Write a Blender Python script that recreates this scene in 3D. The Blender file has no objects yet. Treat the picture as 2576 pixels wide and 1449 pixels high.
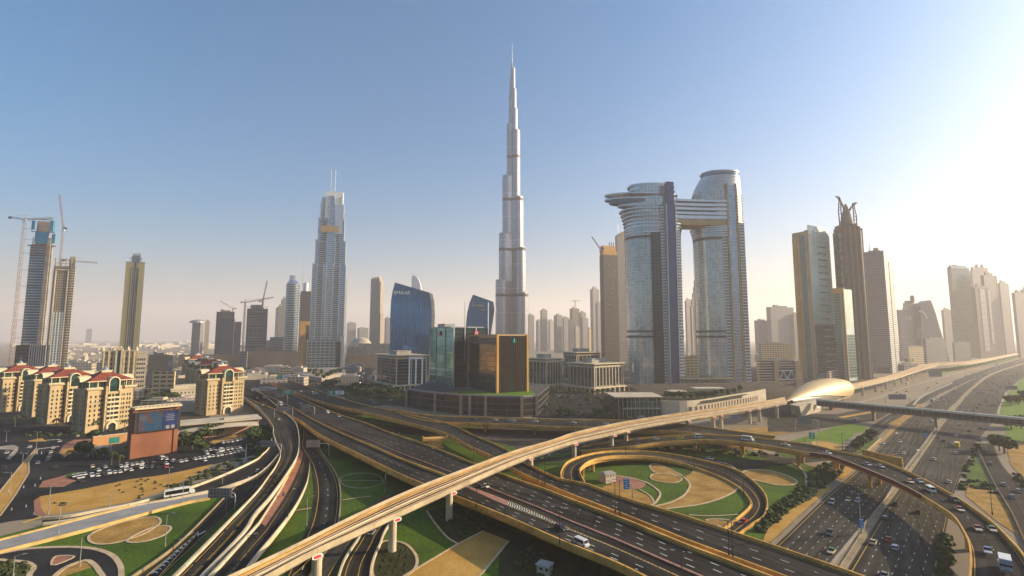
import bpy, bmesh, math, random
from mathutils import Matrix, Vector
R = math.radians
random.seed(7)
SC = bpy.context.scene
COL = SC.collection

# ------------------------------------------------------------------ camera, sky, sun, exposure
CAM_H, FPX, CX, CY, PITCH = 60.0, 1240.0, 1288.0, 724.5, R(5.78)
cam = bpy.data.cameras.new('camera')
cam_o = bpy.data.objects.new('camera', cam); COL.objects.link(cam_o)
cam_o.location = (0, 0, CAM_H); cam_o.rotation_euler = (R(90) + PITCH, 0, 0)
cam.sensor_width = 36; cam.lens = 36 * FPX / 2576; cam.clip_start = 1; cam.clip_end = 60000
SC.camera = cam_o
SUN_AZ, SUN_EL = R(81), R(19)            # azimuth clockwise from +Y
w = bpy.data.worlds.new('World'); SC.world = w; w.use_nodes = True
nt = w.node_tree; bg = nt.nodes['Background']
sky = nt.nodes.new('ShaderNodeTexSky'); sky.sky_type = 'NISHITA'; sky.sun_disc = False
sky.sun_elevation = SUN_EL; sky.sun_rotation = SUN_AZ
sky.altitude = 50; sky.air_density = 1.1; sky.dust_density = 4.2; sky.ozone_density = 5.5
hs = nt.nodes.new('ShaderNodeHueSaturation'); hs.inputs['Saturation'].default_value = 1.45; hs.inputs['Hue'].default_value = .489
nt.links.new(sky.outputs[0], hs.inputs['Color']); nt.links.new(hs.outputs[0], bg.inputs[0]); bg.inputs[1].default_value = 0.10
sun = bpy.data.lights.new('sun', 'SUN'); sun.energy = 5.0; sun.angle = R(0.5); sun.color = (1, .80, .52)
sun_o = bpy.data.objects.new('sun', sun); COL.objects.link(sun_o)
sd = Vector((math.sin(SUN_AZ) * math.cos(SUN_EL), math.cos(SUN_AZ) * math.cos(SUN_EL), math.sin(SUN_EL)))
sun_o.rotation_euler = (-sd).to_track_quat('-Z', 'Y').to_euler(); sun_o.location = sd * 500 + Vector((0, 0, 60))
SC.view_settings.view_transform = 'Standard'; SC.view_settings.look = 'None'
SC.view_settings.exposure = 1.0; SC.view_settings.gamma = 1
SC.render.engine = 'CYCLES'
SC.cycles.use_denoising = True
SC.cycles.max_bounces = 6; SC.cycles.volume_bounces = 2; SC.cycles.transparent_max_bounces = 6
SC.cycles.sample_clamp_indirect = 6

# ------------------------------------------------------------------ pixel <-> place (reading the survey photograph)
cp, sp_ = math.cos(PITCH), math.sin(PITCH)
def ray(x, y):
    u, v = (x - CX) / FPX, (CY - y) / FPX
    return Vector((u, cp - v * sp_, sp_ + v * cp))
def gp(x, y, z=0.0):                      # the place at height z seen at picture point x, y
    d = ray(x, y); t = (z - CAM_H) / d.z
    return Vector((d.x * t, d.y * t, z))
def ad(x, y, D):                          # the place at forward distance D
    d = ray(x, y); t = D / d.y
    return Vector((d.x * t, D, CAM_H + d.z * t))
def T(t, X, Y):                           # tile coordinates (quarter tiles) -> picture point
    return (644 * int(t[1]) + X / 4, {'B': 1086.75, 'M': 724.5, 'U': 362.25}[t[0]] + Y / 4)
def tg(t, X, Y, z=0.0):
    return gp(*T(t, X, Y), z)
def tl(s, z=0.0):                         # 'B0 10,20 30,40 M1 5,6' -> list of picture points
    out, t = [], None
    for w_ in s.split():
        if ',' in w_:
            a, b = w_.split(','); out.append(T(t, float(a), float(b)))
        else: t = w_
    return out
def tw(s, z=0.0):
    return [gp(x, y, z) for x, y in tl(s)]

# ------------------------------------------------------------------ mesh building
class MB:
    def __init__(s): s.v = []; s.f = []; s.uv = []; s.m = []
    def face(s, pts, mi=0, uv=None):
        b = len(s.v); s.v += [tuple(p) for p in pts]; s.f.append(tuple(range(b, b + len(pts))))
        s.uv.append(uv or [(p[0], p[1]) for p in pts]); s.m.append(mi)
    def prism(s, poly, z0, z1, mi=0, top=None, bottom=False, u0=0, poly2=None):
        """vertical walls round a counter-clockwise plan; z may be numbers; poly2 is the plan at the top"""
        p2 = poly2 or poly; n = len(poly); u = u0
        for i in range(n):
            a, b = poly[i], poly[(i + 1) % n]; c, d = p2[(i + 1) % n], p2[i]
            L = math.hypot(b[0] - a[0], b[1] - a[1])
            s.face([(a[0], a[1], z0), (b[0], b[1], z0), (c[0], c[1], z1), (d[0], d[1], z1)], mi,
                   [(u, z0), (u + L, z0), (u + L, z1), (u, z1)]); u += L
        s.face([(p[0], p[1], z1) for p in p2], mi if top is None else top, [(-3.3, .05)] * n if top is None else None)
        if bottom: s.face([(p[0], p[1], z0) for p in reversed(poly)], mi)
    def box(s, x, y, z, sx, sy, sz, rot=0, mi=0, top=None, bottom=True):
        """centre x, y; bottom z"""
        c, n = math.cos(rot), math.sin(rot)
        P = [(x + a * c - b * n, y + a * n + b * c) for a, b in ((-sx/2, -sy/2), (sx/2, -sy/2), (sx/2, sy/2), (-sx/2, sy/2))]
        s.prism(P, z, z + sz, mi, top if top is not None else mi, bottom)
    def bar(s, a, b, r, n=6, mi=0, r2=None, caps=True):
        a, b = Vector(a), Vector(b); d = (b - a)
        if d.length < 1e-6: return
        q = d.to_track_quat('Z', 'Y'); r2 = r if r2 is None else r2
        A = [a + q @ Vector((r * math.cos(2*math.pi*i/n), r * math.sin(2*math.pi*i/n), 0)) for i in range(n)]
        B = [b + q @ Vector((r2 * math.cos(2*math.pi*i/n), r2 * math.sin(2*math.pi*i/n), 0)) for i in range(n)]
        for i in range(n):
            j = (i + 1) % n; s.face([A[i], A[j], B[j], B[i]], mi)
        if caps: s.face(B, mi); s.face(A[::-1], mi)
    def lathe(s, prof, x=0, y=0, n=16, mi=0, sx=1, sy=1):
        for (r0, z0), (r1, z1) in zip(prof, prof[1:]):
            for i in range(n):
                t0, t1 = 2*math.pi*i/n, 2*math.pi*(i+1)/n
                P = [(x + r*math.cos(t)*sx, y + r*math.sin(t)*sy, z) for r, t, z in ((r0,t0,z0),(r0,t1,z0),(r1,t1,z1),(r1,t0,z1))]
                u0, u1 = r0 * t0, r0 * t1
                if r1 < 1e-4: P = P[:3]; s.face(P, mi, [(u0,z0),(u1,z0),(u1,z1)])
                elif r0 < 1e-4: s.face([P[0], P[2], P[3]], mi, [(u0,z0),(u1,z1),(u0,z1)])
                else: s.face(P, mi, [(u0,z0),(u1,z0),(u1,z1),(u0,z1)])
    def build(s, name, mats, parent=None, loc=None, smooth=False, rotz=0):
        me = bpy.data.meshes.new(name); me.from_pydata(s.v, [], s.f)
        if not isinstance(mats, (list, tuple)): mats = [mats]
        for m in mats: me.materials.append(m)
        lay = me.uv_layers.new(name='UVMap')
        flat = [c for f in s.uv for p in f for c in p]
        lay.data.foreach_set('uv', flat)
        me.polygons.foreach_set('material_index', s.m)
        if smooth:
            bm = bmesh.new(); bm.from_mesh(me); bmesh.ops.remove_doubles(bm, verts=bm.verts, dist=.002)
            for f in bm.faces: f.smooth = True
            for e in bm.edges:
                if len(e.link_faces) == 2 and e.calc_face_angle(0) > R(38): e.smooth = False
            bm.to_mesh(me); bm.free()
        me.update()
        o = bpy.data.objects.new(name, me); COL.objects.link(o)
        if parent is not None:
            o.parent = parent
        if loc is not None: o.location = loc
        if rotz: o.rotation_euler.z = rotz
        return o
    def world(s, name, mats, parent=None, smooth=False):
        """vertices are world places; parent is an Empty placed without turning"""
        o = s.build(name, mats, parent, smooth=smooth)
        if parent is not None: o.matrix_parent_inverse = Matrix.Translation(-parent.location)
        return o

def thing(name, label, cat, loc=(0, 0, 0), rotz=0, group=None):
    o = bpy.data.objects.new(name, None); COL.objects.link(o); o.empty_display_size = 1
    o.location = loc; o.rotation_euler = (0, 0, rotz); o['label'] = label; o['category'] = cat
    if group: o['group'] = group
    return o
def tag(o, label, cat, group=None):
    o['label'] = label; o['category'] = cat
    if group: o['group'] = group
    return o
def struct(o, kind='structure', label=None):
    o['kind'] = kind
    if label: o['label'] = label
    return o
def copy_tree(o, parent=None):
    c = o.copy(); COL.objects.link(c); c.parent = parent
    for ch in o.children: copy_tree(ch, c)
    return c
ORD = ['', 'first', 'second', 'third', 'fourth', 'fifth', 'sixth', 'seventh', 'eighth', 'ninth', 'tenth', 'eleventh', 'twelfth',
       'thirteenth', 'fourteenth', 'fifteenth', 'sixteenth', 'seventeenth', 'eighteenth', 'nineteenth', 'twentieth'] + \
      ['twenty-' + a for a in ('first','second','third','fourth','fifth','sixth','seventh','eighth','ninth')] + \
      ['thirtieth'] + ['thirty-' + a for a in ('first','second','third','fourth','fifth','sixth','seventh','eighth','ninth')]

# ------------------------------------------------------------------ materials
def mat(name, col, rough=.7, metal=0, amt=.18, scale=.15, col2=None, spec=.2, detail=4, fine=0, finea=.35, streak=False):
    m = bpy.data.materials.new(name); m.use_nodes = True; n = m.node_tree; b = n.nodes['Principled BSDF']
    b.inputs['Roughness'].default_value = rough; b.inputs['Metallic'].default_value = metal
    b.inputs['Specular IOR Level'].default_value = spec
    if amt:
        g = n.nodes.new('ShaderNodeNewGeometry'); no = n.nodes.new('ShaderNodeTexNoise')
        no.inputs['Scale'].default_value = scale; no.inputs['Detail'].default_value = detail
        n.links.new(g.outputs['Position'], no.inputs['Vector'])
        r = n.nodes.new('ShaderNodeValToRGB'); r.color_ramp.elements[0].position = .32; r.color_ramp.elements[1].position = .68
        c2 = col2 or tuple(c * (1 - amt * 1.6) for c in col)
        c1 = col if col2 else tuple(min(1, c * (1 + amt)) for c in col)
        r.color_ramp.elements[0].color = (*c2, 1); r.color_ramp.elements[1].color = (*c1, 1)
        n.links.new(no.outputs[0], r.inputs[0]); out = r.outputs[0]
        if fine:
            # worn blotches and a fine grain over the broad variation
            n2 = n.nodes.new('ShaderNodeTexNoise'); n2.inputs['Scale'].default_value = scale * fine; n2.inputs['Detail'].default_value = 10; n2.inputs['Roughness'].default_value = .75
            n.links.new(g.outputs['Position'], n2.inputs['Vector']); mr = n.nodes.new('ShaderNodeMapRange'); mr.inputs[1].default_value = .3; mr.inputs[2].default_value = .7; mr.inputs[3].default_value = 1 - finea; mr.inputs[4].default_value = 1 + finea
            n.links.new(n2.outputs[0], mr.inputs[0]); mx = n.nodes.new('ShaderNodeMix'); mx.data_type = 'RGBA'; mx.blend_type = 'MULTIPLY'; mx.inputs[0].default_value = 1
            n.links.new(out, mx.inputs[6]); n.links.new(mr.outputs[0], mx.inputs[7]); out = mx.outputs[2]
        if streak:
            # tyre-polished wheel paths along the road and joints across it, in the metres of the road's own map
            uv = n.nodes.new('ShaderNodeUVMap'); mp = n.nodes.new('ShaderNodeMapping'); mp.inputs['Scale'].default_value = (.45, .010, 1); n3 = n.nodes.new('ShaderNodeTexNoise'); n3.inputs['Scale'].default_value = 1; n3.inputs['Detail'].default_value = 5
            n.links.new(uv.outputs[0], mp.inputs[0]); n.links.new(mp.outputs[0], n3.inputs['Vector']); mr = n.nodes.new('ShaderNodeMapRange'); mr.inputs[1].default_value = .35; mr.inputs[2].default_value = .65; mr.inputs[3].default_value = .5; mr.inputs[4].default_value = 1.5
            n.links.new(n3.outputs[0], mr.inputs[0]); sx = n.nodes.new('ShaderNodeSeparateXYZ'); n.links.new(uv.outputs[0], sx.inputs[0])
            d = n.nodes.new('ShaderNodeMath'); d.operation = 'DIVIDE'; d.inputs[1].default_value = 27; n.links.new(sx.outputs[1], d.inputs[0]); fr = n.nodes.new('ShaderNodeMath'); fr.operation = 'FRACT'; n.links.new(d.outputs[0], fr.inputs[0])
            lt = n.nodes.new('ShaderNodeMath'); lt.operation = 'GREATER_THAN'; lt.inputs[1].default_value = .018; n.links.new(fr.outputs[0], lt.inputs[0]); mm = n.nodes.new('ShaderNodeMapRange'); mm.inputs[3].default_value = .45; mm.inputs[4].default_value = 1; n.links.new(lt.outputs[0], mm.inputs[0])
            mu = n.nodes.new('ShaderNodeMath'); mu.operation = 'MULTIPLY'; n.links.new(mr.outputs[0], mu.inputs[0]); n.links.new(mm.outputs[0], mu.inputs[1])
            mx = n.nodes.new('ShaderNodeMix'); mx.data_type = 'RGBA'; mx.blend_type = 'MULTIPLY'; mx.inputs[0].default_value = 1; n.links.new(out, mx.inputs[6]); n.links.new(mu.outputs[0], mx.inputs[7]); out = mx.outputs[2]
        n.links.new(out, b.inputs['Base Color'])
    else: b.inputs['Base Color'].default_value = (*col, 1)
    return m
def facade(name, glass, frame, fh=3.6, mw=1.6, sp=.3, mf=.12, rough=.12, metal=.5, var=.35, frough=.6, fmetal=0):
    """walls drawn in metres along u and up v: floor bands, mullions and panes that differ a little"""
    m = bpy.data.materials.new(name); m.use_nodes = True; n = m.node_tree; L = n.links.new; N = n.nodes.new
    b = n.nodes['Principled BSDF']
    def M(op, a, c=None):
        k = N('ShaderNodeMath'); k.operation = op
        for i, q in enumerate((a, c)):
            if q is None: continue
            if isinstance(q, (int, float)): k.inputs[i].default_value = q
            else: L(q, k.inputs[i])
        return k.outputs[0]
    uv = N('ShaderNodeUVMap'); s = N('ShaderNodeSeparateXYZ'); L(uv.outputs[0], s.inputs[0])
    u = M('DIVIDE', s.outputs[0], mw); v = M('DIVIDE', s.outputs[1], fh)
    mask = M('MAXIMUM', M('LESS_THAN', M('FRACT', v), sp), M('LESS_THAN', M('FRACT', u), mf))
    c = N('ShaderNodeCombineXYZ'); L(M('FLOOR', u), c.inputs[0]); L(M('FLOOR', v), c.inputs[1])
    wn = N('ShaderNodeTexWhiteNoise'); wn.noise_dimensions = '2D'; L(c.outputs[0], wn.inputs['Vector'])
    g = N('ShaderNodeNewGeometry'); no = N('ShaderNodeTexNoise'); no.inputs['Scale'].default_value = .03
    L(g.outputs['Position'], no.inputs['Vector'])
    f = M('ADD', M('MULTIPLY', wn.outputs[0], var), M('ADD', M('MULTIPLY', no.outputs[0], .6), .7 - var / 2))
    x1 = N('ShaderNodeMix'); x1.data_type = 'RGBA'; x1.blend_type = 'MULTIPLY'; x1.inputs[0].default_value = 1
    x1.inputs[6].default_value = (*glass, 1); L(f, x1.inputs[7])
    x2 = N('ShaderNodeMix'); x2.data_type = 'RGBA'; L(mask, x2.inputs[0]); L(x1.outputs[2], x2.inputs[6]); x2.inputs[7].default_value = (*frame, 1)
    L(x2.outputs[2], b.inputs['Base Color'])
    inv = M('SUBTRACT', 1, mask)
    L(M('ADD', M('MULTIPLY', inv, metal), M('MULTIPLY', mask, fmetal)), b.inputs['Metallic'])
    L(M('ADD', M('MULTIPLY', inv, rough), M('MULTIPLY', mask, frough)), b.inputs['Roughness'])
    # panes are never perfectly flat
    bp = N('ShaderNodeBump'); bp.inputs['Strength'].default_value = .05; bp.inputs['Distance'].default_value = .3
    L(M('ADD', wn.outputs[0], M('MULTIPLY', mask, .8)), bp.inputs['Height']); L(bp.outputs[0], b.inputs['Normal'])
    return m
# ------------------------------------------------------------------ material set
M_ = dict(
 asphalt=mat('asphalt', (.034,.031,.027), .85, spec=.06, amt=.28, scale=.05, detail=8, fine=14, finea=.2, streak=True),
 asphalt_old=mat('asphalt_worn', (.054,.049,.040), .85, spec=.06, amt=.25, scale=.06, detail=8, fine=14, finea=.2, streak=True),
 street=mat('street_asphalt', (.028,.029,.030), .9, spec=.05, amt=.3, scale=.05, detail=8, fine=14, finea=.25),
 white=mat('road_paint_white', (.62,.62,.58), .6, amt=.2, scale=.5),
 yellow=mat('road_paint_yellow', (.60,.36,.05), .6, amt=.2, scale=.5),
 parapet=mat('parapet_concrete', (.60,.34,.085), .8, amt=.22, scale=.12, detail=8, fine=8, finea=.25),
 girder=mat('girder_concrete', (.54,.29,.065), .8, amt=.22, scale=.1, fine=8, finea=.25),
 cream=mat('viaduct_concrete', (.56,.475,.335), .65, amt=.14, scale=.12, fine=9, finea=.15),
 vparapet=mat('viaduct_parapet', (.43,.345,.225), .75, amt=.16, scale=.12, fine=9, finea=.2),
 trackbed=mat('track_bed', (.14,.08,.034), .85, amt=.22, scale=.3, fine=9, finea=.4),
 rail=mat('rail_steel', (.62,.42,.22), .35, .6, amt=.1),
 grass=mat('lawn', (.075,.138,.008), .9, amt=.3, scale=.05, col2=(.042,.072,.007), spec=.15, detail=9, fine=18, finea=.6),
 grass_bright=mat('lawn_bright', (.12,.21,.008), .9, amt=.3, scale=.06, col2=(.07,.14,.008), spec=.15, detail=9, fine=18, finea=.35),
 sand=mat('dry_sand', (.50,.30,.085), .95, amt=.2, scale=.10, col2=(.38,.205,.042), spec=.1, detail=9, fine=14, finea=.3),
 straw=mat('dry_planting', (.40,.245,.075), .95, amt=.2, scale=.16, col2=(.25,.14,.032), spec=.1, detail=9, fine=9, finea=.45),
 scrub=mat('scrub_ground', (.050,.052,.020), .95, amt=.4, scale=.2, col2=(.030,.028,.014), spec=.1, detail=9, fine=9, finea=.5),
 soil=mat('brown_soil', (.085,.068,.05), .95, amt=.3, scale=.12, spec=.1, detail=8),
 desert=mat('city_ground', (.31,.25,.175), .95, amt=.3, scale=.004, col2=(.20,.165,.12), spec=.1, detail=10),
 paving=mat('red_paving', (.33,.15,.095), .85, amt=.18, scale=.3),
 palepave=mat('pale_paving', (.36,.31,.25), .85, amt=.2, scale=.15),
 kerb=mat('kerb_stone', (.50,.38,.24), .8, amt=.12, scale=.4),
 median=mat('median_concrete', (.27,.215,.135), .85, amt=.16, scale=.2),
 greyslab=mat('grey_slab', (.27,.265,.26), .85, amt=.12, scale=.2),
 metal=mat('galvanised_steel', (.36,.36,.36), .45, .6, amt=.08),
 darkmetal=mat('dark_post', (.045,.04,.04), .5, .3, amt=.1),
 redpaint=mat('red_board', (.55,.06,.055), .5, amt=.05),
 maroon=mat('maroon_banner', (.16,.022,.03), .6, amt=.1),
 whitepaint=mat('white_paint', (.8,.8,.78), .5, amt=.04),
 signgreen=mat('sign_green', (.0,.30,.17), .4, amt=.04),
 signblue=mat('sign_blue', (.02,.22,.55), .4, amt=.04),
 signback=mat('sign_back', (.20,.19,.20), .5, .3, amt=.08),
 leaf=mat('leaves', (.070,.105,.026), .8, amt=.5, scale=.5, col2=(.020,.036,.010), spec=.2),
 leaf2=mat('leaves_olive', (.085,.095,.030), .8, amt=.5, scale=.6, col2=(.035,.045,.014), spec=.2),
 trunk=mat('bark', (.13,.09,.055), .9, amt=.2, scale=2),
)

# ------------------------------------------------------------------ ground
gb = MB(); nX = 60
S_ = 14000
gb.face([(-S_, -400, 0), (S_, -400, 0), (S_, 2*S_, 0), (-S_, 2*S_, 0)])
ground = struct(gb.build('ground', M_['desert']))
LAYER = [0.01]
def patch(name, pts, m, z=None, parent=None):
    """a flat sheet a little above the sheet below it"""
    if z is None: LAYER[0] += .004; z = LAYER[0]
    b = MB(); P = [(p[0], p[1], z) for p in pts]
    A = sum(P[i][0]*P[(i+1) % len(P)][1] - P[(i+1) % len(P)][0]*P[i][1] for i in range(len(P)))
    b.face(P if A > 0 else P[::-1])
    o = b.build(name, m)
    bm = bmesh.new(); bm.from_mesh(o.data); bmesh.ops.triangulate(bm, faces=bm.faces); bm.to_mesh(o.data); bm.free()
    if parent: o.parent = parent
    return o
def smooth(P, n=40, closed=False):
    """Catmull-Rom through the points, resampled evenly"""
    P = [Vector(p) for p in P]; out = []
    m = len(P); seg = m if closed else m - 1
    for i in range(seg):
        if closed: a, b, c, d = P[i-1], P[i], P[(i+1) % m], P[(i+2) % m]
        else: a, b, c, d = P[max(i-1, 0)], P[i], P[i+1], P[min(i+2, m-1)]
        for k in range(12):
            t = k / 12
            out.append(.5*((2*b) + (c-a)*t + (2*a-5*b+4*c-d)*t*t + (-a+3*b-3*c+d)*t*t*t))
    if not closed: out.append(P[-1])
    L = [0]
    for a, b in zip(out, out[1:]): L.append(L[-1] + (b-a).length)
    res = []; j = 0
    for k in range(n + 1):
        s = L[-1] * k / n
        while j < len(L) - 2 and L[j+1] < s: j += 1
        t = (s - L[j]) / max(1e-9, L[j+1] - L[j]); res.append(out[j].lerp(out[j+1], min(1, t)))
    return res
def tz(s, z=0.0):
    """'B1 10,20,6.5 30,40' -> places, the height given last stays until changed"""
    out, t = [], None
    for q in s.split():
        if ',' in q:
            v = [float(a) for a in q.split(',')]
            if len(v) > 2: z = v[2]
            out.append(gp(*T(t, v[0], v[1]), z))
        else: t = q
    return out
def blob(s, m, name, n=48, kerb=0, closed=True):
    P = smooth(tz(s), n, closed)[:-1]
    o = struct(patch(name, P, m))
    if kerb: kerbline(P, kerb, o)
    return o
def kerbline(P, wd, parent=None, closed=True, name='kerb', h=.12):
    b = MB(); n = len(P); Q = [Vector((p[0], p[1], 0)) for p in P]
    def nrm(i):
        a = Q[(i-1) % n] if closed or i else Q[i]; c = Q[(i+1) % n] if closed or i < n-1 else Q[i]
        d = (c-a).normalized(); return Vector((-d.y, d.x, 0)) * wd/2
    z = LAYER[0]
    for i in range(n if closed else n-1):
        j = (i+1) % n; a, c = Q[i], Q[j]; na, nc = nrm(i), nrm(j); up = Vector((0, 0, z+h)); lo = Vector((0, 0, z-.004))
        b.face([a+na+up, a-na+up, c-nc+up, c+nc+up]); b.face([a-na+lo, c-nc+lo, c-nc+up, a-na+up]); b.face([c+nc+lo, a+na+lo, a+na+up, c+nc+up])
    o = b.build(name, M_['kerb'])
    if parent: o.parent = parent
    else: struct(o)
    return o

# --- ribbons between two traced edges
def rib_pts(L, Rr, f, dz=0):
    return [a.lerp(b, f) + Vector((0, 0, dz)) for a, b in zip(L, Rr)]
def strip(b, A, B, mi=0):
    u = 0
    for i in range(len(A)-1):
        l = (A[i+1]-A[i]).length
        w0, w1 = (B[i]-A[i]).length, (B[i+1]-A[i+1]).length
        b.face([A[i], B[i], B[i+1], A[i+1]], mi, [(0, u), (w0, u), (w1, u+l), (0, u+l)]); u += l
def line(b, L, Rr, f, wd, mi, dz, dash=0, gap=0, i0=0, i1=None):
    P = rib_pts(L, Rr, f, dz); Q = [(Rr[i]-L[i]).normalized()*wd/2 for i in range(len(P))]
    if not dash:
        strip(b, [p-q for p, q in zip(P, Q)][i0:i1], [p+q for p, q in zip(P, Q)][i0:i1], mi); return
    s = 0; nxt = 0
    for i in range(i0, (i1 or len(P)) - 1):
        l = (P[i+1]-P[i]).length
        while nxt < s + l:
            t = (nxt - s)/l; t2 = min(1.0, (nxt + dash - s)/l)
            a, c = P[i].lerp(P[i+1], t), P[i].lerp(P[i+1], t2); b.face([a-Q[i], a+Q[i], c+Q[i], c-Q[i]], mi)
            nxt += dash + gap
        s += l
def wall(b, E, inn, th, ztop, zbot, mi=0):
    """a parapet on edge E (places at its outer top line); inn = unit vectors towards the road"""
    for i in range(len(E)-1):
        a, c = E[i], E[i+1]; ai, ci = a + inn[i]*th, c + inn[i+1]*th
        def z(p, q): return Vector((p.x, p.y, q))
        za, zc = a.z + ztop, c.z + ztop; ba, bc = (max(.02, a.z + zbot), max(.02, c.z + zbot)) if zbot is not None else (0, 0)
        b.face([z(a,za), z(c,zc), z(ci,zc), z(ai,za)], mi)
        b.face([z(a,ba), z(c,bc), z(c,zc), z(a,za)], mi); b.face([z(ci,bc), z(ai,ba), z(ai,za), z(ci,zc)], mi)
        if zbot is not None: b.face([z(ai,ba), z(ci,bc), z(c,bc), z(a,ba)], mi)
        if i == 0: b.face([z(a,ba), z(a,za), z(ai,za), z(ai,ba)], mi)
        if i == len(E)-2: b.face([z(ci,bc), z(ci,zc), z(c,zc), z(c,bc)], mi)
DECKS = {}
def deck(name, label, Ls, Rs, z=6.9, n=60, lanes=(), ph=.9, depth=1.7, piers=(), ground_level=False, surf='asphalt', pm='parapet',
         edge_lines=(.06, .94), pth=.5, cat='flyover', walls=(1, 1), dashw=.2, dash=(2.2, 5.5)):
    L, Rr = smooth(tz(Ls, z), n), smooth(tz(Rs, z), n)
    inn = [(b-a).normalized() for a, b in zip(L, Rr)]
    for v in inn: v.z = 0
    sL = [a + Vector((0, 0, -ph)) for a in L]; sR = [a + Vector((0, 0, -ph)) for a in Rr]
    for p in sL + sR: p.z = max(p.z, .05)
    mid = L[n//2].lerp(Rr[n//2], .5)
    root = thing(name, label, cat, (mid.x, mid.y, 0)) if not ground_level else None
    b = MB(); strip(b, sL, sR, 0)
    for f in lanes: line(b, sL, sR, f, dashw, 1, .006, *dash)
    for f in edge_lines: line(b, sL, sR, f, dashw, 2, .006)
    if ground_level:
        o = struct(b.world(name, [M_[surf], M_['white'], M_['yellow']])); root = o
    else: b.world('road_surface', [M_[surf], M_['white'], M_['yellow']], root)
    if not ground_level:
        g = MB()
        A = [p + i_*1.2 + Vector((0,0,-.5)) for p, i_ in zip(sL, inn)]; B = [p - i_*1.2 + Vector((0,0,-.5)) for p, i_ in zip(sR, inn)]
        A2 = [Vector((p.x, p.y, max(.03, p.z - depth + .5))) for p in A]; B2 = [Vector((p.x, p.y, max(.03, p.z - depth + .5))) for p in B]
        strip(g, B2, A2); strip(g, A2, A); strip(g, B, B2)
        oL = [p + Vector((0,0,-.35)) for p in sL]; oR = [p + Vector((0,0,-.35)) for p in sR]
        strip(g, A, oL); strip(g, oR, B)
        g.world('girder', M_['girder'], root)
    for k, (E, sgn) in enumerate(((L, 1), (Rr, -1))):
        if not walls[k]: continue
        pb = MB(); wall(pb, E, [v*sgn for v in inn], pth, 0, -ph - (.55 if not ground_level else .9))
        # a thin cap that overhangs
        if ground_level:
            o = pb.world('parapet', M_[pm]); o.parent = root
        else: pb.world('parapet', M_[pm], root)
    for f in piers:
        i = int(f*n); p = L[i].lerp(Rr[i], .5); top = p.z - ph - depth
        if top < 1.0: continue
        wv = (Rr[i]-L[i]); wl = wv.length; wv = wv.normalized(); rz = math.atan2(wv.y, wv.x)
        q = MB()
        for s in ((-.22, .22) if wl > 9 else (0,)):
            c = p + wv*wl*s
            q.lathe([(.75, 0), (.75, top*.72), (1.15, top + .02)], c.x, c.y, 12)
        q.box(p.x, p.y, top - .55, wl*.62, 1.7, .6, rz)
        q.world('pier', M_['girder'], root)
    DECKS[name] = (sL, sR, inn, root)
    return root
# ------------------------------------------------------------------ ground cover of the interchange
def area(name, s, m, n=None):
    return struct(patch(name, tz(s), m))
area('city_blocks_ground', 'M0 -400,1449 -400,1100 1700,1000 2500,700 M1 600,640 2576,720 M2 800,700 2576,800 M3 500,800 1100,900 700,1130 M3 200,1300 M2 1200,1290 M1 2576,1280 M1 1000,1130 M1 0,880 M0 2400,1090 M0 1900,1449 B0 1300,200', M_['soil'])
area('lawn', 'B0 -400,1900 -400,1150 1300,720 2500,360 M1 100,1440 M1 600,1230 M1 2000,1330 M2 600,1390 M2 1800,1449 B2 2400,190 B3 300,290 B3 620,420 B3 0,1090 B2 2576,1500 B2 2576,2200 B0 800,2300', M_['grass'])
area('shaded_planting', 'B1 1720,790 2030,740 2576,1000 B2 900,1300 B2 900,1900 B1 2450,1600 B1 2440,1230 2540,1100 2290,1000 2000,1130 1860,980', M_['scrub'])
area('earth_strip', 'M1 1000,1350 1900,1440 2576,1380 M2 1000,1420 B2 1000,150 B2 560,200 B2 300,240 B1 2400,100 B1 1500,-20', M_['soil'])
area('street_pavement', 'B0 -300,600 -300,-100 M0 1900,1449 B0 2576,-60 B0 2540,60 2576,230 2480,250 2130,330 1700,420 900,560 400,660 330,830 430,860 100,900 -300,980', M_['street'])
area('car_court', 'M2 170,1075 300,1020 1100,1040 1090,1180 1080,1315 260,1312', M_['street'])
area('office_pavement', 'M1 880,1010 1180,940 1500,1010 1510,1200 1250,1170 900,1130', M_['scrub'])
LAYER[0] = .06
sandlot = area('sand_lot', 'B0 400,650 900,562 1300,478 1700,425 2140,322 2060,385 1850,490 1650,595 1300,700 900,780 450,842 412,760', M_['sand'])
area('red_pavement', 'B0 390,560 430,495 640,440 760,405 700,470 770,490 640,552', M_['paving'])
area('red_pavement', 'B0 340,690 400,655 412,760 470,842 380,832 345,790', M_['paving'])
area('red_pavement', 'B0 640,130 740,80 930,70 860,150 640,250 590,210', M_['paving'])
area('sand_border', 'B0 610,190 780,130 860,160 700,210 650,260', M_['sand'])
med_street = area('street_median', 'B0 0,850 -80,700 200,350 360,170 378,180 290,300 290,410 150,640', M_['sand'])
kerbline(tz('B0 0,850 -80,700 200,350 360,170 378,180 290,300 290,410 150,640'), .5, med_street)
area('street_island', 'B0 280,90 420,60 470,95 300,100', M_['sand'])
area('street_island', 'B0 -20,150 130,130 185,150 180,190 100,280 60,270 140,180 -20,175', M_['palepave'])
area('lot_kerb_bed', 'B0 660,440 720,410 860,400 780,460 680,470', M_['grass'])
area('sand_bank', 'B0 2130,90 2480,0 2495,50 2240,95 2080,140', M_['sand'])
for k, q in enumerate(('B0 890,1070 930,1020 1100,950 1350,880 1560,860 1615,905 1560,960 1420,1040 1200,1110 1020,1135 920,1115',
          'B0 1275,1095 1400,1020 1560,955 1680,950 1718,975 1650,1040 1500,1095 1350,1118')):
    blob(q, M_['straw'], 'dry_flower_bed', 44, .7)
blob('B2 1385,350 1420,320 1520,345 1640,400 1710,445 1560,425 1440,410', M_['straw'], 'dry_flower_bed', 40, .6)
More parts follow.
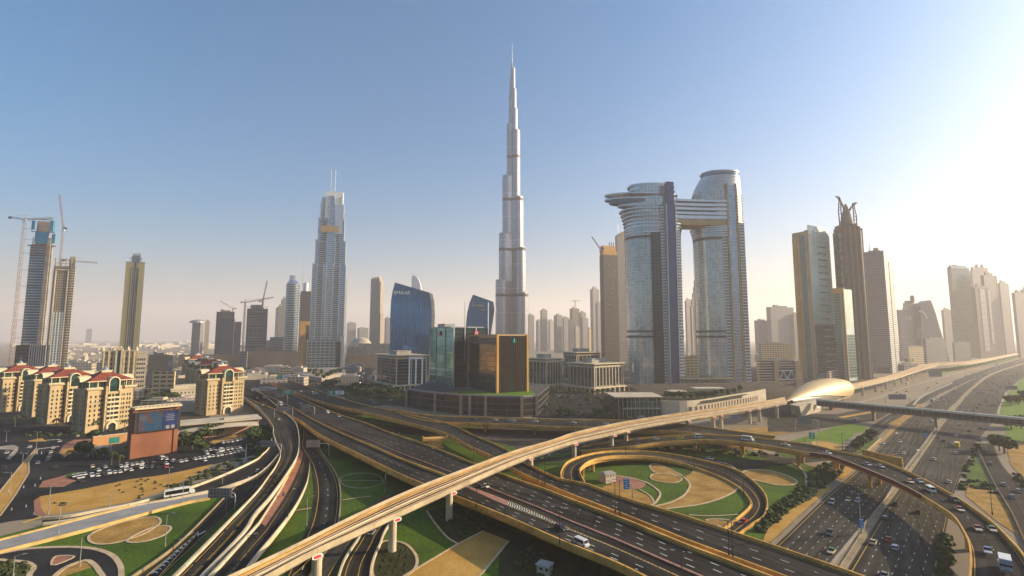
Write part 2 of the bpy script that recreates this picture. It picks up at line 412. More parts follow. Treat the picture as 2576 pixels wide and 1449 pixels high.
blob('B2 1395,450 1430,425 1560,425 1680,455 1708,480 1640,515 1500,505 1410,480', M_['straw'], 'dry_flower_bed', 40, .6)
bed = area('dry_flower_bed', 'B2 1720,460 1800,420 1850,350 2000,420 2150,490 2290,555 2210,620 2060,685 1850,740 1550,778 1440,750 1600,710 1730,640 1790,550', M_['straw'])
kerbline(smooth(tz('B2 1440,750 1600,710 1730,640 1790,550 1770,490 1720,455'), 30), .8, bed, False)
kerbline(smooth(tz('B2 1550,778 1850,740 2060,685 2210,620 2290,555'), 30), .8, bed, False)
blob('B2 1000,450 1100,440 1250,470 1340,510 1320,560 1200,580 1080,570 1000,520', M_['paving'], 'round_paving', 40, 0)
bed2 = area('dry_flower_bed', 'B2 930,545 1050,520 1250,590 1360,640 1425,700 1410,735 1250,690 900,570', M_['straw'])
kerbline(smooth(tz('B2 1030,440 1200,470 1350,510 1470,590 1490,640 1440,720 1400,740'), 30), .8, bed2, False)
kerbline(smooth(tz('B2 1280,580 1380,640 1425,700 1410,735'), 20), .6, bed2, False)
kerbline(smooth(tz('B2 1780,840 2000,850 2280,835'), 20), .6, bed2, False)
blob('B2 1950,895 2020,880 2150,885 2200,905 2130,960 2050,930', M_['straw'], 'dry_flower_bed', 30, .5)
blob('B2 2310,430 2380,385 2576,390 B3 60,400 200,445 290,500 250,535 120,540 B2 2576,520 2420,480', M_['straw'], 'dry_flower_bed', 48, .8)
kerbline(smooth(tz('B3 250,310 330,370 380,440 385,520 375,580'), 24), .9, None, False)
kerbline(smooth(tz('B2 2060,300 2200,340 2310,430'), 20), .7, None, False)
kerbline(smooth(tz('B1 850,470 1000,420 1200,430 1280,490 1240,540 1060,570 900,545'), 40, True)[:-1], .35)
kerbline(tz('B1 850,492 1280,495'), .3, None, False)
kerbline(tz('B1 870,688 1150,650'), .4, None, False)
kerbline(tz('B1 400,795 560,768'), .4, None, False)
kerbline(smooth(tz('B1 1720,800 1800,920 1920,1060 2030,1130'), 24), .6, None, False)
mound = blob('B1 1250,1130 1350,1100 1500,1130 1600,1230 1620,1330 1560,1420 1400,1500 1200,1480 1170,1350', M_['scrub'], 'planted_mound', 40, .8)
tanpath = area('sand_path', 'B1 1480,1460 1750,1300 2000,1150 2290,1000 2545,1100 2440,1230 2300,1400 2200,1500', M_['sand'])
kerbline(tz('B1 1480,1460 1750,1300 2000,1150 2290,1000'), .6, tanpath, False)
kerbline(tz('B1 2545,1100 2440,1230 2300,1400 2200,1500'), .6, tanpath, False)
area('sand_path', 'B2 2100,110 2200,105 2360,150 2370,185 2200,170', M_['sand'])
area('sand_path', 'B2 2420,150 2500,140 2520,175 2430,190', M_['sand'])
area('sand_path', 'B3 -80,210 60,230 200,270 -60,260', M_['soil'])
area('sand_bed', 'B3 215,190 560,250 460,260 240,235', M_['sand'])
area('lawn_wedge', 'B3 0,150 200,190 330,250 180,260 60,190', M_['grass'])
area('soil_bed', 'M2 1950,1449 2576,1400 M3 0,1330 290,1400 280,1449 B3 0,50 B2 2200,20', M_['straw'])
area('lawn_triangle', 'B3 230,90 420,40 700,-60 900,-80 860,40 720,130 640,110 330,100', M_['grass_bright'])
blob('B3 440,110 520,95 640,110 760,150 740,185 600,170 480,140', M_['sand'], 'dry_flower_bed', 30, .5)
# the turning road bottom left
area('roundabout_road', 'B0 -200,1290 0,1215 300,1175 700,1160 950,1180 1120,1240 1200,1340 1215,1449 1210,1560 -200,1700', M_['street'])
kerbline(smooth(tz('B0 -200,1290 0,1230 300,1180 700,1165 950,1185 1120,1245 1205,1345 1220,1449 1215,1560'), 40), 1.3, None, False, 'kerb')
blob('B0 500,1560 560,1449 680,1360 850,1300 930,1330 990,1400 1000,1500', M_['straw'], 'planted_island', 30, 1.2)
area('lawn_patch', 'B0 640,1460 940,1365 970,1449 960,1500 640,1520', M_['grass'])
blob('B0 515,1335 560,1260 720,1255 730,1275 560,1345', M_['paving'], 'paved_island', 20, .5)
blob('B0 -100,1310 100,1305 260,1320 340,1370 300,1430 250,1500 -100,1550', M_['leaf2'], 'shrub_island', 30, 1.2)
# ------------------------------------------------------------------ the wide highway
LAYER[0] = .12
H1L = 'B3 -200,1360 60,1125 620,595 870,385 1250,5 M3 1330,1370 1560,1200 1820,1040 2060,920 2330,800 2576,718'
H1R = 'B3 660,1325 1110,780 1230,620 1380,390 1660,20 M3 1700,1380 1850,1200 2060,990 2270,850 2576,752'
H2L = 'B3 640,1600 790,1365 1160,775 1260,640 1440,390 1700,10 M3 1740,1390 1880,1220 2090,990 2290,855 2576,760'
H2R = 'B3 1560,1700 1680,1449 1780,1000 1890,540 2080,110 M3 2290,1300 2330,1200 2400,1050 2480,960 2576,893'
deck('highway', '', H1L, H1R, .85, 110, (.2,.36,.52,.68,.84), ground_level=True, walls=(0, 0), ph=.8, edge_lines=(.05,.95), dashw=.17, dash=(1.6,4.2), surf='asphalt_old')
deck('highway', '', H2L, H2R, .85, 110, (.2,.36,.52,.68,.84), ground_level=True, walls=(0, 0), ph=.8, edge_lines=(.06,.965), dashw=.17, dash=(1.6,4.2), surf='asphalt_old')
medL = smooth(tz('B3 460,1600 650,1335 1110,778 1225,620 1375,392 1655,20 M3 1697,1380 1848,1200 2058,990 2268,850 2576,752'), 90)
medR = smooth(tz('B3 640,1600 792,1362 1160,775 1262,640 1440,390 1702,10 M3 1742,1390 1882,1220 2092,990 2292,855 2576,761'), 90)
b = MB(); up = Vector((0, 0, .25))
strip(b, [p+up for p in medL], [p+up for p in medR]); strip(b, medL, [p+up for p in medL]); strip(b, [p+up for p in medR], medR)
struct(b.build('highway_median', M_['median']))
b = MB(); e = [(r-l).normalized() for l, r in zip(medL, medR)]
E = [r + Vector((0, 0, .25)) for r in medR]; wall(b, [p - d*1.6 for p, d in zip(E, e)], e, .3, .35, -.05)
tag(b.build('concrete_barrier', M_['median']), 'long low concrete barrier along the highway median', 'barrier')
b = MB(); E = [l + Vector((0, 0, .25)) + d*.4 for l, d in zip(medL, e)]
for i in range(0, 26):
    b.bar(E[i], E[i] + Vector((0, 0, 1.3)), .06, 4)
    for h in (.5, .9, 1.3): b.bar(E[i] + Vector((0,0,h)), E[i+1] + Vector((0,0,h)), .035, 4)
tag(b.build('median_fence', M_['signback']), 'thin grey rail fence along the near side of highway median', 'fence')
deck('slip_road', '', 'B3 2085,100 2140,240 2270,500 2440,790 2560,1050 2640,1250', 'B3 2275,100 2315,240 2400,370 2520,480 2660,610 2800,760', .85, 50, (.5,), ground_level=True, walls=(1, 0), ph=.8, surf='asphalt', pm='median', pth=.9)
area('lawn_wedge', 'B3 2085,215 2130,300 2240,510 2290,600 2010,530 1990,470', M_['grass'])
area('sand_wedge', 'B3 2010,540 2300,600 2420,790 2530,1050 2300,900 1985,640', M_['straw'])
area('sand_verge', 'B3 2400,140 2576,110 2700,600 2576,480 2440,330', M_['straw'])
area('lawn_verge', 'M3 2576,905 2520,950 2430,1040 2350,1180 2330,1270 2400,1449 B3 2380,60 2576,110 2900,100 M3 2900,900', M_['grass_bright'])
area('paved_strip', 'M3 2300,1270 2320,1200 2390,1050 2410,1040 2345,1190 2325,1275', M_['palepave'])
deck('service_road', '', 'B3 690,200 960,0 M3 1010,1405 1120,1320 1350,1190 1700,1000 2000,880 2300,780 2576,700', 'B3 890,195 1140,5 M3 1180,1405 1330,1290 1520,1170 1790,1030 2050,915 2310,805 2576,715', .85, 60, (.5,), ground_level=True, walls=(0, 0), ph=.8, surf='asphalt_old', edge_lines=())
area('sand_slope', 'B3 -60,1120 -10,990 200,810 420,650 610,530 640,580 400,790 60,1110', M_['sand'])
area('sand_slope', 'B3 700,460 760,370 800,330 880,350 850,385 760,480', M_['sand'])
kl = smooth(tz('B3 40,1120 330,850 620,590'), 70)
b = MB()
for i in range(0, 69, 1):
    p = kl[i]; b.box(p.x, p.y, .12, .38, .38, .3, .8)
tag(b.build('kerb_blocks', M_['palepave']), 'row of small white kerb blocks beside the sand slope', 'kerb blocks')
o = area('planting_strip', 'B3 830,230 980,130 1110,55 1135,62 990,200 960,215', M_['grass']); kerbline(tz('B3 960,218 992,200 1137,64'), 1.0, o, False)
area('paved_strip', 'B3 970,215 1000,190 1160,60 M3 1250,1400 1330,1340 1380,1330 1260,1445 B3 1040,190', M_['sand'])
area('green_strip', 'M3 1620,835 1750,815 1900,790 2000,760 2250,735 2576,680 2576,700 2250,765 1900,820 1760,865 1660,850', M_['grass_bright'])
area('green_strip', 'M3 830,1040 900,1010 1000,1000 980,1025 850,1060', M_['grass_bright'])
area('lawn_triangle', 'M3 560,1449 880,1390 1010,1380 960,1449 B3 720,40', M_['grass_bright'])
area('station_road', 'M3 0,1449 300,1449 700,1390 1100,1330 1300,1210 1060,1200 700,1270 200,1270 0,1310', M_['asphalt_old'])
area('paved_strip', 'M3 700,1300 1050,1240 1090,1250 760,1310', M_['sand'])
area('paved_strip', 'M3 1210,1370 1450,1240 1500,1170 1550,1170 1480,1270 1290,1400', M_['straw'])
for a_, b_, c_ in (('M3 900,1150 1150,1085 1430,985 2120,800', 'M3 900,1165 1150,1097 1430,993 2120,806', M_['palepave']), ('M3 1450,1180 1560,1080 1850,950', 'M3 1475,1185 1585,1085 1865,957', M_['palepave'])):
    A, B = smooth(tz(a_), 30), smooth(tz(b_), 30); b = MB(); z = Vector((0, 0, .22)); strip(b, [p+z for p in A], [p+z for p in B]); struct(b.build('traffic_island', c_))
# ------------------------------------------------------------------ lower ramps and roads
deck('slip_road', '', 'B1 455,-40 448,60 440,130 545,300 575,420 592,560 582,700 540,880 440,1110 300,1400 200,1600', 'B1 650,-60 645,60 650,170 720,270 820,430 857,600 850,800 820,960 700,1200 560,1449 450,1650', .9, 70, (.5,), ground_level=True, walls=(0, 1), ph=.7, edge_lines=(.14, .86), pm='median')
deck('underpass_road', '', 'B1 1650,540 1420,640 1110,940 1010,1080 890,1260 820,1449 790,1620', 'B1 1760,620 1590,660 1340,930 1250,1130 1180,1300 1160,1449 1150,1620', .9, 50, (), ground_level=True, walls=(1, 1), ph=.7, edge_lines=(.2, .6), pm='cream')
deck('underpass_road', '', 'B1 1600,520 1240,665 880,920 700,1080 450,1320 300,1449', 'B1 1640,590 1380,720 1120,900 930,1150 760,1449 700,1560', .5, 50, (), ground_level=True, walls=(0, 0), ph=.3, edge_lines=(.1, .9), surf='asphalt_old')
deck('roundabout_road', '', 'B0 2540,410,2 2400,510,1.6 2230,675,.9 1800,1100 1310,1449 1100,1600', 'B1 230,240,3 120,420,2.6 0,560,2.2 B0 2490,640,1.6 2250,850,.9 1950,1130 1620,1449 1480,1600', .9, 60, (), ground_level=True, walls=(1, 0), ph=.75, edge_lines=(.12, .9), pm='median')
deck('ground_road', '', 'M1 0,900 380,1080 850,1250 1250,1370 1900,1440 B2 -400,60 0,90 400,70 800,110', 'M1 0,960 380,1130 850,1310 1250,1430 B1 1900,50 2400,80 B2 0,140 400,110 800,150', .3, 50, (.5,), ground_level=True, walls=(0, 0), ph=.2, edge_lines=())
deck('ground_road', '', 'B2 -100,330 200,265 480,250 800,180 1200,220 1700,250 2000,290 2400,330 B3 200,330', 'B2 -100,370 200,300 480,285 800,215 1200,245 1700,285 2000,330 2400,370 B3 200,300', .3, 50, (), ground_level=True, walls=(0, 0), ph=.2, edge_lines=())
deck('ground_road', '', 'B2 1500,215 1800,232 2200,285 2576,270 B3 300,250 560,240', 'B2 1500,250 1800,272 2200,330 2576,325 B3 300,310 640,280', .3, 40, (), ground_level=True, walls=(0, 0), ph=.2, edge_lines=(), surf='asphalt_old')
deck('street', '', 'M1 900,1130 1180,1145 1500,1120 2000,1060', 'M1 900,1160 1180,1185 1500,1145 2000,1085', .3, 30, (), ground_level=True, walls=(0, 0), ph=.2, edge_lines=())
deck('street', '', 'M2 200,1270 600,1240 1000,1290 1500,1310', 'M2 200,1300 600,1300 1000,1320 1500,1330', .3, 30, (), ground_level=True, walls=(0, 0), ph=.2, edge_lines=())
deck('street', '', 'M1 900,840 1000,930 880,1000 840,1060', 'M1 1150,790 1200,900 1020,1000 900,1100', .3, 30, (), ground_level=True, walls=(0, 0), ph=.2, edge_lines=())
# ------------------------------------------------------------------ flyovers
A_root = deck('flyover', 'broad main flyover crossing the frame, pink median and yellow chevrons on its deck', 'M1 -220,1050 0,1140 100,1180 310,1265 470,1345 B1 640,20 1000,200 1500,440 2050,655 2576,868 B2 500,1090 1000,1290 1330,1449 1800,1690',
     'M1 -220,820 0,905 350,1060 640,1190 850,1270 1100,1350 B1 1350,0 1700,115 2000,230 2200,310 B2 0,450 300,552 540,645 1270,918 1650,1078 2576,1425 3100,1640', 6.9, 90,
     (.12,.2,.62,.74,.86), piers=(.22,.29,.36,.43,.50,.57,.64,.71,.78,.86), edge_lines=(.05,.95), dashw=.24, dash=(2.2,5.4), pth=.7)
sL, sR, inn, _ = DECKS['flyover']
# the pink central kerb, the double parapet upstream and the painted chevrons
b = MB(); P = [a.lerp(c, .50) for a, c in zip(sL, sR)]
q = [v*.38 for v in inn]; up = Vector((0, 0, .3))
def idx(t_, X, Y): q_ = tg(t_, X, Y, 6); return min(range(91), key=lambda k: (sL[k].lerp(sR[k], .33) - q_).length)
i0 = idx('M1', 1000, 1400)
k0 = idx('B2', 20, 735); k1 = idx('B1', 2120, 530)
for i in range(i0, 90):
    a0, a1, c0, c1 = P[i]-q[i], P[i]+q[i], P[i+1]-q[i+1], P[i+1]+q[i+1]
    b.face([a0+up, a1+up, c1+up, c0+up]); b.face([a0, a0+up, c0+up, c0]); b.face([a1+up, a1, c1, c1+up])
pinkm = mat('pink_median_paint', (.36,.185,.14), .8, amt=.15, scale=.5)
b.world('median_kerb', pinkm, A_root)
mp = [a.lerp(c, f) + Vector((0, 0, .9)) for (a, c), f in zip(zip(sL, sR), [.33]*91)]
b = MB(); wall(b, mp[:k1], inn[:k1], .5, 0, -.95); wall(b, [p + v*1.1 for p, v in zip(mp[:k1], inn[:k1])], inn[:k1], .5, 0, -.95)
b.world('parapet', M_['parapet'], A_root)
b = MB()
for i in range(k0, 90):
    for k in range(6):
        t = k/6; fz = Vector((0, 0, .008)); cen = .335 - .015*max(0, (i-k0)/40)
        hw = .05*max(.14, 1 - max(0, (i+t-k0)/(84-k0)))
        def at(f, tt): j = min(i+1, 90); return sL[i].lerp(sR[i], f).lerp(sL[j].lerp(sR[j], f), tt) + fz
        for s in (-1, 1): b.face([at(cen, t), at(cen, t+.07), at(cen + s*hw, t-.02), at(cen + s*hw, t-.09)][::s], 0)
for s in (-1, 1):
    for i in range(k0, 90):
        hw = .058*max(.12, 1 - max(0, (i-k0)/(84-k0))); cen = .335 - .015*max(0, (i-k0)/40); f0 = cen + s*hw; d = .006
        b.face([sL[i].lerp(sR[i], f0) + fz, sL[i].lerp(sR[i], f0+d) + fz, sL[i+1].lerp(sR[i+1], f0+d) + fz, sL[i+1].lerp(sR[i+1], f0) + fz], 1)
b.world('road_marking', [M_['white'], M_['yellow']], A_root)
b = MB(); up = Vector((0, 0, .01)); strip(b, [l.lerp(r, .325-.05*min(1, (i-k1+1)/4))+up for i, (l, r) in enumerate(zip(sL[k1-1:k0+1], sR[k1-1:k0+1]), k1-1)], [l.lerp(r, .335+.05*min(1, (i-k1+1)/4))+up for i, (l, r) in enumerate(zip(sL[k1-1:k0+1], sR[k1-1:k0+1]), k1-1)]); b.world('paved_nose', pinkm, A_root)
deck('flyover', 'curving flyover from the glass tower that joins the slip lane behind the orange wall', 'M1 -220,800 0,890 330,1020 700,1150 1130,1250 1500,1340 1900,1449 B1 2100,110 2400,250 B2 60,390 540,600 1270,880 1650,1040 2576,1380 3100,1580',
     'M1 -220,740 0,830 100,870 400,950 600,1020 950,1130 1300,1215 1750,1310 2000,1380 B1 2180,20 2400,110 2560,190 B2 130,300 500,470 750,510 900,570 1250,690 1640,800 B3 0,1110 1000,1449 1500,1640', 6.92, 90,
     (.36,.64), piers=(.12,.18,.24,.30,.355,.41,.46,.52), edge_lines=(.08,.92), dashw=.2)
B_root = DECKS['flyover'][3]
deck('flyover', 'level flyover branch passing in front of the dark podium with small cars', 'M1 1450,1265 1750,1335 2150,1354 2576,1370 M2 400,1390 800,1398 1200,1420 B2 1600,-12 2070,22 2380,38', 'M1 1350,1210 1750,1275 2200,1290 2576,1305 M2 600,1320 1100,1325 1500,1345 1960,1395 B2 2350,0 2650,35', 6.88, 60,
     (.5,), piers=(.2,.34,.48,.62), edge_lines=(.1,.9))
C_root = DECKS['flyover'][3]
G_root = deck('flyover', 'curved ramp flyover crossing over the wide highway with a long maroon banner', 'B2 700,185,3.5 1000,160,4.5 1220,138,5.5 1500,100,6.5 1900,75,7.5 2300,95,8.4 B3 0,135,8.5 380,200 640,240 1130,430 1430,570 1720,740 1880,860 1990,1050,8 2030,1200,7.5 2020,1449,7 1990,1700,6.5',
     'B2 700,140,3.5 1000,88,4.5 1300,55,5.5 1700,28,6.5 2070,28,7.5 2400,45,8.4 B3 0,65,8.5 400,115 700,185 1000,245 1360,370 1800,590 2200,850 2450,1080,8 2600,1260,7.5 2750,1600,7 2780,1800,6.5', 8.5, 80,
     (.5,), piers=(.24,.33,.425,.495,.57,.80), edge_lines=(.08,.92))
sL, sR, inn, _ = DECKS['flyover']
b = MB(); E = [p + Vector((0, 0, .95)) for p in sL]; i0, i1 = 36, 57
wall(b, [p - v*.12 for p, v in zip(E[i0:i1], inn[i0:i1])], inn[i0:i1], .1, 0, -1.5)
b.world('banner', M_['maroon'], G_root)
b = MB(); wall(b, [p - v*.02 for p, v in zip(E[i0:i1], inn[i0:i1])], inn[i0:i1], .3, .12, .02); b.world('handrail', M_['cream'], G_root)
deck('loop_ramp', 'round loop ramp circling the lawn with dry flower beds', 'B2 500,470,6.9 490,390 560,290 750,220,6 1000,185,5 1400,190,3.6 1800,250,2.2 2200,350,1.2 2400,460,.9 2540,600 2576,720 2540,840 2450,900 2300,1010 2150,1120',
     'B2 740,500,6.9 690,400 700,350 800,280,6.5 1000,240,5.5 1330,240,4 1600,280,2.6 1840,350,1.3 2100,450,.9 2290,560 2390,680 2380,750 2230,880 2100,980 2000,1060', 6.9, 70, (), piers=(.1,.16,.22), edge_lines=(.12,.5,.88), cat='ramp')
L_root = DECKS['loop_ramp'][3]
deck('ramp', 'four-lane curved ramp sweeping down to the bottom left with cream walls', 'M0 2440,1085,6.9 M1 0,1180 60,1240 130,1320 175,1400 B1 170,0,6.3 200,100,6 245,210,5.7 200,330,5.3 100,470,5 0,600,4.6 B0 2300,880,4 2000,1180,3.5 1730,1449,3 1500,1680,3',
     'M0 2560,1000,6.9 M1 100,1090 310,1262 400,1350 430,1449 B1 437,100,6.2 425,200,5.8 395,280,5.4 300,430,5 150,640,4.6 0,810,4.2 B0 2470,990,4 2040,1449,3.2 1830,1680,3', 6.9, 80, (), piers=(.12,.2,.28), edge_lines=(.2,.52,.58,.85), pm='cream', pth=.8, cat='ramp', depth=2.2)
deck('ramp', 'ramp with tan verge running beside the curved ramp and ending at the lamp post', 'B1 445,130,1 430,200,1.2 300,470,2.2 60,850,3.2 0,930,3.5 B0 2090,1449,4.2 1900,1640,4.4', 'B1 545,290,1 530,430,1.6 500,540,2.2 410,720,2.8 270,920,3.2 0,1250,3.8 B0 2430,1449,4.2 2250,1650,4.4', 3, 60, (), edge_lines=(.5,.9), pm='cream', pth=.7, cat='ramp', depth=1.6)
sL, sR, inn, R2_root = DECKS['ramp']
b = MB(); up = Vector((0, 0, .02)); strip(b, [p+up for p in sL[:44]], [p.lerp(q_, .34)+up for p, q_ in zip(sL[:44], sR[:44])]); b.world('paved_verge', M_['paving'], R2_root)
deck('ramp', 'exit ramp with a cream wall where the white bus drives', 'B1 160,60,6.3 130,150,5.5 60,220,4.8 0,270,4.3 B0 2300,400,3 1950,535,2 1650,625,1.4 1310,715,.9 1000,772,.85 700,830 430,852', 'B1 240,205,5.6 130,330,4.5 0,430,3.6 B0 2400,500,2.8 2180,568,1.8 1800,652,1.2 1300,747,.9 1000,812 700,880 430,915', 6, 60, (), edge_lines=(.15,.9), pm='cream', pth=.7, cat='ramp')
# chevrons and arrows on the lower road, zebra on the exit ramp and stop lines on the street
b = MB()
def tri(pts, mi, z=.10): b.face([gp(*T(t_, X, Y), z) for t_, X, Y in pts], mi)
for k in range(13):
    f_ = k/12; X, Y = 1990 - 470*f_, 1015 + 425*f_; w_ = 6 + 60*f_
    tri([('B0', X-w_, Y+10), ('B0', X-w_*.2, Y-w_*.25), ('B0', X+w_*.05, Y-w_*.1+12), ('B0', X-w_*.75, Y+26)], 0, .9*(1-f_)*.35+.13); tri([('B0', X-w_*.2, Y-w_*.25), ('B0', X+w_*.5, Y+4), ('B0', X+w_*.5, Y+20), ('B0', X+w_*.05, Y-w_*.1+12)], 0, .9*(1-f_)*.35+.13)
tri([('B0', 2003, 1000), ('B0', 2003, 1008), ('B0', 1610, 1449), ('B0', 1595, 1449)], 1, .3); tri([('B0', 1995, 1000), ('B0', 2000, 1004), ('B0', 1482, 1449), ('B0', 1465, 1449)], 1, .3)
for X, Y in ((1910,1035),(2030,1020)): tri([('B0', X-40, Y+22), ('B0', X-34, Y+10), ('B0', X+36, Y-28), ('B0', X+40, Y-22)], 0, .35); tri([('B0', X-50, Y+6), ('B0', X-20, Y+2), ('B0', X-36, Y+30)], 0, .35)
for k in range(16): tri([('B0', 370+14.5*k, 168-1.8*k), ('B0', 378+14.5*k, 167-1.8*k), ('B0', 376+14.5*k, 176-1.8*k), ('B0', 367+14.5*k, 177-1.8*k)], 0, .085); tri([('B0', 455+9*k, 80-.6*k), ('B0', 460+9*k, 80-.6*k), ('B0', 459+9*k, 86-.6*k), ('B0', 453+9*k, 86-.6*k)], 0, .085)
tri([('B0', 215,915), ('B0', 400,850), ('B0', 428,855), ('B0', 245,918)], 1, .09)
for X, Y in ((120,775),(265,745),(240,552),(355,535),(375,210),(420,210),(90,590),(410,465)): tri([('B0', X-8, Y+12), ('B0', X-3, Y-14), ('B0', X+4, Y-14), ('B0', X+2, Y+12)], 0, .085)
for k in range(9): tri([('B0', 560+24*k, 905-3.4*k), ('B0', 572+24*k, 903-3.4*k), ('B0', 590+24*k, 888-3.4*k), ('B0', 580+24*k, 890-3.4*k)], 0, .2)
struct(b.build('lane_marking', [M_['white'], M_['yellow']]))
# grey walkway slab with yellow low walls
A, B = smooth(tz('B0 -200,1120,1.0 0,1072 1300,742 1800,645 2180,565'), 30), smooth(tz('B0 -200,1250,1.0 0,1195 900,965 1800,720 2110,658'), 30)
sl = thing('walkway', 'long pale grey covered walkway slab with low yellow walls', 'walkway', (A[15].x, A[15].y, 0))
b = MB(); strip(b, [p + Vector((0,0,-.5)) for p in A], [p + Vector((0,0,-.5)) for p in B]); b.world('slab', M_['greyslab'], sl)
e = [(r-l).normalized() for l, r in zip(A, B)]
ywall = mat('yellow_low_wall', (.55,.38,.14), .8, amt=.15, scale=.3)
for E, s in ((A, 1), (B, -1)):
    b = MB(); wall(b, E, [v*s for v in e], .6, 0, -1); b.world('low_wall', ywall, sl)
# ------------------------------------------------------------------ metro viaduct
def viaduct(Ls, Rs, z, n, piers, label, boards=True):
    L, Rr = smooth(tz(Ls, z), n), smooth(tz(Rs, z), n)
    inn = [(b-a).normalized() for a, b in zip(L, Rr)]
    mid = L[n//2].lerp(Rr[n//2], .5); root = thing('metro_viaduct', label, 'viaduct', (mid.x, mid.y, 0))
    b = MB(); dz = Vector((0, 0, -.9)); strip(b, [p+dz for p in L], [p+dz for p in Rr]); b.world('track_bed', M_['trackbed'], root)
    b = MB()
    A = [p + v*.4 + Vector((0,0,-1.2)) for p, v in zip(L, inn)]; B = [p - v*.4 + Vector((0,0,-1.2)) for p, v in zip(Rr, inn)]
    A2 = [p + v*2.2 + Vector((0,0,-1.3)) for p, v in zip(A, inn)]; B2 = [p - v*2.2 + Vector((0,0,-1.3)) for p, v in zip(B, inn)]
    strip(b, B2, A2); strip(b, A2, A); strip(b, B, B2); b.world('girder', M_['cream'], root)
    for E, s in ((L, 1), (Rr, -1)):
        b = MB(); wall(b, E, [v*s for v in inn], .3, .15, -1.25); b.world('parapet', M_['vparapet'], root)
    for f in (.22, .36, .62, .76):
        b = MB(); P = rib_pts(L, Rr, f, -.78); 
        for i in range(len(P)-1): b.bar(P[i], P[i+1], .13, 4, caps=False)
        b.world('rail', M_['rail'], root)
    for f in (.10, .5, .90):
        b = MB(); P = rib_pts(L, Rr, f, -.5); wall(b, P, inn, .45, 0, -.38); b.world('walkway_kerb', M_['cream'] if f == .5 else M_['girder'], root)
    b = MB()
    for i in range(0, n):
        for t in (0,):
            p = L[i].lerp(L[i+1], t).lerp(Rr[i].lerp(Rr[i+1], t), .95); b.box(p.x, p.y, p.z - .9, .25, .25, .7, 0)
    b.world('cable_post', M_['girder'], root)
    b = MB()
    for i in range(2, n, 2):
        t_ = (Rr[i] - Rr[i-1]).normalized()*.09
        for E, s in ((L, 1), (Rr, -1)):
            o_ = -inn[i]*s*.02; a_ = E[i] + o_; g0 = E[i] + inn[i]*s*.4; g1 = E[i] + inn[i]*s*2.6
            b.face([a_ - t_ + Vector((0,0,-1.2)), a_ + t_ + Vector((0,0,-1.2)), a_ + t_ + Vector((0,0,.15)), a_ - t_ + Vector((0,0,.15))])
            b.face([g1 - t_ + o_ + Vector((0,0,-2.52)), g1 + t_ + o_ + Vector((0,0,-2.52)), g0 + t_ + o_ + Vector((0,0,-1.22)), g0 - t_ + o_ + Vector((0,0,-1.22))])
    b.world('segment_joint', M_['girder'], root)
    for (X, Y, t) in piers:
        base = tg(t, X, Y, 0)
        i = min(range(n+1), key=lambda k: (L[k].lerp(Rr[k], .5) - Vector((base.x, base.y, z))).length)
        p = L[i].lerp(Rr[i], .5); v = inn[i]; rz = math.atan2(v.y, v.x)
        q = MB(); top = p.z - 2.5
        q.lathe([(1.15, 0), (1.15, top*.86), (1.5, top*.94), (2.1, top+.02)], p.x, p.y, 16); q.box(p.x, p.y, top - .5, 5.4, 2.2, .55, rz)
        q.world('pier', M_['cream'], root, smooth=True)
        if boards:
            c = Rr[i] + Vector((0, 0, -1.75)) + v*.15; d = (Rr[min(i+1, n)] - Rr[max(i-1, 0)]).normalized()
            for k, (mm, sc) in enumerate(((M_['whitepaint'], 1), (M_['redpaint'], .78))):
                h = MB(); w_, hh = 1.45*sc, .52*sc
                pts = [(-w_, -hh*.2), (-w_*.35, -hh), (w_, -hh), (w_, hh*.2), (w_*.35, hh), (-w_, hh)]
                for off in (.0, .12): h.face([c + v*(off + k*.03) + d*a + Vector((0,0,bb)) for a, bb in pts][::(1 if off else -1)])
                h.world('marker_board', mm, root)
    return root
V1_root = viaduct('B1 -500,1550 0,1320 500,1080 1000,830 1600,560 2100,370 2576,195 B2 400,80 640,0 M2 1100,1350 1600,1270 2100,1200 2576,1130 M3 170,1098',
        'B1 -500,1740 0,1500 560,1200 1000,1005 1400,825 1900,600 2576,300 B2 300,190 600,98 1000,10 M2 1250,1400 1600,1338 2100,1258 2576,1178 M3 190,1142', 12.5, 90,
        ((610,1620,'B1'), (1368,1235,'B1'), (1995,920,'B1'), (20,445,'B2'), (540,285,'B2'), (865,190,'B2'), (1190,180,'B2'), (1530,1449,'M2'), (1820,1400,'M2'), (2020,1415,'M2'), (2265,1350,'M2'), (2445,1335,'M2'), (50,1300,'M3')),
        'cream elevated metro viaduct with twin tracks climbing from bottom left to the gold station')
viaduct('M3 760,978 1000,935 1300,858 1500,788 1700,750 2000,735 2300,690 2576,635 2800,590', 'M3 800,1012 1100,945 1300,895 1500,830 1700,780 2000,762 2300,708 2576,650 2800,605', 12.5, 60,
        ((940,1090,'M3'), (1035,1060,'M3'), (1110,1030,'M3'), (1170,1005,'M3'), (1225,985,'M3'), (1280,960,'M3'), (1335,935,'M3'), (1385,915,'M3'), (1440,895,'M3'), (1560,850,'M3'), (1700,810,'M3'), (1900,790,'M3'), (2150,755,'M3')),
        'distant winding metro viaduct leaving the gold station along the highway', boards=False)
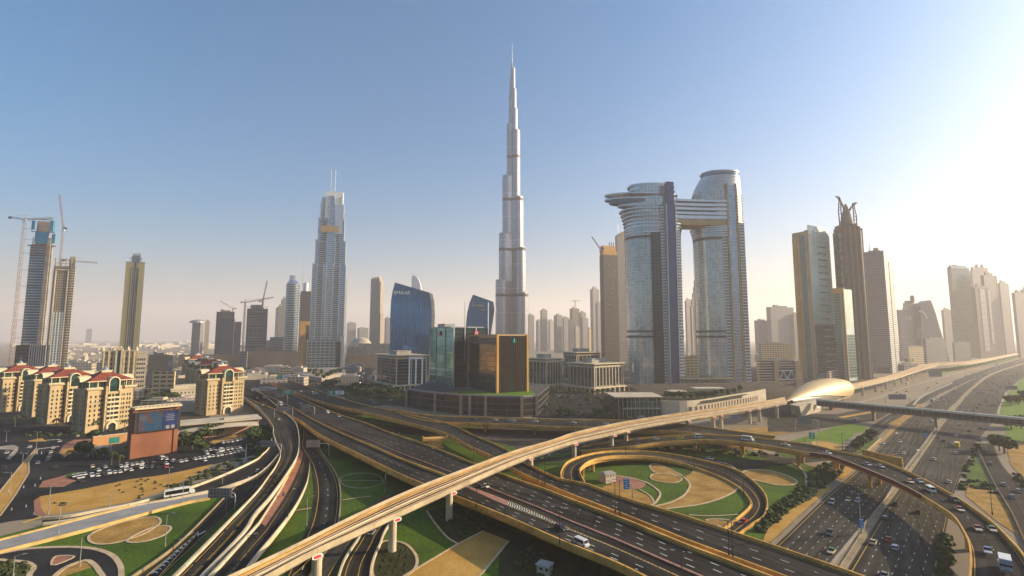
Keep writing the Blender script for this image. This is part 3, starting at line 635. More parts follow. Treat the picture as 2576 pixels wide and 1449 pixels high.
# ------------------------------------------------------------------ buildings: helpers
F = dict(
 blueglass=facade('blue_glass_floors', (.04,.13,.19), (.34,.35,.35), 3.9, 3.0, .30, .05, .12, .6),
 darkglass=facade('dark_glass_floors', (.035,.055,.07), (.09,.09,.095), 3.9, 1.8, .3, .12, .15, .5),
 teal=facade('teal_glass_floors', (.05,.12,.13), (.10,.15,.15), 4.0, 2.2, .22, .10, .1, .6),
 tangrid=facade('tan_grid_floors', (.04,.04,.04), (.29,.235,.16), 3.6, 2.6, .38, .34, .3, .1),
 whitestrip=facade('white_strips', (.08,.12,.14), (.62,.60,.55), 3.6, 3.2, .16, .42, .25, .2),
 slab=facade('open_slabs', (.035,.033,.032), (.34,.30,.25), 3.5, 5.5, .30, .10, .7, 0),
 greystone=facade('grey_stone_grid', (.06,.06,.065), (.27,.25,.24), 3.6, 2.4, .42, .40, .3, .2),
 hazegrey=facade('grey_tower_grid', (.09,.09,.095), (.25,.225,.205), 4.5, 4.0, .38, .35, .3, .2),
 beige=facade('beige_tower_grid', (.10,.09,.08), (.46,.38,.29), 4.0, 3.0, .45, .45, .3, .2),
 brown=facade('brown_tower_grid', (.045,.034,.027), (.125,.088,.064), 4.0, 2.5, .3, .4, .25, .3),
 dark=facade('dark_block_grid', (.045,.04,.045), (.12,.10,.10), 4.0, 3.2, .35, .3, .4, .2),
 gold=facade('gold_tower_wall', (.10,.075,.03), (.80,.58,.20), 3.6, 6.5, .86, .82, .4, .2),
 silver=facade('silver_glass', (.30,.36,.42), (.52,.52,.53), 3.9, 1.5, .22, .18, .14, .85, .25, .35, .6),
 balc=facade('balcony_floors', (.035,.04,.045), (.58,.58,.57), 3.6, 9, .42, .02, .4, .1),
 paleglass=facade('pale_green_glass', (.56,.68,.62), (.62,.69,.64), 14, 9, .02, .02, .2, .25, .12),
 burj=facade('steel_fins', (.24,.24,.27), (.46,.45,.47), 60, 3.6, .02, .40, .25, .75, .10, .38, .6),
 emaar=facade('deep_blue_glass', (.06,.30,.66), (.02,.09,.22), 4.0, 3.4, .05, .14, .07, .9, .25, .25, .5),
 hglass=facade('green_glass_panes', (.12,.36,.37), (.10,.16,.17), 4.2, 7.5, .06, .04, .06, .75, .3),
 hdark=facade('dark_green_panes', (.015,.045,.055), (.05,.07,.08), 4.2, 4, .08, .06, .08, .6, .3),
 bronze=facade('bronze_glass', (.32,.20,.10), (.12,.08,.045), 4.2, 3.5, .07, .06, .06, .85, .4),
 fins=facade('brown_fins', (.05,.038,.028), (.17,.125,.085), 60, 1.5, 0, .42, .3, .2),
 podium=facade('dark_podium', (.02,.02,.023), (.045,.04,.042), 4.6, 12, .25, .05, .2, .3),
 sky=facade('sky_tower_glass', (.60,.61,.57), (.62,.61,.57), 3.7, 4.2, .08, .14, .08, .40, .35, .35, .2),
 skybalc=facade('pale_balcony_floors', (.16,.17,.17), (.64,.63,.60), 3.7, 5, .45, .08, .3, .3),
 office=facade('office_dark_glass', (.03,.035,.045), (.06,.06,.07), 3.8, 3, .1, .06, .1, .5),
 garage=facade('garage_decks', (.03,.028,.026), (.42,.31,.21), 3.2, 30, .5, .01, .8, 0),
 mur=facade('ochre_wall', (.02,.02,.02), (.50,.37,.19), 50, 50, 1, 1, .5, 0),
 lowtan=facade('tan_block', (.07,.05,.03), (.56,.42,.22), 4.0, 6, .6, .25, .5, .1),
 mall=mat('mall_wall', (.40,.27,.16), .85, amt=.12, scale=.02),
)
stone = mat('light_stone', (.50,.43,.32), .75, amt=.10, scale=.1)
ochre = mat('ochre_render', (.37,.255,.125), .8, amt=.12, scale=.08)
ochre2 = mat('pale_ochre_render', (.45,.335,.185), .8, amt=.1, scale=.1)
creamtrim = mat('cream_trim', (.58,.48,.31), .7, amt=.06, scale=.2)
redroof = mat('red_tile_roof', (.19,.045,.026), .75, amt=.18, scale=.5)
domegrey = mat('grey_dome', (.30,.34,.38), .35, .5, amt=.08)
greenglass = mat('arch_glass', (.03,.085,.075), .12, .4, amt=.25, scale=.4)
winglass = mat('window_glass', (.035,.05,.045), .15, .3, amt=.4, scale=.6)
concrete = mat('raw_concrete', (.36,.30,.23), .9, amt=.2, scale=.08)
tan = mat('tan_cladding', (.46,.31,.165), .7, amt=.12, scale=.05)
tangold = mat('gold_cladding', (.56,.31,.085), .6, .1, amt=.1, scale=.05)
greytrim = mat('grey_cladding', (.33,.33,.34), .5, .3, amt=.1, scale=.05)
silvertrim = mat('silver_trim', (.62,.62,.62), .3, .7, amt=.05)
roofgrey = mat('roof_membrane', (.33,.30,.27), .9, amt=.2, scale=.1)
yellowc = mat('crane_paint', (.30,.20,.13), .6, amt=.1)
redc = mat('crane_red', (.30,.11,.07), .6, amt=.1)
bluescreen = mat('blue_screen', (.03,.26,.42), .6, amt=.12, scale=.1)
navy = mat('navy_glass', (.05,.075,.16), .12, .6, amt=.1, scale=.05)

class TW: pass
def solve(C, dx, dy, xpix, z):
    k = (xpix - CX) / FPX
    return (k*(C.y*cp + (z-CAM_H)*sp_) - C.x) / (dx - k*dy*cp)
def tower(name, label, cat, xl, xc, xr, ytop, D, a, mr, ml=None, group=None, z0=0, d=None, plant=True, roof=None, zt=None):
    """a block whose nearest corner stands at xc; its right wall runs to xr and its left wall to xl (picture columns at the roof line)"""
    t = TW(); a = R(a); Ct = ad(xc, ytop, D); t.h = Ct.z if zt is None else zt; t.C = C = Vector((Ct.x, Ct.y, 0))
    t.w = max(2.0, solve(C, math.cos(a), math.sin(a), xr, t.h)); t.d = d or max(2.0, solve(C, -math.sin(a), math.cos(a), xl, t.h)); t.a = a; t.z0 = z0
    t.root = thing(name, label, cat, (C.x, C.y, z0), a, group)
    b = MB(); H = t.h - z0; w_, dd = t.w, t.d
    b.face([(0,0,0),(w_,0,0),(w_,0,H),(0,0,H)], 0, [(0,0),(w_,0),(w_,H),(0,H)])
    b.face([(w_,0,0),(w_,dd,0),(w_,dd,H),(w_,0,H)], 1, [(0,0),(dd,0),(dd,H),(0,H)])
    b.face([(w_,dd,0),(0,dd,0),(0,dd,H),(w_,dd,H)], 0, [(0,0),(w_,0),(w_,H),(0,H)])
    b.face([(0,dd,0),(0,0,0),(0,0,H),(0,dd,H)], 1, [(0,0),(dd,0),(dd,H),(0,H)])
    b.face([(0,0,H),(w_,0,H),(w_,dd,H),(0,dd,H)], 2)
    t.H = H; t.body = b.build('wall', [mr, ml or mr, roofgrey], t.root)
    if roof:
        q = MB(); th, hh = roof[1], roof[2]
        q.box(w_/2, th/2-.05, H-.02, w_+.1, th, hh); q.box(w_/2, dd-th/2+.05, H-.02, w_+.1, th, hh); q.box(th/2-.05, dd/2, H-.03, th, dd-2*th, hh); q.box(w_-th/2+.05, dd/2, H-.03, th, dd-2*th, hh)
        q.build('roof_parapet', roof[0], t.root)
    if plant:
        q = MB(); ph = max(2, min(7, H*.03)); q.box(w_*.5, dd*.5, H, w_*.55, dd*.5, ph); q.box(w_*.3, dd*.4, H+ph, w_*.2, dd*.2, ph*.6); q.build('roof_plant', roofgrey, t.root)
    return t
def part(t, name, m, fn, smooth=False):
    b = MB(); fn(b); return b.build(name, m, t.root, smooth=smooth)
def lattice(b, p, q, wd, n, r, mi=0):
    """square lattice mast from p to q"""
    p, q = Vector(p), Vector(q); d = (q-p).normalized(); s = d.cross(Vector((0,1,0)) if abs(d.y) < .9 else Vector((1,0,0))).normalized(); t = d.cross(s)
    c = [s*wd/2*i + t*wd/2*j for i, j in ((1,1),(-1,1),(-1,-1),(1,-1))]
    for k in c: b.bar(p+k, q+k, r, 4, mi, caps=False)
    for i in range(n):
        a_, e_ = p.lerp(q, i/n), p.lerp(q, (i+1)/n)
        for j in range(4): b.bar(a_+c[j], e_+c[(j+1) % 4], r*.7, 3, mi, caps=False)
def crane(label, base, top, jib, back, luff=None, m=None, wd=2.0, r=.18, ties=(), group='tower cranes'):
    m = m or yellowc; root = thing('tower_crane', label, 'crane', tuple(base), 0, group); B = Vector(base)
    def L(v): return Vector(v) - B
    b = MB(); lattice(b, L(base), L(top), wd, 26, r); b.build('mast', m, root)
    b = MB(); lattice(b, L(top), L(jib), wd*.7, 16, r*.8); b.build('jib', redc if luff else m, root)
    b = MB(); lattice(b, L(top), L(back), wd*.7, 5, r*.8); K = L(back); b.box(K.x, K.y, K.z-2.2, 3.2, 2, 2.6); b.build('counter_jib', M_['darkmetal'], root)
    b = MB(); P = L(top); b.box(P.x+1.6, P.y-.5, P.z-2.4, 1.8, 1.8, 2.4); b.build('cab', M_['whitepaint'], root)
    b = MB(); ap = P + Vector((0,0,7)); b.bar(P, ap, r*1.6, 4); b.bar(ap, P.lerp(L(jib), .7), r*.5, 3); b.bar(ap, K, r*.5, 3); b.build('apex_tie', m, root)
    if ties:
        b = MB()
        for p, q in ties: b.bar(L(p), L(q), r*.9, 4)
        b.build('wall_tie', M_['darkmetal'], root)
    return root

# ------------------------------------------------------------------ far left: towers under construction
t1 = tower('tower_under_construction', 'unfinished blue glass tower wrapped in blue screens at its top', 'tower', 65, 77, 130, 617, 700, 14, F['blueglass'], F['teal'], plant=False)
def f(b):
    b.box(t1.w*.86, -.4, 0, t1.w*.2, 1.6, t1.H*1.06)
    b.box(t1.w*1.0, t1.d*.5, 0, 1.4, t1.d*.9, t1.H*1.03)
part(t1, 'core_wall', concrete, f)
def f(b):
    z = t1.H*.93
    for k in range(5): b.box(t1.w*.52, t1.d*.5-1.2, z + k*3.6, t1.w*(1.0 - .02*k), t1.d+2.2, .5)
    for x in (.1,.35,.6,.85): b.box(t1.w*x, 0, t1.H, 1, 1, 12)
part(t1, 'floor_slab', concrete, f)
part(t1, 'core_wall', concrete, lambda b: b.box(t1.w*.5, t1.d*.55, t1.H, t1.w*.62, t1.d*.55, 36))
def f(b):
    b.box(t1.w*.52, -2.0, t1.H+3, t1.w*.62, .35, 17); b.box(-.5, t1.d*.4, t1.H+22, .4, t1.d*.7, 14); b.box(t1.w*1.04, t1.d*.4, t1.H+20, .4, t1.d*.7, 17); b.box(t1.w*1.06, -.5, t1.H+4, t1.w*.16, .4, 14)
    b.box(t1.w*.06, -1.2, t1.H+23, t1.w*.16, .35, 13); b.box(t1.w*.94, -1.2, t1.H+21, t1.w*.16, .35, 16)
part(t1, 'safety_screen', bluescreen, f)
part(t1, 'work_platform', M_['darkmetal'], lambda b: (b.box(t1.w*.5, t1.d*.5, t1.H-.6, t1.w*1.3, t1.d*1.2, 1.2), b.box(t1.w*.5, t1.d*.5, t1.H+20, t1.w*1.12, t1.d*.9, .8), b.box(t1.w*.5, t1.d*.5, t1.H+38, t1.w*.9, t1.d*.7, .5)))
t2 = tower('tower_under_construction', 'unfinished concrete tower with white strips beside the taller blue one', 'tower', 128, 136, 190, 668, 680, 24, F['tangrid'], F['slab'], plant=False)
part(t2, 'cladding', F['whitestrip'], lambda b: b.prism([(t2.w*.18,-.8),(t2.w*.66,-.8),(t2.w*.66,0),(t2.w*.18,0)], 0, t2.H*.60))
def f(b):
    for k in range(int(t2.H/3.6)): b.box(t2.w*.93, -.6, 3.6*k, t2.w*.18, 2.8, 1.3); b.box(-.4, t2.d*.5, 3.6*k, 1.6, t2.d*.8, 1.2)
part(t2, 'balcony', stone, f)
def f(b):
    for x, y in ((.05,.1),(.3,.1),(.55,.1),(.8,.1),(.95,.1),(.3,.8),(.7,.8)): b.box(t2.w*x, t2.d*y, t2.H, 1.2, 1.2, 11)
    b.box(t2.w*.5, t2.d*.5, t2.H+3.5, t2.w*.96, t2.d, .6); b.box(t2.w*.6, t2.d*.5, t2.H+8, t2.w*.75, t2.d, .6); b.box(t2.w*.85, t2.d*.5, t2.H, t2.w*.26, t2.d*.9, 14)
part(t2, 'floor_slab', concrete, f)
part(t2, 'frame_edge', stone, lambda b: (b.box(t2.w*.12, -.6, 0, 1.1, 1.4, t2.H*.96), b.box(t2.w*.7, -.6, 0, 1.1, 1.4, t2.H*.96), b.box(t2.w*.41, -.6, t2.H*.96, t2.w*.62, 1.4, 1.6)))
t3 = tower('podium_building', 'dark podium block at the foot of the unfinished towers', 'building', 10, 40, 122, 868, 640, 12, F['podium'], F['darkglass'])
def f(b):
    for k in range(8): b.box(t3.w*(.45 + .07*k), -.5, 0, .9, 1.2, t3.H)
part(t3, 'pilaster', greytrim, f)
def onx(x, y, D): return tuple(ad(x, y, D))
bs = ad(31, 868, 690); bs.z = 0; tp = ad(53, 552, 690); tp = Vector((bs.x, bs.y, tp.z))
crane('tall pale crane mast at the far left tied to the blue tower', bs, tp, ad(133, 549, 690), ad(25, 546, 690), wd=2.8, r=.24,
      ties=[(Vector((bs.x, bs.y, z)), Vector((bs.x+17, bs.y+12, z))) for z in (60,85,110,133,156,180,200,215)])
bs = ad(157, 600, 705); tp = Vector((bs.x, bs.y, ad(157, 576, 705).z)); bs.z = t2.h - 20
crane('luffing crane with its jib raised above the unfinished concrete tower', bs, tp, ad(150, 490, 705), ad(165, 573, 705), luff=1, wd=2.0, r=.18)
bs = ad(182, 690, 690); tp = Vector((bs.x, bs.y, ad(182, 657, 690).z)); bs.z = t2.h - 6
crane('short red crane on the concrete tower with its jib pointing right', bs, tp, ad(245, 661, 690), ad(160, 653, 690), m=redc)
g = tower('gold_tower', 'slim gold apartment tower with a dark central stripe', 'tower', 314, 317, 364, 659, 900, 16, F['gold'], F['balc'], plant=False)
def f(b):
    b.box(g.w*.53, -.35, 0, g.w*.16, 1.4, g.H)
part(g, 'glass_strip', navy, f)
def f(b):
    for x in (.30, .42, .64, .70): b.box(g.w*x, -.4, 0, .7, 1.2, g.H*.95)
part(g, 'window_strip', F['darkglass'], f)
part(g, 'wall_fin', stone, lambda b: (b.box(g.w*.47, -.8, 0, 1.0, 1.6, g.H), b.box(g.w*.59, -.8, 0, 1.0, 1.6, g.H)))
def f(b):
    for k in range(9): b.box(g.w*(.24+.07*k), g.d*.3, g.H, .8, .8, 16 if 1 < k < 8 else 9)
    b.box(g.w*.5, g.d*.4, g.H+8, g.w*.66, g.d*.6, .8); b.box(g.w*.52, g.d*.4, g.H+15.5, g.w*.5, g.d*.6, .8); b.box(g.w*.5, g.d*.5, g.H, g.w*.4, g.d*.5, 13); b.box(g.w*.5, g.d*.5, g.H-.4, g.w*1.05, g.d*1.05, 1.2)
part(g, 'roof_crown', greytrim, f)
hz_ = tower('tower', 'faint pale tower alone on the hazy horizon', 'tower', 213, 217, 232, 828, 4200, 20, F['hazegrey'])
# ornate cream hotel
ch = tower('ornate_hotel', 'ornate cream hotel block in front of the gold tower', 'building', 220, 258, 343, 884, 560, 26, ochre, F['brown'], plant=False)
def f(b):
    for k in range(9):
        for j in range(8):
            if abs(k-4) > .5: b.box(ch.w*(.07+.107*k), -.05, 3+5.2*j, ch.w*.05, .25, 2.8)
part(ch, 'window', greenglass, f)
part(ch, 'glass_bay', greenglass, lambda b: b.box(ch.w*.5, -.7, 4, ch.w*.12, 1, ch.H-2))
part(ch, 'gable_bay', creamtrim, lambda b: (b.box(ch.w*.42, -.8, 0, 1.6, 2, ch.H+3), b.box(ch.w*.58, -.8, 0, 1.6, 2, ch.H+3), b.box(ch.w*.5, -.8, ch.H+1, ch.w*.18, 2, 3.4), b.box(ch.w*.5, -.8, ch.H+4.4, ch.w*.1, 2, 1.6)))
part(ch, 'cornice', creamtrim, lambda b: (b.box(ch.w*.5, ch.d*.5, ch.H-5, ch.w+1, ch.d+1, .8), b.box(ch.w*.5, ch.d*.5, ch.H, ch.w+1.6, ch.d+1.6, 1)))
def f(b):
    for x in (.05,.2,.35,.65,.8,.95): b.box(ch.w*x, -.5, 0, 1.3, 1.2, ch.H)
    for x in (.0,.25,.75,1.0): b.lathe([(1.6,ch.H),(1.6,ch.H+2.5),(1.9,ch.H+2.6),(.9,ch.H+4.2),(.1,ch.H+6)], ch.w*x, 1, 8)
part(ch, 'pilaster', creamtrim, f)
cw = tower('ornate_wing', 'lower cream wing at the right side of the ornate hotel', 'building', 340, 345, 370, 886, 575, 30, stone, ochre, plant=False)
def f(b):
    for k in range(4):
        for j in range(7): b.box(cw.w*(.16+.22*k), -.05, 4+5*j, 1.1, .3, 2.2)
part(cw, 'window', winglass, f); part(cw, 'cornice', creamtrim, lambda b: (b.box(cw.w*.5, cw.d*.5, cw.H-.6, cw.w+1.2, cw.d+1.2, 1.2), b.box(cw.w*.5, cw.d*.5, cw.H-7, cw.w+.7, cw.d+.7, .6)))
# ------------------------------------------------------------------ middle distance left of the centre
def plain(label, xl, xc, xr, yt, D, a, m1, m2=None, cat='tower', name='tower', **k): return tower(name, label, cat, xl, xc, xr, yt, D, a, m1, m2, **k)
q = plain('grey block with a rounded roof left of the pale cream tower', 484, 505, 513, 812, 1400, 60, F['hazegrey'])
part(q, 'round_roof', greytrim, lambda b: b.lathe([(q.d*.5,q.H),(q.d*.46,q.H+5),(q.d*.25,q.H+9),(0,q.H+10)], q.w*.5, q.d*.5, 14))
plain('narrow cream tower with a stepped top beside the grey block', 511, 516, 528, 808, 1380, 30, F['beige'])
q = plain('broad dark unfinished block with a lower right wing', 537, 545, 590, 784, 1250, 12, F['dark'])
part(q, 'lower_wing', F['dark'], lambda b: b.prism([(q.w*1.0,1),(q.w*1.42,1),(q.w*1.42,q.d),(q.w*1.0,q.d)], 0, q.H*.80))
part(q, 'lower_wing', F['darkglass'], lambda b: b.prism([(q.w*.3,-6),(q.w*1.05,-6),(q.w*1.05,0),(q.w*.3,0)], 0, q.H*.86))
bs = Vector((q.C.x+38, q.C.y+5, q.h)); crane('small red crane leaning over the dark unfinished block', bs, bs+Vector((0,0,8)), bs+Vector((-34,0,28)), bs+Vector((6,0,9)), luff=1, m=redc, wd=1.6)
q = plain('concrete frame tower with open floors and a crane on its roof', 616, 622, 674, 776, 1150, 12, F['slab'], F['slab'])
part(q, 'floor_slab', concrete, lambda b: [b.box(q.w*.5, q.d*.5, 5.5*k, q.w+1.4, q.d+1.4, .8) for k in range(6, int(q.H/5.5)+2)])
part(q, 'core_wall', concrete, lambda b: b.box(q.w*.45, q.d*.5, q.H, q.w*.6, q.d*.5, 9))
bs = Vector((q.C.x-4, q.C.y-3, 0)); crane('pale crane standing beside the open concrete frame tower', bs, bs+Vector((0,0,q.h+14)), bs+Vector((66,0,q.h+26)), bs+Vector((-9,0,q.h+15)), wd=2.8, r=.35)
bs = Vector((q.C.x+q.w*.75, q.C.y+4, q.h+8)); crane('luffing crane on the roof of the open concrete frame tower', bs, bs+Vector((0,0,10)), bs+Vector((8,0,58)), bs+Vector((-8,0,9)), luff=1, wd=2.4, r=.32)
plain('grey slab tower stepping up towards the round glass tower', 694, 702, 724, 770, 1300, 30, F['hazegrey'])
plain('narrow grey tower behind the grey slab tower', 707, 712, 724, 752, 1330, 30, F['hazegrey'])
c = ad(737.5, 712, 1150); h = c.z; rr = 33*c.y/1240*.5
root = thing('round_tower', 'round white balconied tower with a drum on top', 'tower', (c.x, c.y, 0)); q = TW(); q.root = root
part(q, 'wall', F['teal'], lambda b: b.lathe([(rr*.93,0),(rr*.93,h-2)], n=28))
part(q, 'balcony', silvertrim, lambda b: [b.lathe([(rr*.9,4*k),(rr,4*k),(rr,4*k+1.6),(rr*.9,4*k+1.6)], n=24) for k in range(4, int(h/4))])
part(q, 'drum', M_['whitepaint'], lambda b: b.lathe([(rr*.55,h-6),(rr*.55,h+16),(rr*.50,h+17.5),(0,h+17.6)], n=24))
part(q, 'slanted_roof', silvertrim, lambda b: (b.lathe([(rr*.95,h-3),(rr*.6,h+5),(0,h+6)], n=24)))
q = plain('tan tower with a dark striped side beside the silver skyscraper', 755, 758, 784, 742, 985, 25, tangold, F['darkglass'], plant=False)
part(q, 'top_block', F['dark'], lambda b: b.prism([(-.4,-.4),(q.w+.4,-.4),(q.w+.4,q.d+.4),(-.4,q.d+.4)], q.H-52, q.H+8))
part(q, 'drum', silvertrim, lambda b: b.lathe([(q.w*.3,q.H+8),(q.w*.3,q.H+28),(0,q.H+28.2)], q.w*.45, q.d*.5, 18))
part(q, 'spire', silvertrim, lambda b: b.bar((2,2,q.H+8), (2,2,q.H+82), .8, 6, r2=.25))
part(q, 'window_strip', F['brown'], lambda b: b.prism([(q.w*.62,-.5),(q.w*1.0,-.5),(q.w*1.0,.1),(q.w*.62,.1)], 0, q.H-60))
plain('low hazy grey block between the silver skyscraper and beige tower', 873, 878, 896, 812, 2500, 30, F['hazegrey'])
plain('tiny white hazy block right of the low grey one', 899, 905, 927, 825, 2500, 30, F['hazegrey'])
q = plain('beige stepped tower standing alone left of the blue glass building', 933, 955, 962, 700, 1500, 50, F['beige'], F['hazegrey'], plant=False)
for k, (s, hh) in enumerate(((1.25,.96),(1.5,.55),(1.9,.18))): part(q, 'setback', F['beige'], lambda b: b.prism([(q.w*.2,-q.d*.08*(k+1)),(q.w*s,-q.d*.08*(k+1)),(q.w*s,q.d*.8),(q.w*.2,q.d*.8)], 0, q.H*hh))
part(q, 'roof_crown', stone, lambda b: [b.box(q.w*.5, q.d*(.12+.19*j), q.H, q.w*.8, q.d*.1, 6) for j in range(5)])
plain('dim hazy tower just left of the blue glass building', 968, 972, 982, 800, 1800, 30, F['hazegrey'])
# white sail-topped tower peeping over the blue glass
c = ad(1048, 690, 1500); q = TW(); q.root = thing('sail_tower', 'white curved sail top with twin spires behind the blue glass building', 'tower', (c.x, c.y, 0))
h0 = ad(1048, 727, 1500).z; h1 = ad(1048, 694, 1500).z
def f(b):
    n = 10; pr = [(-14 + 0*k/n, h0 - 180) for k in (0,)]
    pts = [(-14, h0-190), (15, h0-190), (15, h0)] + [(15 - 25*(k/n)**1.6, h0 + (h1-h0)*math.sin(k/n*math.pi/2)) for k in range(1, n+1)] + [(-14, h1-2)]
    P0 = [(x, -5, z) for x, z in pts]; P1 = [(x, 5, z) for x, z in pts]
    b.face(P0); b.face(P1[::-1])
    for i in range(len(pts)): j = (i+1) % len(pts); b.face([P0[i], P1[i], P1[j], P0[j]])
part(q, 'sail', M_['whitepaint'], f); part(q, 'wall', F['hazegrey'], lambda b: b.prism([(-17,-8),(17,-8),(17,8),(-17,8)], 0, h0-20))
part(q, 'spire', silvertrim, lambda b: b.bar((-11,0,h1-4), (-11,0,h1+34), .8, 5, r2=.2)); part(q, 'spire', silvertrim, lambda b: b.bar((-7,0,h1-4), (-7,0,h1+18), .7, 5, r2=.2))
# ------------------------------------------------------------------ the silver stepped skyscraper
t = tower('stepped_skyscraper', 'silver stepped skyscraper with two masts and a dark banded crown', 'skyscraper', 781, 787, 871, 664, 925, 14, F['silver'], F['silver'], plant=False, d=40)
W, Dp, H = t.w, t.d, t.H
def zy(y): return ad(825, y, 925).z
def bay(x0, x1, y, z0, z1, m, name):
    b = MB(); b.prism([(W*x0, y), (W*x1, y), (W*x1, 6), (W*x0, 6)], z0, z1, top=0); return b.build(name, m, t.root)
z_pod, z2, z3, z4, z5, z6 = zy(855), zy(664), zy(603), zy(548), zy(512), zy(482)
bay(.02,.13,-1.2,z_pod,z2-2,F['silver'],'glass_bay'); bay(.14,.32,-.5,z_pod,z2-3,F['balc'],'balcony_stack'); bay(.33,.40,-1.6,z_pod,z2,F['silver'],'glass_bay')
bay(.40,.62,-2.2,z_pod,z2+.5,F['silver'],'glass_bay'); bay(.44,.50,-2.6,z_pod,z2-6,F['balc'],'balcony_stack'); bay(.62,.80,-.9,z_pod,z2-3,F['balc'],'balcony_stack'); bay(.82,.98,-1.6,z_pod,z2-1,F['silver'],'glass_bay')
for x in (.0,.135,.325,.41,.62,.81,.99): bay(x-.008, x+.008, -2.9, z_pod, z2+2, silvertrim, 'steel_rib')
tiers = ((.06,.96,z2,z3,0),(.12,.90,z3,z4,-.4),(.17,.86,z4,z5,-.8),(.20,.80,z5,z5+14,-1))
for x0, x1, a_, b_, yy in tiers:
    m = MB(); m.prism([(W*x0, 2+yy), (W*x1, 2+yy), (W*x1, Dp*.85), (W*x0, Dp*.85)], a_-1, b_, top=0); m.build('setback', F['silver'], t.root)
    s = x1 - x0
    bay(x0+s*.12, x0+s*.34, .2+yy, a_, b_-3, F['balc'], 'balcony_stack'); bay(x0+s*.38, x0+s*.62, -1.2+yy, a_, b_+3, F['silver'], 'glass_bay'); bay(x0+s*.66, x0+s*.80, .2+yy, a_, b_-3, F['balc'], 'balcony_stack')
    for x in (x0, x0+s*.36, x0+s*.64, x1): bay(x-.008, x+.008, -1.8+yy, a_-2, b_+2, silvertrim, 'steel_rib')
bay(.20,.74,-2.6,zy(583),zy(566),tan,'brown_band')
bay(.30,.84,-1.5,z4,z6+2,M_['whitepaint'],'crown'); bay(.62,.86,-2.4,z4-30,z5,silvertrim,'crown'); bay(.40,.60,-2.2,z4-8,z4+14,F['silver'],'glass_bay')
for x in (.43, .56):
    b = MB(); b.bar((W*x, 6, z6-2), (W*x, 6, zy(421)), 1.1, 8, r2=.8); b.build('mast', silvertrim, t.root)
m = MB(); m.prism([(-W*.05,-7),(W*.86,-7),(W*.86,0),(-W*.05,0)], 6, z_pod); m.build('podium', F['blueglass'], t.root)
def f(b):
    for k in range(9): b.box(W*.405, -7.4, 8+k*(z_pod-8)/8.6, W*.93, 1, 1.1)
    for k in range(8): b.box(-W*.05+W*.91*k/7, -7.8, 0, 1.2, 1.4, z_pod)
part(t, 'podium_frame', stone, f)
m = MB(); m.prism([(W*.90,-5),(W*1.02,-5),(W*1.02,8),(W*.90,8)], 0, z_pod+6); m.build('corner_pylon', silvertrim, t.root)
m = MB(); m.prism([(W*.80,-9),(W*.93,-9),(W*.93,6),(W*.80,6)], 0, z_pod-4); m.build('dark_slab', F['podium'], t.root)
def text(parent, s, loc, rot, size, m, name='lettering', ext=.15):
    cu = bpy.data.curves.new(name, 'FONT'); cu.body = s; cu.size = size; cu.extrude = ext; cu.align_x = 'CENTER'; cu.align_y = 'CENTER'
    o = bpy.data.objects.new(name, cu); COL.objects.link(o)
    dg = bpy.context.evaluated_depsgraph_get(); me = bpy.data.meshes.new_from_object(o.evaluated_get(dg)); bpy.data.objects.remove(o)
    o = bpy.data.objects.new(name, me); COL.objects.link(o); me.materials.clear(); me.materials.append(m); o.location = loc; o.rotation_euler = rot; o.parent = parent; return o
bluesign = mat('sign_navy', (.06,.10,.22), .4, amt=0)
text(t.root, 'EMAAR', (W*.62, -1.75, z5-6), (R(90), 0, 0), 9, greytrim)
# raised garden and retaining wall round its foot
gd = thing('terrace_garden', 'raised planted terrace with pale walls round the silver skyscraper', 'terrace', (t.C.x, t.C.y-20, 0))
P = tw('M1 370,890 660,945 790,900 900,890 900,830 500,800 400,830'); b = MB(); P = [(p.x - gd.location.x, p.y - gd.location.y) for p in P]
b.prism(P, 0, 5.5); b.build('retaining_wall', M_['palepave'], gd)
# ------------------------------------------------------------------ the tallest tower
bc = ad(1288, 860, 1218); HT = ad(1288, 107, 1218).z
bt = thing('supertall_tower', 'very tall stepped silver spire tower that dominates the skyline', 'skyscraper', (bc.x, 1218, 0))
def zb(Y): return ad(1288, (100 + .8287*Y)/1.4907, 1218).z
Lst = [(69, 1155), (54, 945), (39, 685), (21, 450), (13, 320), (7.5, 230)]; Rst = [(68, 1210), (57, 1010), (46, 780), (32, 480), (22, 380), (17, 290), (12, 195)]
U = .5559 * 1.0
def wing(sgn, st, name):
    """one lobed arm; each tier reaches less far out and climbs higher"""
    for k, (e, Y) in enumerate(st):
        zt = zb(Y); ext = e * U * (1.0 + (zt-400)*.0001); wd = max(4.0, min(12.5, ext*.42 + 2))
        ang = R(-30); ca, sa = math.cos(ang), math.sin(ang)
        n = 7; pts = []
        L = max(1.0, (ext - wd*.62)/abs(ca))
        for i in range(n+1):
            th = -math.pi/2 + math.pi*i/n; pts.append((L + wd*math.cos(th)*.8, wd*math.sin(th)))
        pts = [(0, -wd)] + pts + [(0, wd)]
        P = [((x*ca - y*sa)*sgn, x*sa + y*ca) for x, y in pts]
        if sgn < 0: P = P[::-1]
        b = MB(); b.prism(P, 0, zt, 0, top=1); b.build(name, [F['burj'], silvertrim], bt)
        b = MB(); c_ = [(sum(p[0] for p in P)/len(P), sum(p[1] for p in P)/len(P))][0]
        Q = [(c_[0] + (p[0]-c_[0])*.93, c_[1] + (p[1]-c_[1])*.93) for p in P]; b.prism(Q, zt, zt+3.2); b.build('tier_rim', greytrim, bt)
        for Yb in (1225, 1020, 795, 600):
            z_ = zb(Yb)
            if z_ < zt - 5:
                Q = [(c_[0] + (p[0]-c_[0])*1.012, c_[1] + (p[1]-c_[1])*1.012) for p in P]; b = MB(); b.prism(Q, z_, z_+7); b.build('plant_floor_band', F['brown'], bt)
wing(-1, Lst, 'west_tier'); wing(1, Rst, 'east_tier')
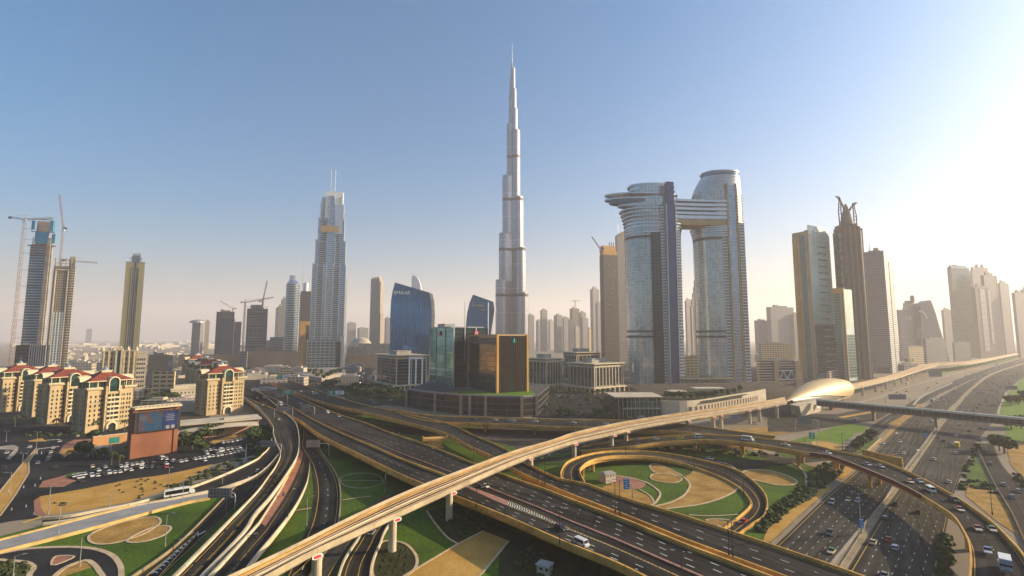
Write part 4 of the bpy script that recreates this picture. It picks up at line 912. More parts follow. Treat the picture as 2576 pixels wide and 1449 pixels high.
for k, (e, z_) in enumerate(((60, 300), (45, 430), (30, 540), (18, 610))):
    b = MB(); b.prism([(-9, 0), (9, 0), (9, e*U*1.1), (-9, e*U*1.1)], 0, z_); b.build('back_tier', F['burj'], bt)
b = MB(); b.lathe([(9,0),(9,zb(400)),(7,zb(400)),(7,zb(260)),(4.2,zb(258)),(4.2,zb(190)),(2.5,zb(188)),(2.5,zb(165))], n=10); b.build('core', F['burj'], bt)
b = MB(); b.bar((0,0,zb(170)), (0,0,zb(115)), 1.9, 8, r2=1.2); b.bar((0,0,zb(115)), (0,0,HT), 1.1, 8, r2=.4); b.build('spire', silvertrim, bt)
b = MB(); b.box(.6, -11.2, 0, 1.6, 3, zb(480)); b.build('central_groove', F['darkglass'], bt)
# ------------------------------------------------------------------ twin oval towers with a bridge between them
D1 = 600
tt = thing('twin_towers', 'pair of oval ringed towers joined by a sky bridge with an overhanging deck', 'skyscraper', tuple(ad(1745, 968, D1).xy) + (0,))
O = Vector(tt.location)
def zs(y, D=D1): return ad(1745, y, D).z
def xs(x, y, D=D1): return ad(x, y, D).x - O.x
def oval(b, cx, cy, a, bb, z0, z1, n=40, mi=0, top=None, p=2.4):
    P = []
    for i in range(n):
        th = 2*math.pi*i/n; c, s = math.cos(th), math.sin(th)
        P.append((cx + a*math.copysign(abs(c)**(2/p), c), cy + bb*math.copysign(abs(s)**(2/p), s)))
    b.prism(P, z0, z1, mi, top); return P
x1, a1 = xs(1660, 960), 34.5; x2, a2 = xs(1843, 960), 31.0; y1, y2 = 14, 24
zt1, zt2 = zs(498), zs(447, 620)
b = MB(); oval(b, x1, y1, a1-1, 23, 0, zt1, top=1); b.build('left_tower_wall', [F['sky'], roofgrey], tt)
b = MB(); oval(b, x2, y2, a2-1, 22, 0, zt2-22, top=1); b.build('right_tower_wall', [F['sky'], roofgrey], tt)
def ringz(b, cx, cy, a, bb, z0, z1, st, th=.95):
    z = z0
    while z < z1: oval(b, cx, cy, a, bb, z, z+th, 36); z += st
ringm = mat('ring_panel', (.52,.50,.46), .5, .1, amt=.06)
b = MB(); ringz(b, x1, y1, a1+.2, 24, 7.4, zt1-8, 3.7, .5); b.build('floor_ring', ringm, tt)
b = MB(); ringz(b, x2, y2, a2+.2, 23, 7.4, zt2-24, 3.7, .5); b.build('floor_ring', ringm, tt)
# dark plant floors
for z_, hh in ((zs(837), 3), (zs(850), 3), (zs(600), 2.6)):
    b = MB(); oval(b, x1, y1, a1-.3, 23.6, z_, z_+hh); b.build('plant_floor_band', F['dark'], tt); b = MB(); oval(b, x2, y2, a2-.3, 22.6, z_, z_+hh); b.build('plant_floor_band', F['dark'], tt)
# dark recess and balconies on the left tower, light piers on the right one
b = MB(); b.prism([(x1-9, -10.4), (x1+4, -10.9), (x1+4, -8), (x1-9, -8)], 0, zs(588)); b.build('dark_recess', F['hdark'], tt)
b = MB(); b.prism([(x1+3, -11.3), (x1+8, -11.3), (x1+8, -8), (x1+3, -8)], 0, zs(520)); b.build('balcony_stack', F['skybalc'], tt)
b = MB(); b.prism([(x1+7.5, -19), (x1+17.5, -17), (x1+17.5, -5), (x1+7.5, -5)], 0, zs(466), poly2=[(x1+11, -15), (x1+20, -13.5), (x1+20, -5), (x1+11, -5)]); b.build('blue_fin', mat('fin_navy', (.06,.085,.17), .2, .3, amt=.1, scale=.05), tt)
b = MB()
for dx in (6.6, 17.6): b.prism([(x1+dx, -19.4+dx*.06), (x1+dx+1, -19.4+dx*.06), (x1+dx+1, -6), (x1+dx, -6)], 0, zs(520), poly2=[(x1+dx+2.9, -15.8+dx*.06), (x1+dx+3.8, -15.8+dx*.06), (x1+dx+3.8, -6), (x1+dx+2.9, -6)])
b.build('fin_edge', silvertrim, tt)
for dx in (2.5, 14): 
    b = MB(); b.prism([(x2+dx, .2), (x2+dx+2.2, .2), (x2+dx+2.2, 6), (x2+dx, 6)], 0, zt2-14); b.build('stone_pier', tan, tt)
b = MB(); b.prism([(x2+5, .8), (x2+13.6, .8), (x2+13.6, 6), (x2+5, 6)], 0, zt2-16); b.build('bay_wall', F['silver'], tt)
for dx, w_ in ((-4, 6), (18, 6)):
    b = MB(); b.prism([(x2+dx, 1.1+abs(dx)*.06), (x2+dx+w_, 1.1+abs(dx)*.06), (x2+dx+w_, 8), (x2+dx, 8)], 0, zs(560)); b.build('balcony_stack', F['skybalc'], tt)
b = MB(); b.prism([(x1+22, -6), (x1+29, -4), (x1+29, 6), (x1+22, 6)], 0, zs(560)); b.build('balcony_stack', F['skybalc'], tt)
# flaring rings near the top, bulging to the left and towards the gap
def flare(b, cx, cy, a, bb, z0, z1, side, amount, n):
    for k in range(n):
        f_ = (k/(n-1))**1.6; e = amount*f_; z = z0 + (z1-z0)*k/(n-1)
        oval(b, cx + side*e/2, cy, a + e/2 + .4, bb + .6, z, z+1.3, 40)
b = MB(); flare(b, x1, y1, a1, 24, zs(575), zs(528), -1, 6, 6); flare(b, x1, y1, a1, 24, zs(588), zs(566), 1, 4, 4); b.build('flaring_ring', silvertrim, tt)
b = MB(); flare(b, x2, y2, a2, 23, zs(592), zs(570), -1, 3, 5); b.build('flaring_ring', silvertrim, tt)
# crown of the left tower
xl_ = xs(1645, 480)
for (z0, z1, a_, m, nm) in ((zs(500), zs(466), 27, F['sky'], 'crown_wall'), (zs(489), zs(486), 33, silvertrim, 'crown_disc'), (zs(466), zs(461.5), 29.5, silvertrim, 'crown_disc'), (zs(478), zs(476), 30, silvertrim, 'crown_disc')):
    b = MB(); oval(b, xl_, y1, a_, 18, z0, z1); b.build(nm, m, tt)
# overhanging pool deck
xa, xb_ = xs(1523, 500), xs(1690, 500)
for z0, z1, sh, m, nm in ((zs(519), zs(511), .80, silvertrim, 'overhanging_deck'), (zs(511), zs(503), .93, F['blueglass'], 'deck_glazing'), (zs(503), zs(499.5), 1.0, silvertrim, 'overhanging_deck'), (zs(491), zs(488), 1.0, silvertrim, 'deck_canopy')):
    b = MB(); hw = (xb_-xa)/2*sh; oval(b, xb_ - hw, 6, hw, 15*sh, z0, z1, p=2.0)
    b.build(nm, m, tt)
b = MB()
for k in range(12): 
    th = math.pi*(.55 + .9*k/11); hw = (xb_-xa)/2*.97; px_, py_ = xb_-hw+hw*math.cos(th), 6+14.5*math.sin(th); b.bar((px_,py_,zs(500)), (px_,py_,zs(490)), .25, 4)
b.build('deck_post', silvertrim, tt)
# bridge of stacked curved floors
for k, (ya, yb) in enumerate(((508,503), (519,513), (529,523), (540,534), (551,543), (566,552))):
    b = MB(); n = 14; A, Bk = [], []
    for i in range(n+1):
        s_ = i/n; x = x1 + 18 + (x2 - x1 - 15.5)*s_; sag = math.sin(math.pi*s_)*1.5
        A.append((x, -7 + 6.5*s_ + sag + k*.3)); Bk.append((x, 26 + 6*s_ - sag))
    b.prism(A + Bk[::-1], zs(ya), zs(yb), bottom=True); b.build('bridge_floor', silvertrim if k < 5 else tan, tt)
b = MB(); b.prism([(x1+20, -2), (x2+1, 3.5), (x2+1, 26), (x1+20, 24)], zs(560), zs(506)); b.build('bridge_glazing', F['blueglass'], tt)
# crown of the right tower: rings stepping back from the left as they rise
n = 12
for k in range(n):
    f_ = k/(n-1); ha = a2 - 1 - 5.5*f_**1.4; cx_ = x2 + (a2 - 1 - ha)*.9 ; z0 = zt2 - 24 + 22*f_*1.0
    b = MB(); oval(b, cx_, y2, ha, 22-4*f_, z0, z0+1.2); b.build('crown_ring', silvertrim, tt)
    b = MB(); oval(b, cx_, y2, ha-1.4, 20.5-4*f_, z0+1.2, z0+2.4); b.build('crown_wall', F['sky'], tt)
b = MB(); oval(b, x2+5, y2, a2-8, 17, zt2-2, zt2+5); b.build('crown_wall', F['blueglass'], tt); b = MB(); oval(b, x2+5, y2, a2-7, 18, zt2+4.8, zt2+6.2); b.build('crown_disc', silvertrim, tt)
b = MB(); b.bar((xl_+5, 4, zs(462)), (xl_+19, 4, zs(454)), .35, 4); b.bar((xl_-4, 4, zs(461)), (xl_+6, 4, zs(458)), .35, 4); b.build('roof_crane', M_['darkmetal'], tt)
# entrance canopy between the towers
b = MB(); P = tw('M2 1640,905 2250,890 2080,925 1700,940'); P = [(ad(*T('M2', x_, y_), 585).x - O.x, 585 - O.y + d_) for x_, y_, d_ in ((1640,905,0),(2240,890,0),(2240,890,30),(1640,905,30))]
b.prism(P, 11.5, 12.6, bottom=True); b.build('entrance_canopy', M_['median'], tt)
# ------------------------------------------------------------------ blue curved glass buildings
def leaning(label, pts, D, dep, m, side, rot=R(14)):
    """a slab whose sides bow outwards and whose roof slopes; pts are left and right outlines from the top down"""
    (lt, rt) = pts; base = ad((lt[-1][0]+rt[-1][0])/2, 940, D); q = TW(); q.root = thing('curved_glass_building', label, 'building', (base.x, base.y, 0))
    zmax = max(ad(x, y, D).z for x, y in lt + rt); zr = ad(*rt[0], D).z; zl = ad(*lt[0], D).z
    def prof(o):
        v = sorted((ad(x, y, D).z, ad(x, y, D).x - base.x) for x, y in o); v = [(0, v[0][1])] + v
        return v
    PL, PR = prof(lt), prof(rt)
    def at(P, z):
        for (za, xa_), (zb_, xb2) in zip(P, P[1:]):
            if z <= zb_: return xa_ + (xb2-xa_)*(z-za)/max(1e-6, zb_-za)
        return P[-1][1]
    n = 26; b = MB(); rows = []
    for k in range(n+1):
        f_ = k/n; zl_, zr_ = zl*f_, zr*f_; rows.append((Vector((at(PL, zl_), 0, zl_)), Vector((at(PR, zr_), (at(PR, zr_)-at(PL, zl_))*.22, zr_))))
    dv = Vector((dep*.10, dep, 0))
    for (l0, r0), (l1, r1) in zip(rows, rows[1:]):
        w0 = (r0-l0).length
        b.face([l0, r0, r1, l1], 0, [(0, l0.z), (w0, r0.z), (w0, r1.z), (0, l1.z)])
        b.face([r0, r0+dv, r1+dv, r1], 1, [(0, r0.z), (dep, r0.z), (dep, r1.z), (0, r1.z)])
        b.face([l0+dv, l0, l1, l1+dv], 1, [(0, l0.z), (dep, l0.z), (dep, l1.z), (0, l1.z)])
        b.face([r0+dv, l0+dv, l1+dv, r1+dv], 0, [(0, l0.z), (w0, r0.z), (w0, r1.z), (0, l1.z)])
    l1, r1 = rows[-1]; b.face([l1, r1, r1+dv, l1+dv], 1)
    b.build('wall', [m, side], q.root)
    fb = MB(); nf = 13
    for j in range(nf+1):
        for (l0, r0), (l1, r1) in zip(rows, rows[1:]):
            p, s_ = l0.lerp(r0, j/nf), l1.lerp(r1, j/nf); o = Vector((.1, -.55, 0)); wv = Vector((.30, 0, 0))
            fb.face([p-wv+o, p+wv+o, s_+wv+o, s_-wv+o]); fb.face([p+wv+o, p+wv, s_+wv, s_+wv+o]); fb.face([p-wv, p-wv+o, s_-wv+o, s_-wv])
    fb.build('facade_fin', mat('fin_blue', (.03,.11,.26), .3, .6, amt=.1), q.root)
    q.rows = rows; return q
q = leaning('large blue curved glass office building with a sloping roof', ([(994,710.5),(988,733),(984,757),(982,800),(981,890)], [(1076,734),(1081,755),(1082,790),(1080,840),(1076,893)]), 800, 22, F['emaar'], F['darkglass'])
l1, r1 = q.rows[-2]; d_ = (r1-l1).normalized(); tx = text(q.root, 'EMAAR', l1 + d_*13.5 + Vector((0,-1.6,-8)), (R(90), -math.asin(d_.z)*-1*-1, math.atan2(d_.y, d_.x)), 8.2, M_['whitepaint'])
tx.rotation_euler = (R(90), R(0), math.atan2(d_.y, d_.x)); tx.rotation_mode = 'XYZ'
q = leaning('smaller blue curved glass building with a gold crescent sign beside the tallest tower', ([(1190,741),(1181,763),(1176,785),(1173,810),(1171,870)], [(1240,758),(1243,775),(1240,800),(1235,830),(1230,880)]), 880, 26, F['emaar'], greytrim)
goldsign = mat('sign_gold', (.65,.45,.10), .4, amt=0)
l1, r1 = q.rows[-3]; d_ = (r1-l1).normalized()
b = MB(); c_ = l1 + d_*7 + Vector((0, -1.6, -5))
for k in range(16):
    a0, a1_ = R(100 + 17*k), R(100 + 17*(k+1)); r_ = 4.2; w0 = .5 + .9*math.sin(math.pi*k/16); w1 = .5 + .9*math.sin(math.pi*(k+1)/16)
    b.face([c_ + Vector((math.cos(t_)*r2, 0, math.sin(t_)*r2)) for t_, r2 in ((a0, r_), (a1_, r_), (a1_, r_-w1), (a0, r_-w0))][::-1])
b.build('crescent_emblem', goldsign, q.root)
text(q.root, 'noor', l1 + d_*18 + Vector((0, -1.7, -4)), (R(90), 0, math.atan2(d_.y, d_.x)), 6.5, goldsign); text(q.root, 'bank', l1 + d_*24 + Vector((0, -1.7, -10)), (R(90), 0, math.atan2(d_.y, d_.x)), 3.6, goldsign)
# ------------------------------------------------------------------ podium, green glass hotel, bronze office
pod = thing('podium_building', 'long dark curved podium with stone ribs and lawn on its roof', 'building', tuple(ad(1200, 1040, 400).xy) + (0,))
O2 = Vector(pod.location)
pf = [tg('M1', 1515, 1195), tg('M1', 1650, 1225), tg('M1', 1800, 1246), tg('M1', 2060, 1278), tg('M1', 2310, 1292), tg('M2', 100, 1302), tg('M2', 250, 1290)]
PB = [(p.x-O2.x, p.y-O2.y) for p in pf]; HB = 15.0
back = [(PB[-1][0]+16, PB[-1][1]+85), (PB[0][0]+6, PB[0][1]+75)]
b = MB(); b.prism(PB + back, 0, HB, 0, top=1); b.build('wall', [F['podium'], mat('podium_roof', (.07,.07,.072), .85, amt=.2)], pod)
def f(b):
    for (t_, X, Y) in (('M1',1515,1195),('M1',1800,1246),('M1',2060,1278),('M1',2150,1284),('M1',2310,1292),('M2',100,1302),('M2',250,1290)):
        p = tg(t_, X, Y); b.box(p.x-O2.x, p.y-O2.y+.4, 0, 2.2, 2.6, HB+1.0)
b = MB(); f(b); b.build('stone_rib', mat('pink_stone', (.36,.24,.18), .8, amt=.1), pod)
b = MB()
for i in range(len(PB)-1):
    a_, c_ = Vector((*PB[i], 0)), Vector((*PB[i+1], 0)); m_ = (a_+c_)/2; d_ = c_-a_; b.box(m_.x, m_.y+.8, HB, d_.length, .5, 1.1, math.atan2(d_.y, d_.x))
b.build('roof_parapet', greytrim, pod)
b = MB(); b.face([(*[(p[0]+1.5*(1 if i < 3 else -.5)), p[1]+2.5], HB+.05) if False else (p[0], p[1]+2.5, HB+.06) for i, p in enumerate(PB[2:])] + [(PB[-1][0]-2, PB[-1][1]+42, HB+.06), (PB[3][0], PB[3][1]+34, HB+.06)]); b.build('roof_lawn', M_['grass_bright'], pod)
ht = tower('glass_hotel', 'green glass hotel with two red H emblems on its roof edge', 'hotel', 1083, 1142, 1229, 824, 455, 33, F['hdark'], F['hglass'], z0=HB, plant=False)
def f(b):
    for k in (.0, .30, .62, .98): b.box(ht.w*k, -.5, 0 if k in (0,.62) else 24, .8, 1.0, ht.H+(.5 if k else 1.5))
part(ht, 'steel_mullion', silvertrim, f)
part(ht, 'glass_ledge', silvertrim, lambda b: [b.box(-.4, ht.d*.5, z_, .8, ht.d, .5) for z_ in (9, 15)])
part(ht, 'mullion', greytrim, lambda b: [b.box(-.3, ht.d*k, 0, .6, .5, ht.H) for k in (.33, .72)])
part(ht, 'roof_slab', greytrim, lambda b: (b.box(ht.w*.5, ht.d*.55, ht.H, ht.w*.96, ht.d*.8, 1.2), b.box(ht.w*.2, ht.d*.6, ht.H+1.2, ht.w*.3, ht.d*.3, 3)))
emred = mat('emblem_red', (.60,.015,.05), .4, amt=0)
for (ox, oy, rz) in ((-.7, ht.d*.55, R(-90)), (ht.w*.62, -1.1, 0)):
    b = MB(); hexa = [(2.6*math.cos(R(60*k)), 2.6*math.sin(R(60*k))) for k in range(6)]
    for o_ in (0, -.35): b.face([(x, o_, y) for x, y in hexa][::(1 if o_ else -1)])
    em = b.build('emblem', emred, ht.root, (ox, oy, ht.H-5)); em.rotation_euler.z = rz
    h_ = text(em, 'H', (0, -.45, 0), (R(90), 0, 0), 3.8, M_['whitepaint'])
tb = tower('bronze_office', 'bronze glass office with brown fins and gold corner columns on the podium', 'building', 1179, 1250, 1326, 843, 410, 30, F['fins'], F['bronze'], z0=HB, plant=False)
part(tb, 'corner_column', tangold, lambda b: (b.box(.3, -.3, 0, 2.0, 2.0, tb.H+.6), b.box(tb.w-.2, -.3, 0, 1.8, 2.0, tb.H+.6)))
part(tb, 'frame', tan, lambda b: (b.box(-.2, tb.d*.5, tb.H-1.0, 1.2, tb.d, 1.7), b.box(-.2, tb.d-.5, 0, 1.4, 1.4, tb.H), b.box(tb.w*.5, -.2, tb.H-.6, tb.w, 1.2, 1.3)))
part(tb, 'sign_band', F['brown'], lambda b: b.box(-.5, tb.d*.5, tb.H-8, .5, tb.d-3, 6))
part(tb, 'dark_base', F['hdark'], lambda b: b.prism([(-.4,1),(-.1,1),(-.1,tb.d-1),(-.4,tb.d-1)], 0, 15))
part(tb, 'fin', mat('gold_brown_fin', (.085,.062,.04), .5, .2, amt=.1), lambda b: [b.box(tb.w*(k+.5)/17, -.5, 0, .35, .9, tb.H-.8) for k in range(17)])
part(tb, 'emblem', mat('emblem_teal', (.02,.40,.36), .4, amt=0), lambda b: (b.lathe([(0,-1.6),(1.2,-1.2),(1.5,0),(.9,.9),(0,1)], 0, 0, 10), b.lathe([(0,.6),(.9,1),(.7,2.1),(0,2.4)], .3, 0, 10))).location = (tb.w*.52, -1.2, tb.H-5)
# ------------------------------------------------------------------ white-framed offices
def framed(label, xl, xc, xr, yt, D, a, nl, nr, name='office_building', sign=False, plinth=6.5):
    q = tower(name, label, 'office', xl, xc, xr, yt, D, a, F['office'], F['office'], plant=False)
    w_, d_, H_ = q.w, q.d, q.H; pl = plinth
    part(q, 'roof_slab', creamtrim, lambda b: b.box(w_/2, d_/2, H_, w_+7, d_+7, 1.0))
    part(q, 'roof_plant', roofgrey, lambda b: (b.box(w_*.5, d_*.55, H_+1, w_*.5, d_*.4, 4.5), b.box(w_*.35, d_*.4, H_+1, w_*.3, d_*.2, 3)))
    def cols(b):
        for i in range(nr): b.box(w_*(i+.5)/nr, -.35, pl, .95, .9, H_-pl-3)
        for i in range(nl): b.box(-.35, d_*(i+.5)/nl, pl, .9, .95, H_-pl-3)
        for x in (0, w_): b.box(x, -.35, pl, 1.2, 1.0, H_-pl-3)
        b.box(w_/2, -.4, H_-3.6, w_+1, 1.1, 2.2); b.box(-.4, d_/2, H_-3.6, 1.1, d_+1, 2.2)
    part(q, 'stone_fin', stone, cols)
    part(q, 'floor_louvre', silvertrim, lambda b: [b.box(w_/2, -.15, pl+3.8*k, w_, .4, .16) for k in range(1, int((H_-pl-3)/3.8)+1)] + [b.box(-.15, d_/2, pl+3.8*k, .4, d_, .16) for k in range(1, int((H_-pl-3)/3.8)+1)] if sign else b.box(w_/2, -.1, pl+.4, w_*.9, .4, .3))
    def pln(b):
        e = 4.5
        for i in range(8): b.box(-e + (w_+2*e)*i/7, -e, 0, 1.3, 1.3, pl-1.4)
        for i in range(1, 7): b.box(-e, -e + (d_+2*e)*i/7, 0, 1.3, 1.3, pl-1.4)
        b.box(w_/2, d_/2, pl-1.4, w_+2*e+1.2, d_+2*e+1.2, 1.5)
    part(q, 'colonnade', creamtrim, pln)
    return q
q = framed('low dark office with bold white columns in front of the large blue building', 950, 998, 1072, 896, 570, 33, 2, 1, sign=True)
for x in (.42,.64,.86): part(q, 'white_column', M_['whitepaint'], lambda b: b.box(q.w*x, -.8, 6.6, 1.7, 1.2, q.H-9))
part(q, 'white_frame', M_['whitepaint'], lambda b: b.box(q.w*.64, -.8, q.H-3.9, q.w*.5, 1.25, 3.2))
framed('white-finned office block behind the bronze office, nearer its edge', 1329, 1373, 1412, 904, 575, 40, 5, 6)
framed('largest white-finned office block with a plant room on its roof', 1430, 1494, 1566, 917, 545, 38, 7, 9)
framed('white-finned office block partly hidden behind the two others', 1418, 1450, 1508, 888, 650, 30, 4, 6)
# ------------------------------------------------------------------ hazy skyline between the tallest tower and the twin towers
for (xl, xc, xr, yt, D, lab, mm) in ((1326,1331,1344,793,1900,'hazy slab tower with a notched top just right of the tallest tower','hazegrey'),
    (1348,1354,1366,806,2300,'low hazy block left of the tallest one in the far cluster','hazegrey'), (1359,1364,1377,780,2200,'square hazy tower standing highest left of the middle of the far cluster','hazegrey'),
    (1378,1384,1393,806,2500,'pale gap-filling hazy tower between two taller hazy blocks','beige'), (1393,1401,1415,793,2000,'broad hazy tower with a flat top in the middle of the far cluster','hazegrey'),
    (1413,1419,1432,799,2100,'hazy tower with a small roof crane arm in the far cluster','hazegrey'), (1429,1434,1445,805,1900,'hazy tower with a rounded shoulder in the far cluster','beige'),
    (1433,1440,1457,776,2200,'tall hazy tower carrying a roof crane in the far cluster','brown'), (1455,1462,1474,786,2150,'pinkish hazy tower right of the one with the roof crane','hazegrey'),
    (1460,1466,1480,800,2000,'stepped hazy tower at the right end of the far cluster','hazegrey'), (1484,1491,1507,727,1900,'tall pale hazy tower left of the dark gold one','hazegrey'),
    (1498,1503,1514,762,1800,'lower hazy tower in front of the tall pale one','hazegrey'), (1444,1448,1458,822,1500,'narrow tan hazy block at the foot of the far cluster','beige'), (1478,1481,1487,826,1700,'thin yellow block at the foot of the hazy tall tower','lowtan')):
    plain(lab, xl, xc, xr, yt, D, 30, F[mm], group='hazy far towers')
bs = ad(1447, 772, 2200); crane('roof crane on the tall hazy tower in the far cluster', bs, bs+Vector((0,0,26)), bs+Vector((24,0,28)), bs+Vector((-14,0,27)), wd=2.4, r=.5)
q = plain('dark brown unfinished tower with a gold stepped crown and a crane', 1508, 1518, 1553, 640, 1000, 20, F['brown'], F['brown'], plant=False)
part(q, 'stepped_crown', tangold, lambda b: [b.prism([(q.w*.02*k,k*.8),(q.w*(1-.03*k),k*.8),(q.w*(1-.03*k),q.d*.9),(q.w*.02*k,q.d*.9)], q.H+5*k-1, q.H+5*k+4) for k in range(4)])
part(q, 'roof_post', M_['darkmetal'], lambda b: [b.box(q.w*x, 4, q.H+18, 1.2, 1.2, 9) for x in (.5,.65,.8)])
part(q, 'work_light', mat('site_lamp', (.6,.4,.15), .4, amt=0), lambda b: [b.box(q.w*(.3+.07*k % .5), -.4, q.H*(.5+.05*k), 1.6, .5, 2.2) for k in range(9)])
bs = ad(1510, 636, 1000); crane('crane with a steep jib on the dark brown unfinished tower', bs, bs+Vector((0,0,8)), bs+Vector((-17,0,34)), bs+Vector((6,0,9)), luff=1, wd=1.8, r=.35)
q = plain('beige tower with a curved roof squeezed against the left oval tower', 1547, 1553, 1592, 592, 1080, 15, F['beige'], F['beige'], plant=False)
def f(b):
    n = 10; P = [(q.w*k/n, q.H + 15*math.sin(min(1, k/n*1.15)*math.pi/2)) for k in range(n+1)]
    A = [(x, 0, z) for x, z in P] + [(q.w, 0, q.H-1), (0, 0, q.H-1)]; Bk = [(x, q.d, z) for x, z in P] + [(q.w, q.d, q.H-1), (0, q.d, q.H-1)]
    b.face(A[::-1]); b.face(Bk)
    for i in range(len(A)): j = (i+1) % len(A); b.face([A[i], A[j], Bk[j], Bk[i]])
part(q, 'curved_roof', tan, f); part(q, 'spire', silvertrim, lambda b: b.bar((3, 2, q.H), (3, 2, q.H+26), .5, 5))
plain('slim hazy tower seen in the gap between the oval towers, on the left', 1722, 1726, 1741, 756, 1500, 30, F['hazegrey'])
q = plain('beige stepped tower seen in the gap between the oval towers', 1745, 1751, 1790, 706, 1250, 25, F['beige'], plant=False)
for k in range(4): part(q, 'setback', F['beige'], lambda b: b.prism([(-q.w*.08*(k+1),2),(q.w*.2,2),(q.w*.2,q.d*.9),(-q.w*.08*(k+1),q.d*.9)], 0, q.H-(k+1)*16))
plain('long pale yellow low-rise block between the feet of the oval towers', 1722, 1724, 1780, 898, 720, 8, F['lowtan'], F['lowtan'], name='building', cat='building')
# ------------------------------------------------------------------ right of the twin towers
q = plain('broad hazy grey block with a stepped top right of the oval towers', 1927, 1938, 1996, 772, 1700, 20, F['hazegrey'])
plain('low hazy wing left of the broad hazy block', 1897, 1903, 1932, 806, 1720, 20, F['hazegrey']); plain('narrow hazy block right of the broad hazy one', 1990, 1996, 2012, 790, 1720, 20, F['hazegrey'])
plain('orange-tan old quarter hotel with arches behind the parking decks', 1908, 1914, 1994, 864, 1000, 12, F['lowtan'], F['beige'], name='building', cat='building')
q = plain('open parking deck building with a white steel truss', 1903, 1909, 2018, 908, 610, 10, F['garage'], F['garage'], name='parking_building', cat='building')
part(q, 'truss', M_['whitepaint'], lambda b: [b.bar((q.w*(.45+.09*k), -.6, 9+11*(k % 2)), (q.w*(.45+.09*(k+1)), -.6, 9+11*((k+1) % 2)), .6, 4) for k in range(4)] + [b.bar((q.w*.45, -.6, z), (q.w*.81, -.6, z), .5, 4) for z in (9, 20)])
part(q, 'truss_recess', F['podium'], lambda b: b.prism([(q.w*.43,-.3),(q.w*.83,-.3),(q.w*.83,.2),(q.w*.43,.2)], 4, 23)); part(q, 'tan_pier', tan, lambda b: (b.box(q.w*.38, -.6, 0, 6, 1.5, q.H), b.box(q.w*.88, -.6, 0, 8, 1.5, q.H)))
# pale glass tower with tan side
q = tower('glass_tower', 'tall tower with a tan side wall and a pale green glass front', 'tower', 1992, 2033, 2086, 580, 731, 30, F['paleglass'], tan, plant=False)
def f(b):
    n = 8; P = [(0, q.H+9)] + [(q.w*(.55 + .45*k/n), q.H + 9 - 9*(1-math.cos(k/n*math.pi/2))) for k in range(n+1)] + [(q.w, q.H-1), (0, q.H-1)]
    A = [(x, 0, z) for x, z in P]; Bk = [(x, 1.2, z) for x, z in P]
    b.face(A[::-1]); b.face(Bk)
    for i in range(len(A)): j = (i+1) % len(A); b.face([A[i], A[j], Bk[j], Bk[i]])
part(q, 'front_screen', F['paleglass'], f)
part(q, 'blue_strip', F['teal'], lambda b: b.box(-.25, q.d*.36, 0, .7, q.d*.30, q.H-6)); part(q, 'tan_pier', tan, lambda b: (b.box(-.6, q.d*.12, 0, 1.6, q.d*.20, q.H+1), b.box(-.5, q.d*.62, 0, 1.3, q.d*.16, q.H-1)))
part(q, 'gold_side', tangold, lambda b: b.box(-.4, q.d*.86, 0, 1.0, q.d*.27, q.H-8))
part(q, 'window_slit', F['hdark'], lambda b: [b.box(q.w*.58, -.1, q.H*(.40+.045*k), q.w*.42, .4, 1.2) for k in range(12)])
part(q, 'lower_glass', F['teal'], lambda b: b.prism([(q.w*.04,-.25),(q.w*.99,-.25),(q.w*.99,.1),(q.w*.04,.1)], 8, q.H*.36))
part(q, 'balcony', M_['whitepaint'], lambda b: [b.box(q.w*.68, -.6, q.H*.03+9.2*k, q.w*.45, .8, .9) for k in range(8)])
q2 = tower('glass_tower', 'half-height twin of the pale glass tower with a gold top', 'tower', 2094, 2119, 2142, 727, 700, 30, F['paleglass'], F['teal'], plant=False)
part(q2, 'gold_top', tangold, lambda b: b.box(-.5, q2.d*.5, q2.H-6, 1.4, q2.d, 8)); part(q2, 'tan_pier', tan, lambda b: (b.box(-.5, q2.d*.18, 0, 1.3, q2.d*.2, q2.H), b.box(q2.w*.03, -.5, 0, 1.6, 1.3, q2.H+2)))
part(q2, 'lower_glass', F['teal'], lambda b: b.prism([(q2.w*.06,-.25),(q2.w*.99,-.25),(q2.w*.99,.1),(q2.w*.06,.1)], 4, q2.H*.5))
q = tower('low_office', 'low slatted office building at the foot of the pale glass tower', 'building', 2080, 2086, 2166, 934, 690, 38, F['garage'], F['beige'])
# crown-topped tower
c = ad(2135, 560, 745); q = TW(); q.root = thing('crown_tower', 'dark brown rounded tower with curved horn-like crown arms', 'tower', (ad(2133, 620, 745).x, 745, 0)); O3 = Vector(q.root.location)
hs = ad(2128, 568, 745).z; ra = 16.5
def f(b): oval(b, 0, 0, ra, 17, 0, hs-10, p=3); oval(b, 0, 0, ra*.93, 15.5, hs-10, hs-4, p=3); oval(b, 0, 0, ra*.84, 14, hs-4, hs, p=3)
part(q, 'wall', F['brown'], f)
part(q, 'pilaster', mat('brown_pier', (.23,.165,.12), .6, amt=.1), lambda b: [b.box(x, y, 0, 2.2, 2.2, hs*f_) for x, y, f_ in ((-12.5,-13.5,.97),(-7,-16.5,.98),(0,-17.3,.985),(7,-16.5,.98),(12.5,-13.5,.97),(15.8,-6,.9))])
part(q, 'glass_strip', F['paleglass'], lambda b: (b.box(14.2, -10.5, 0, 3.0, 3.2, hs*.52), b.box(16.5, 2, 0, 2.5, 6, hs*.5)))
part(q, 'scalloped_edge', greytrim, lambda b: [b.lathe([(.2,hs*(.55+.05*k)),(2.4,hs*(.575+.05*k)),(.2,hs*(.6+.05*k))], sx*16, -8, 8) for k in range(8) for sx in (-1, 1)])
hc = ad(2095, 492, 745).z
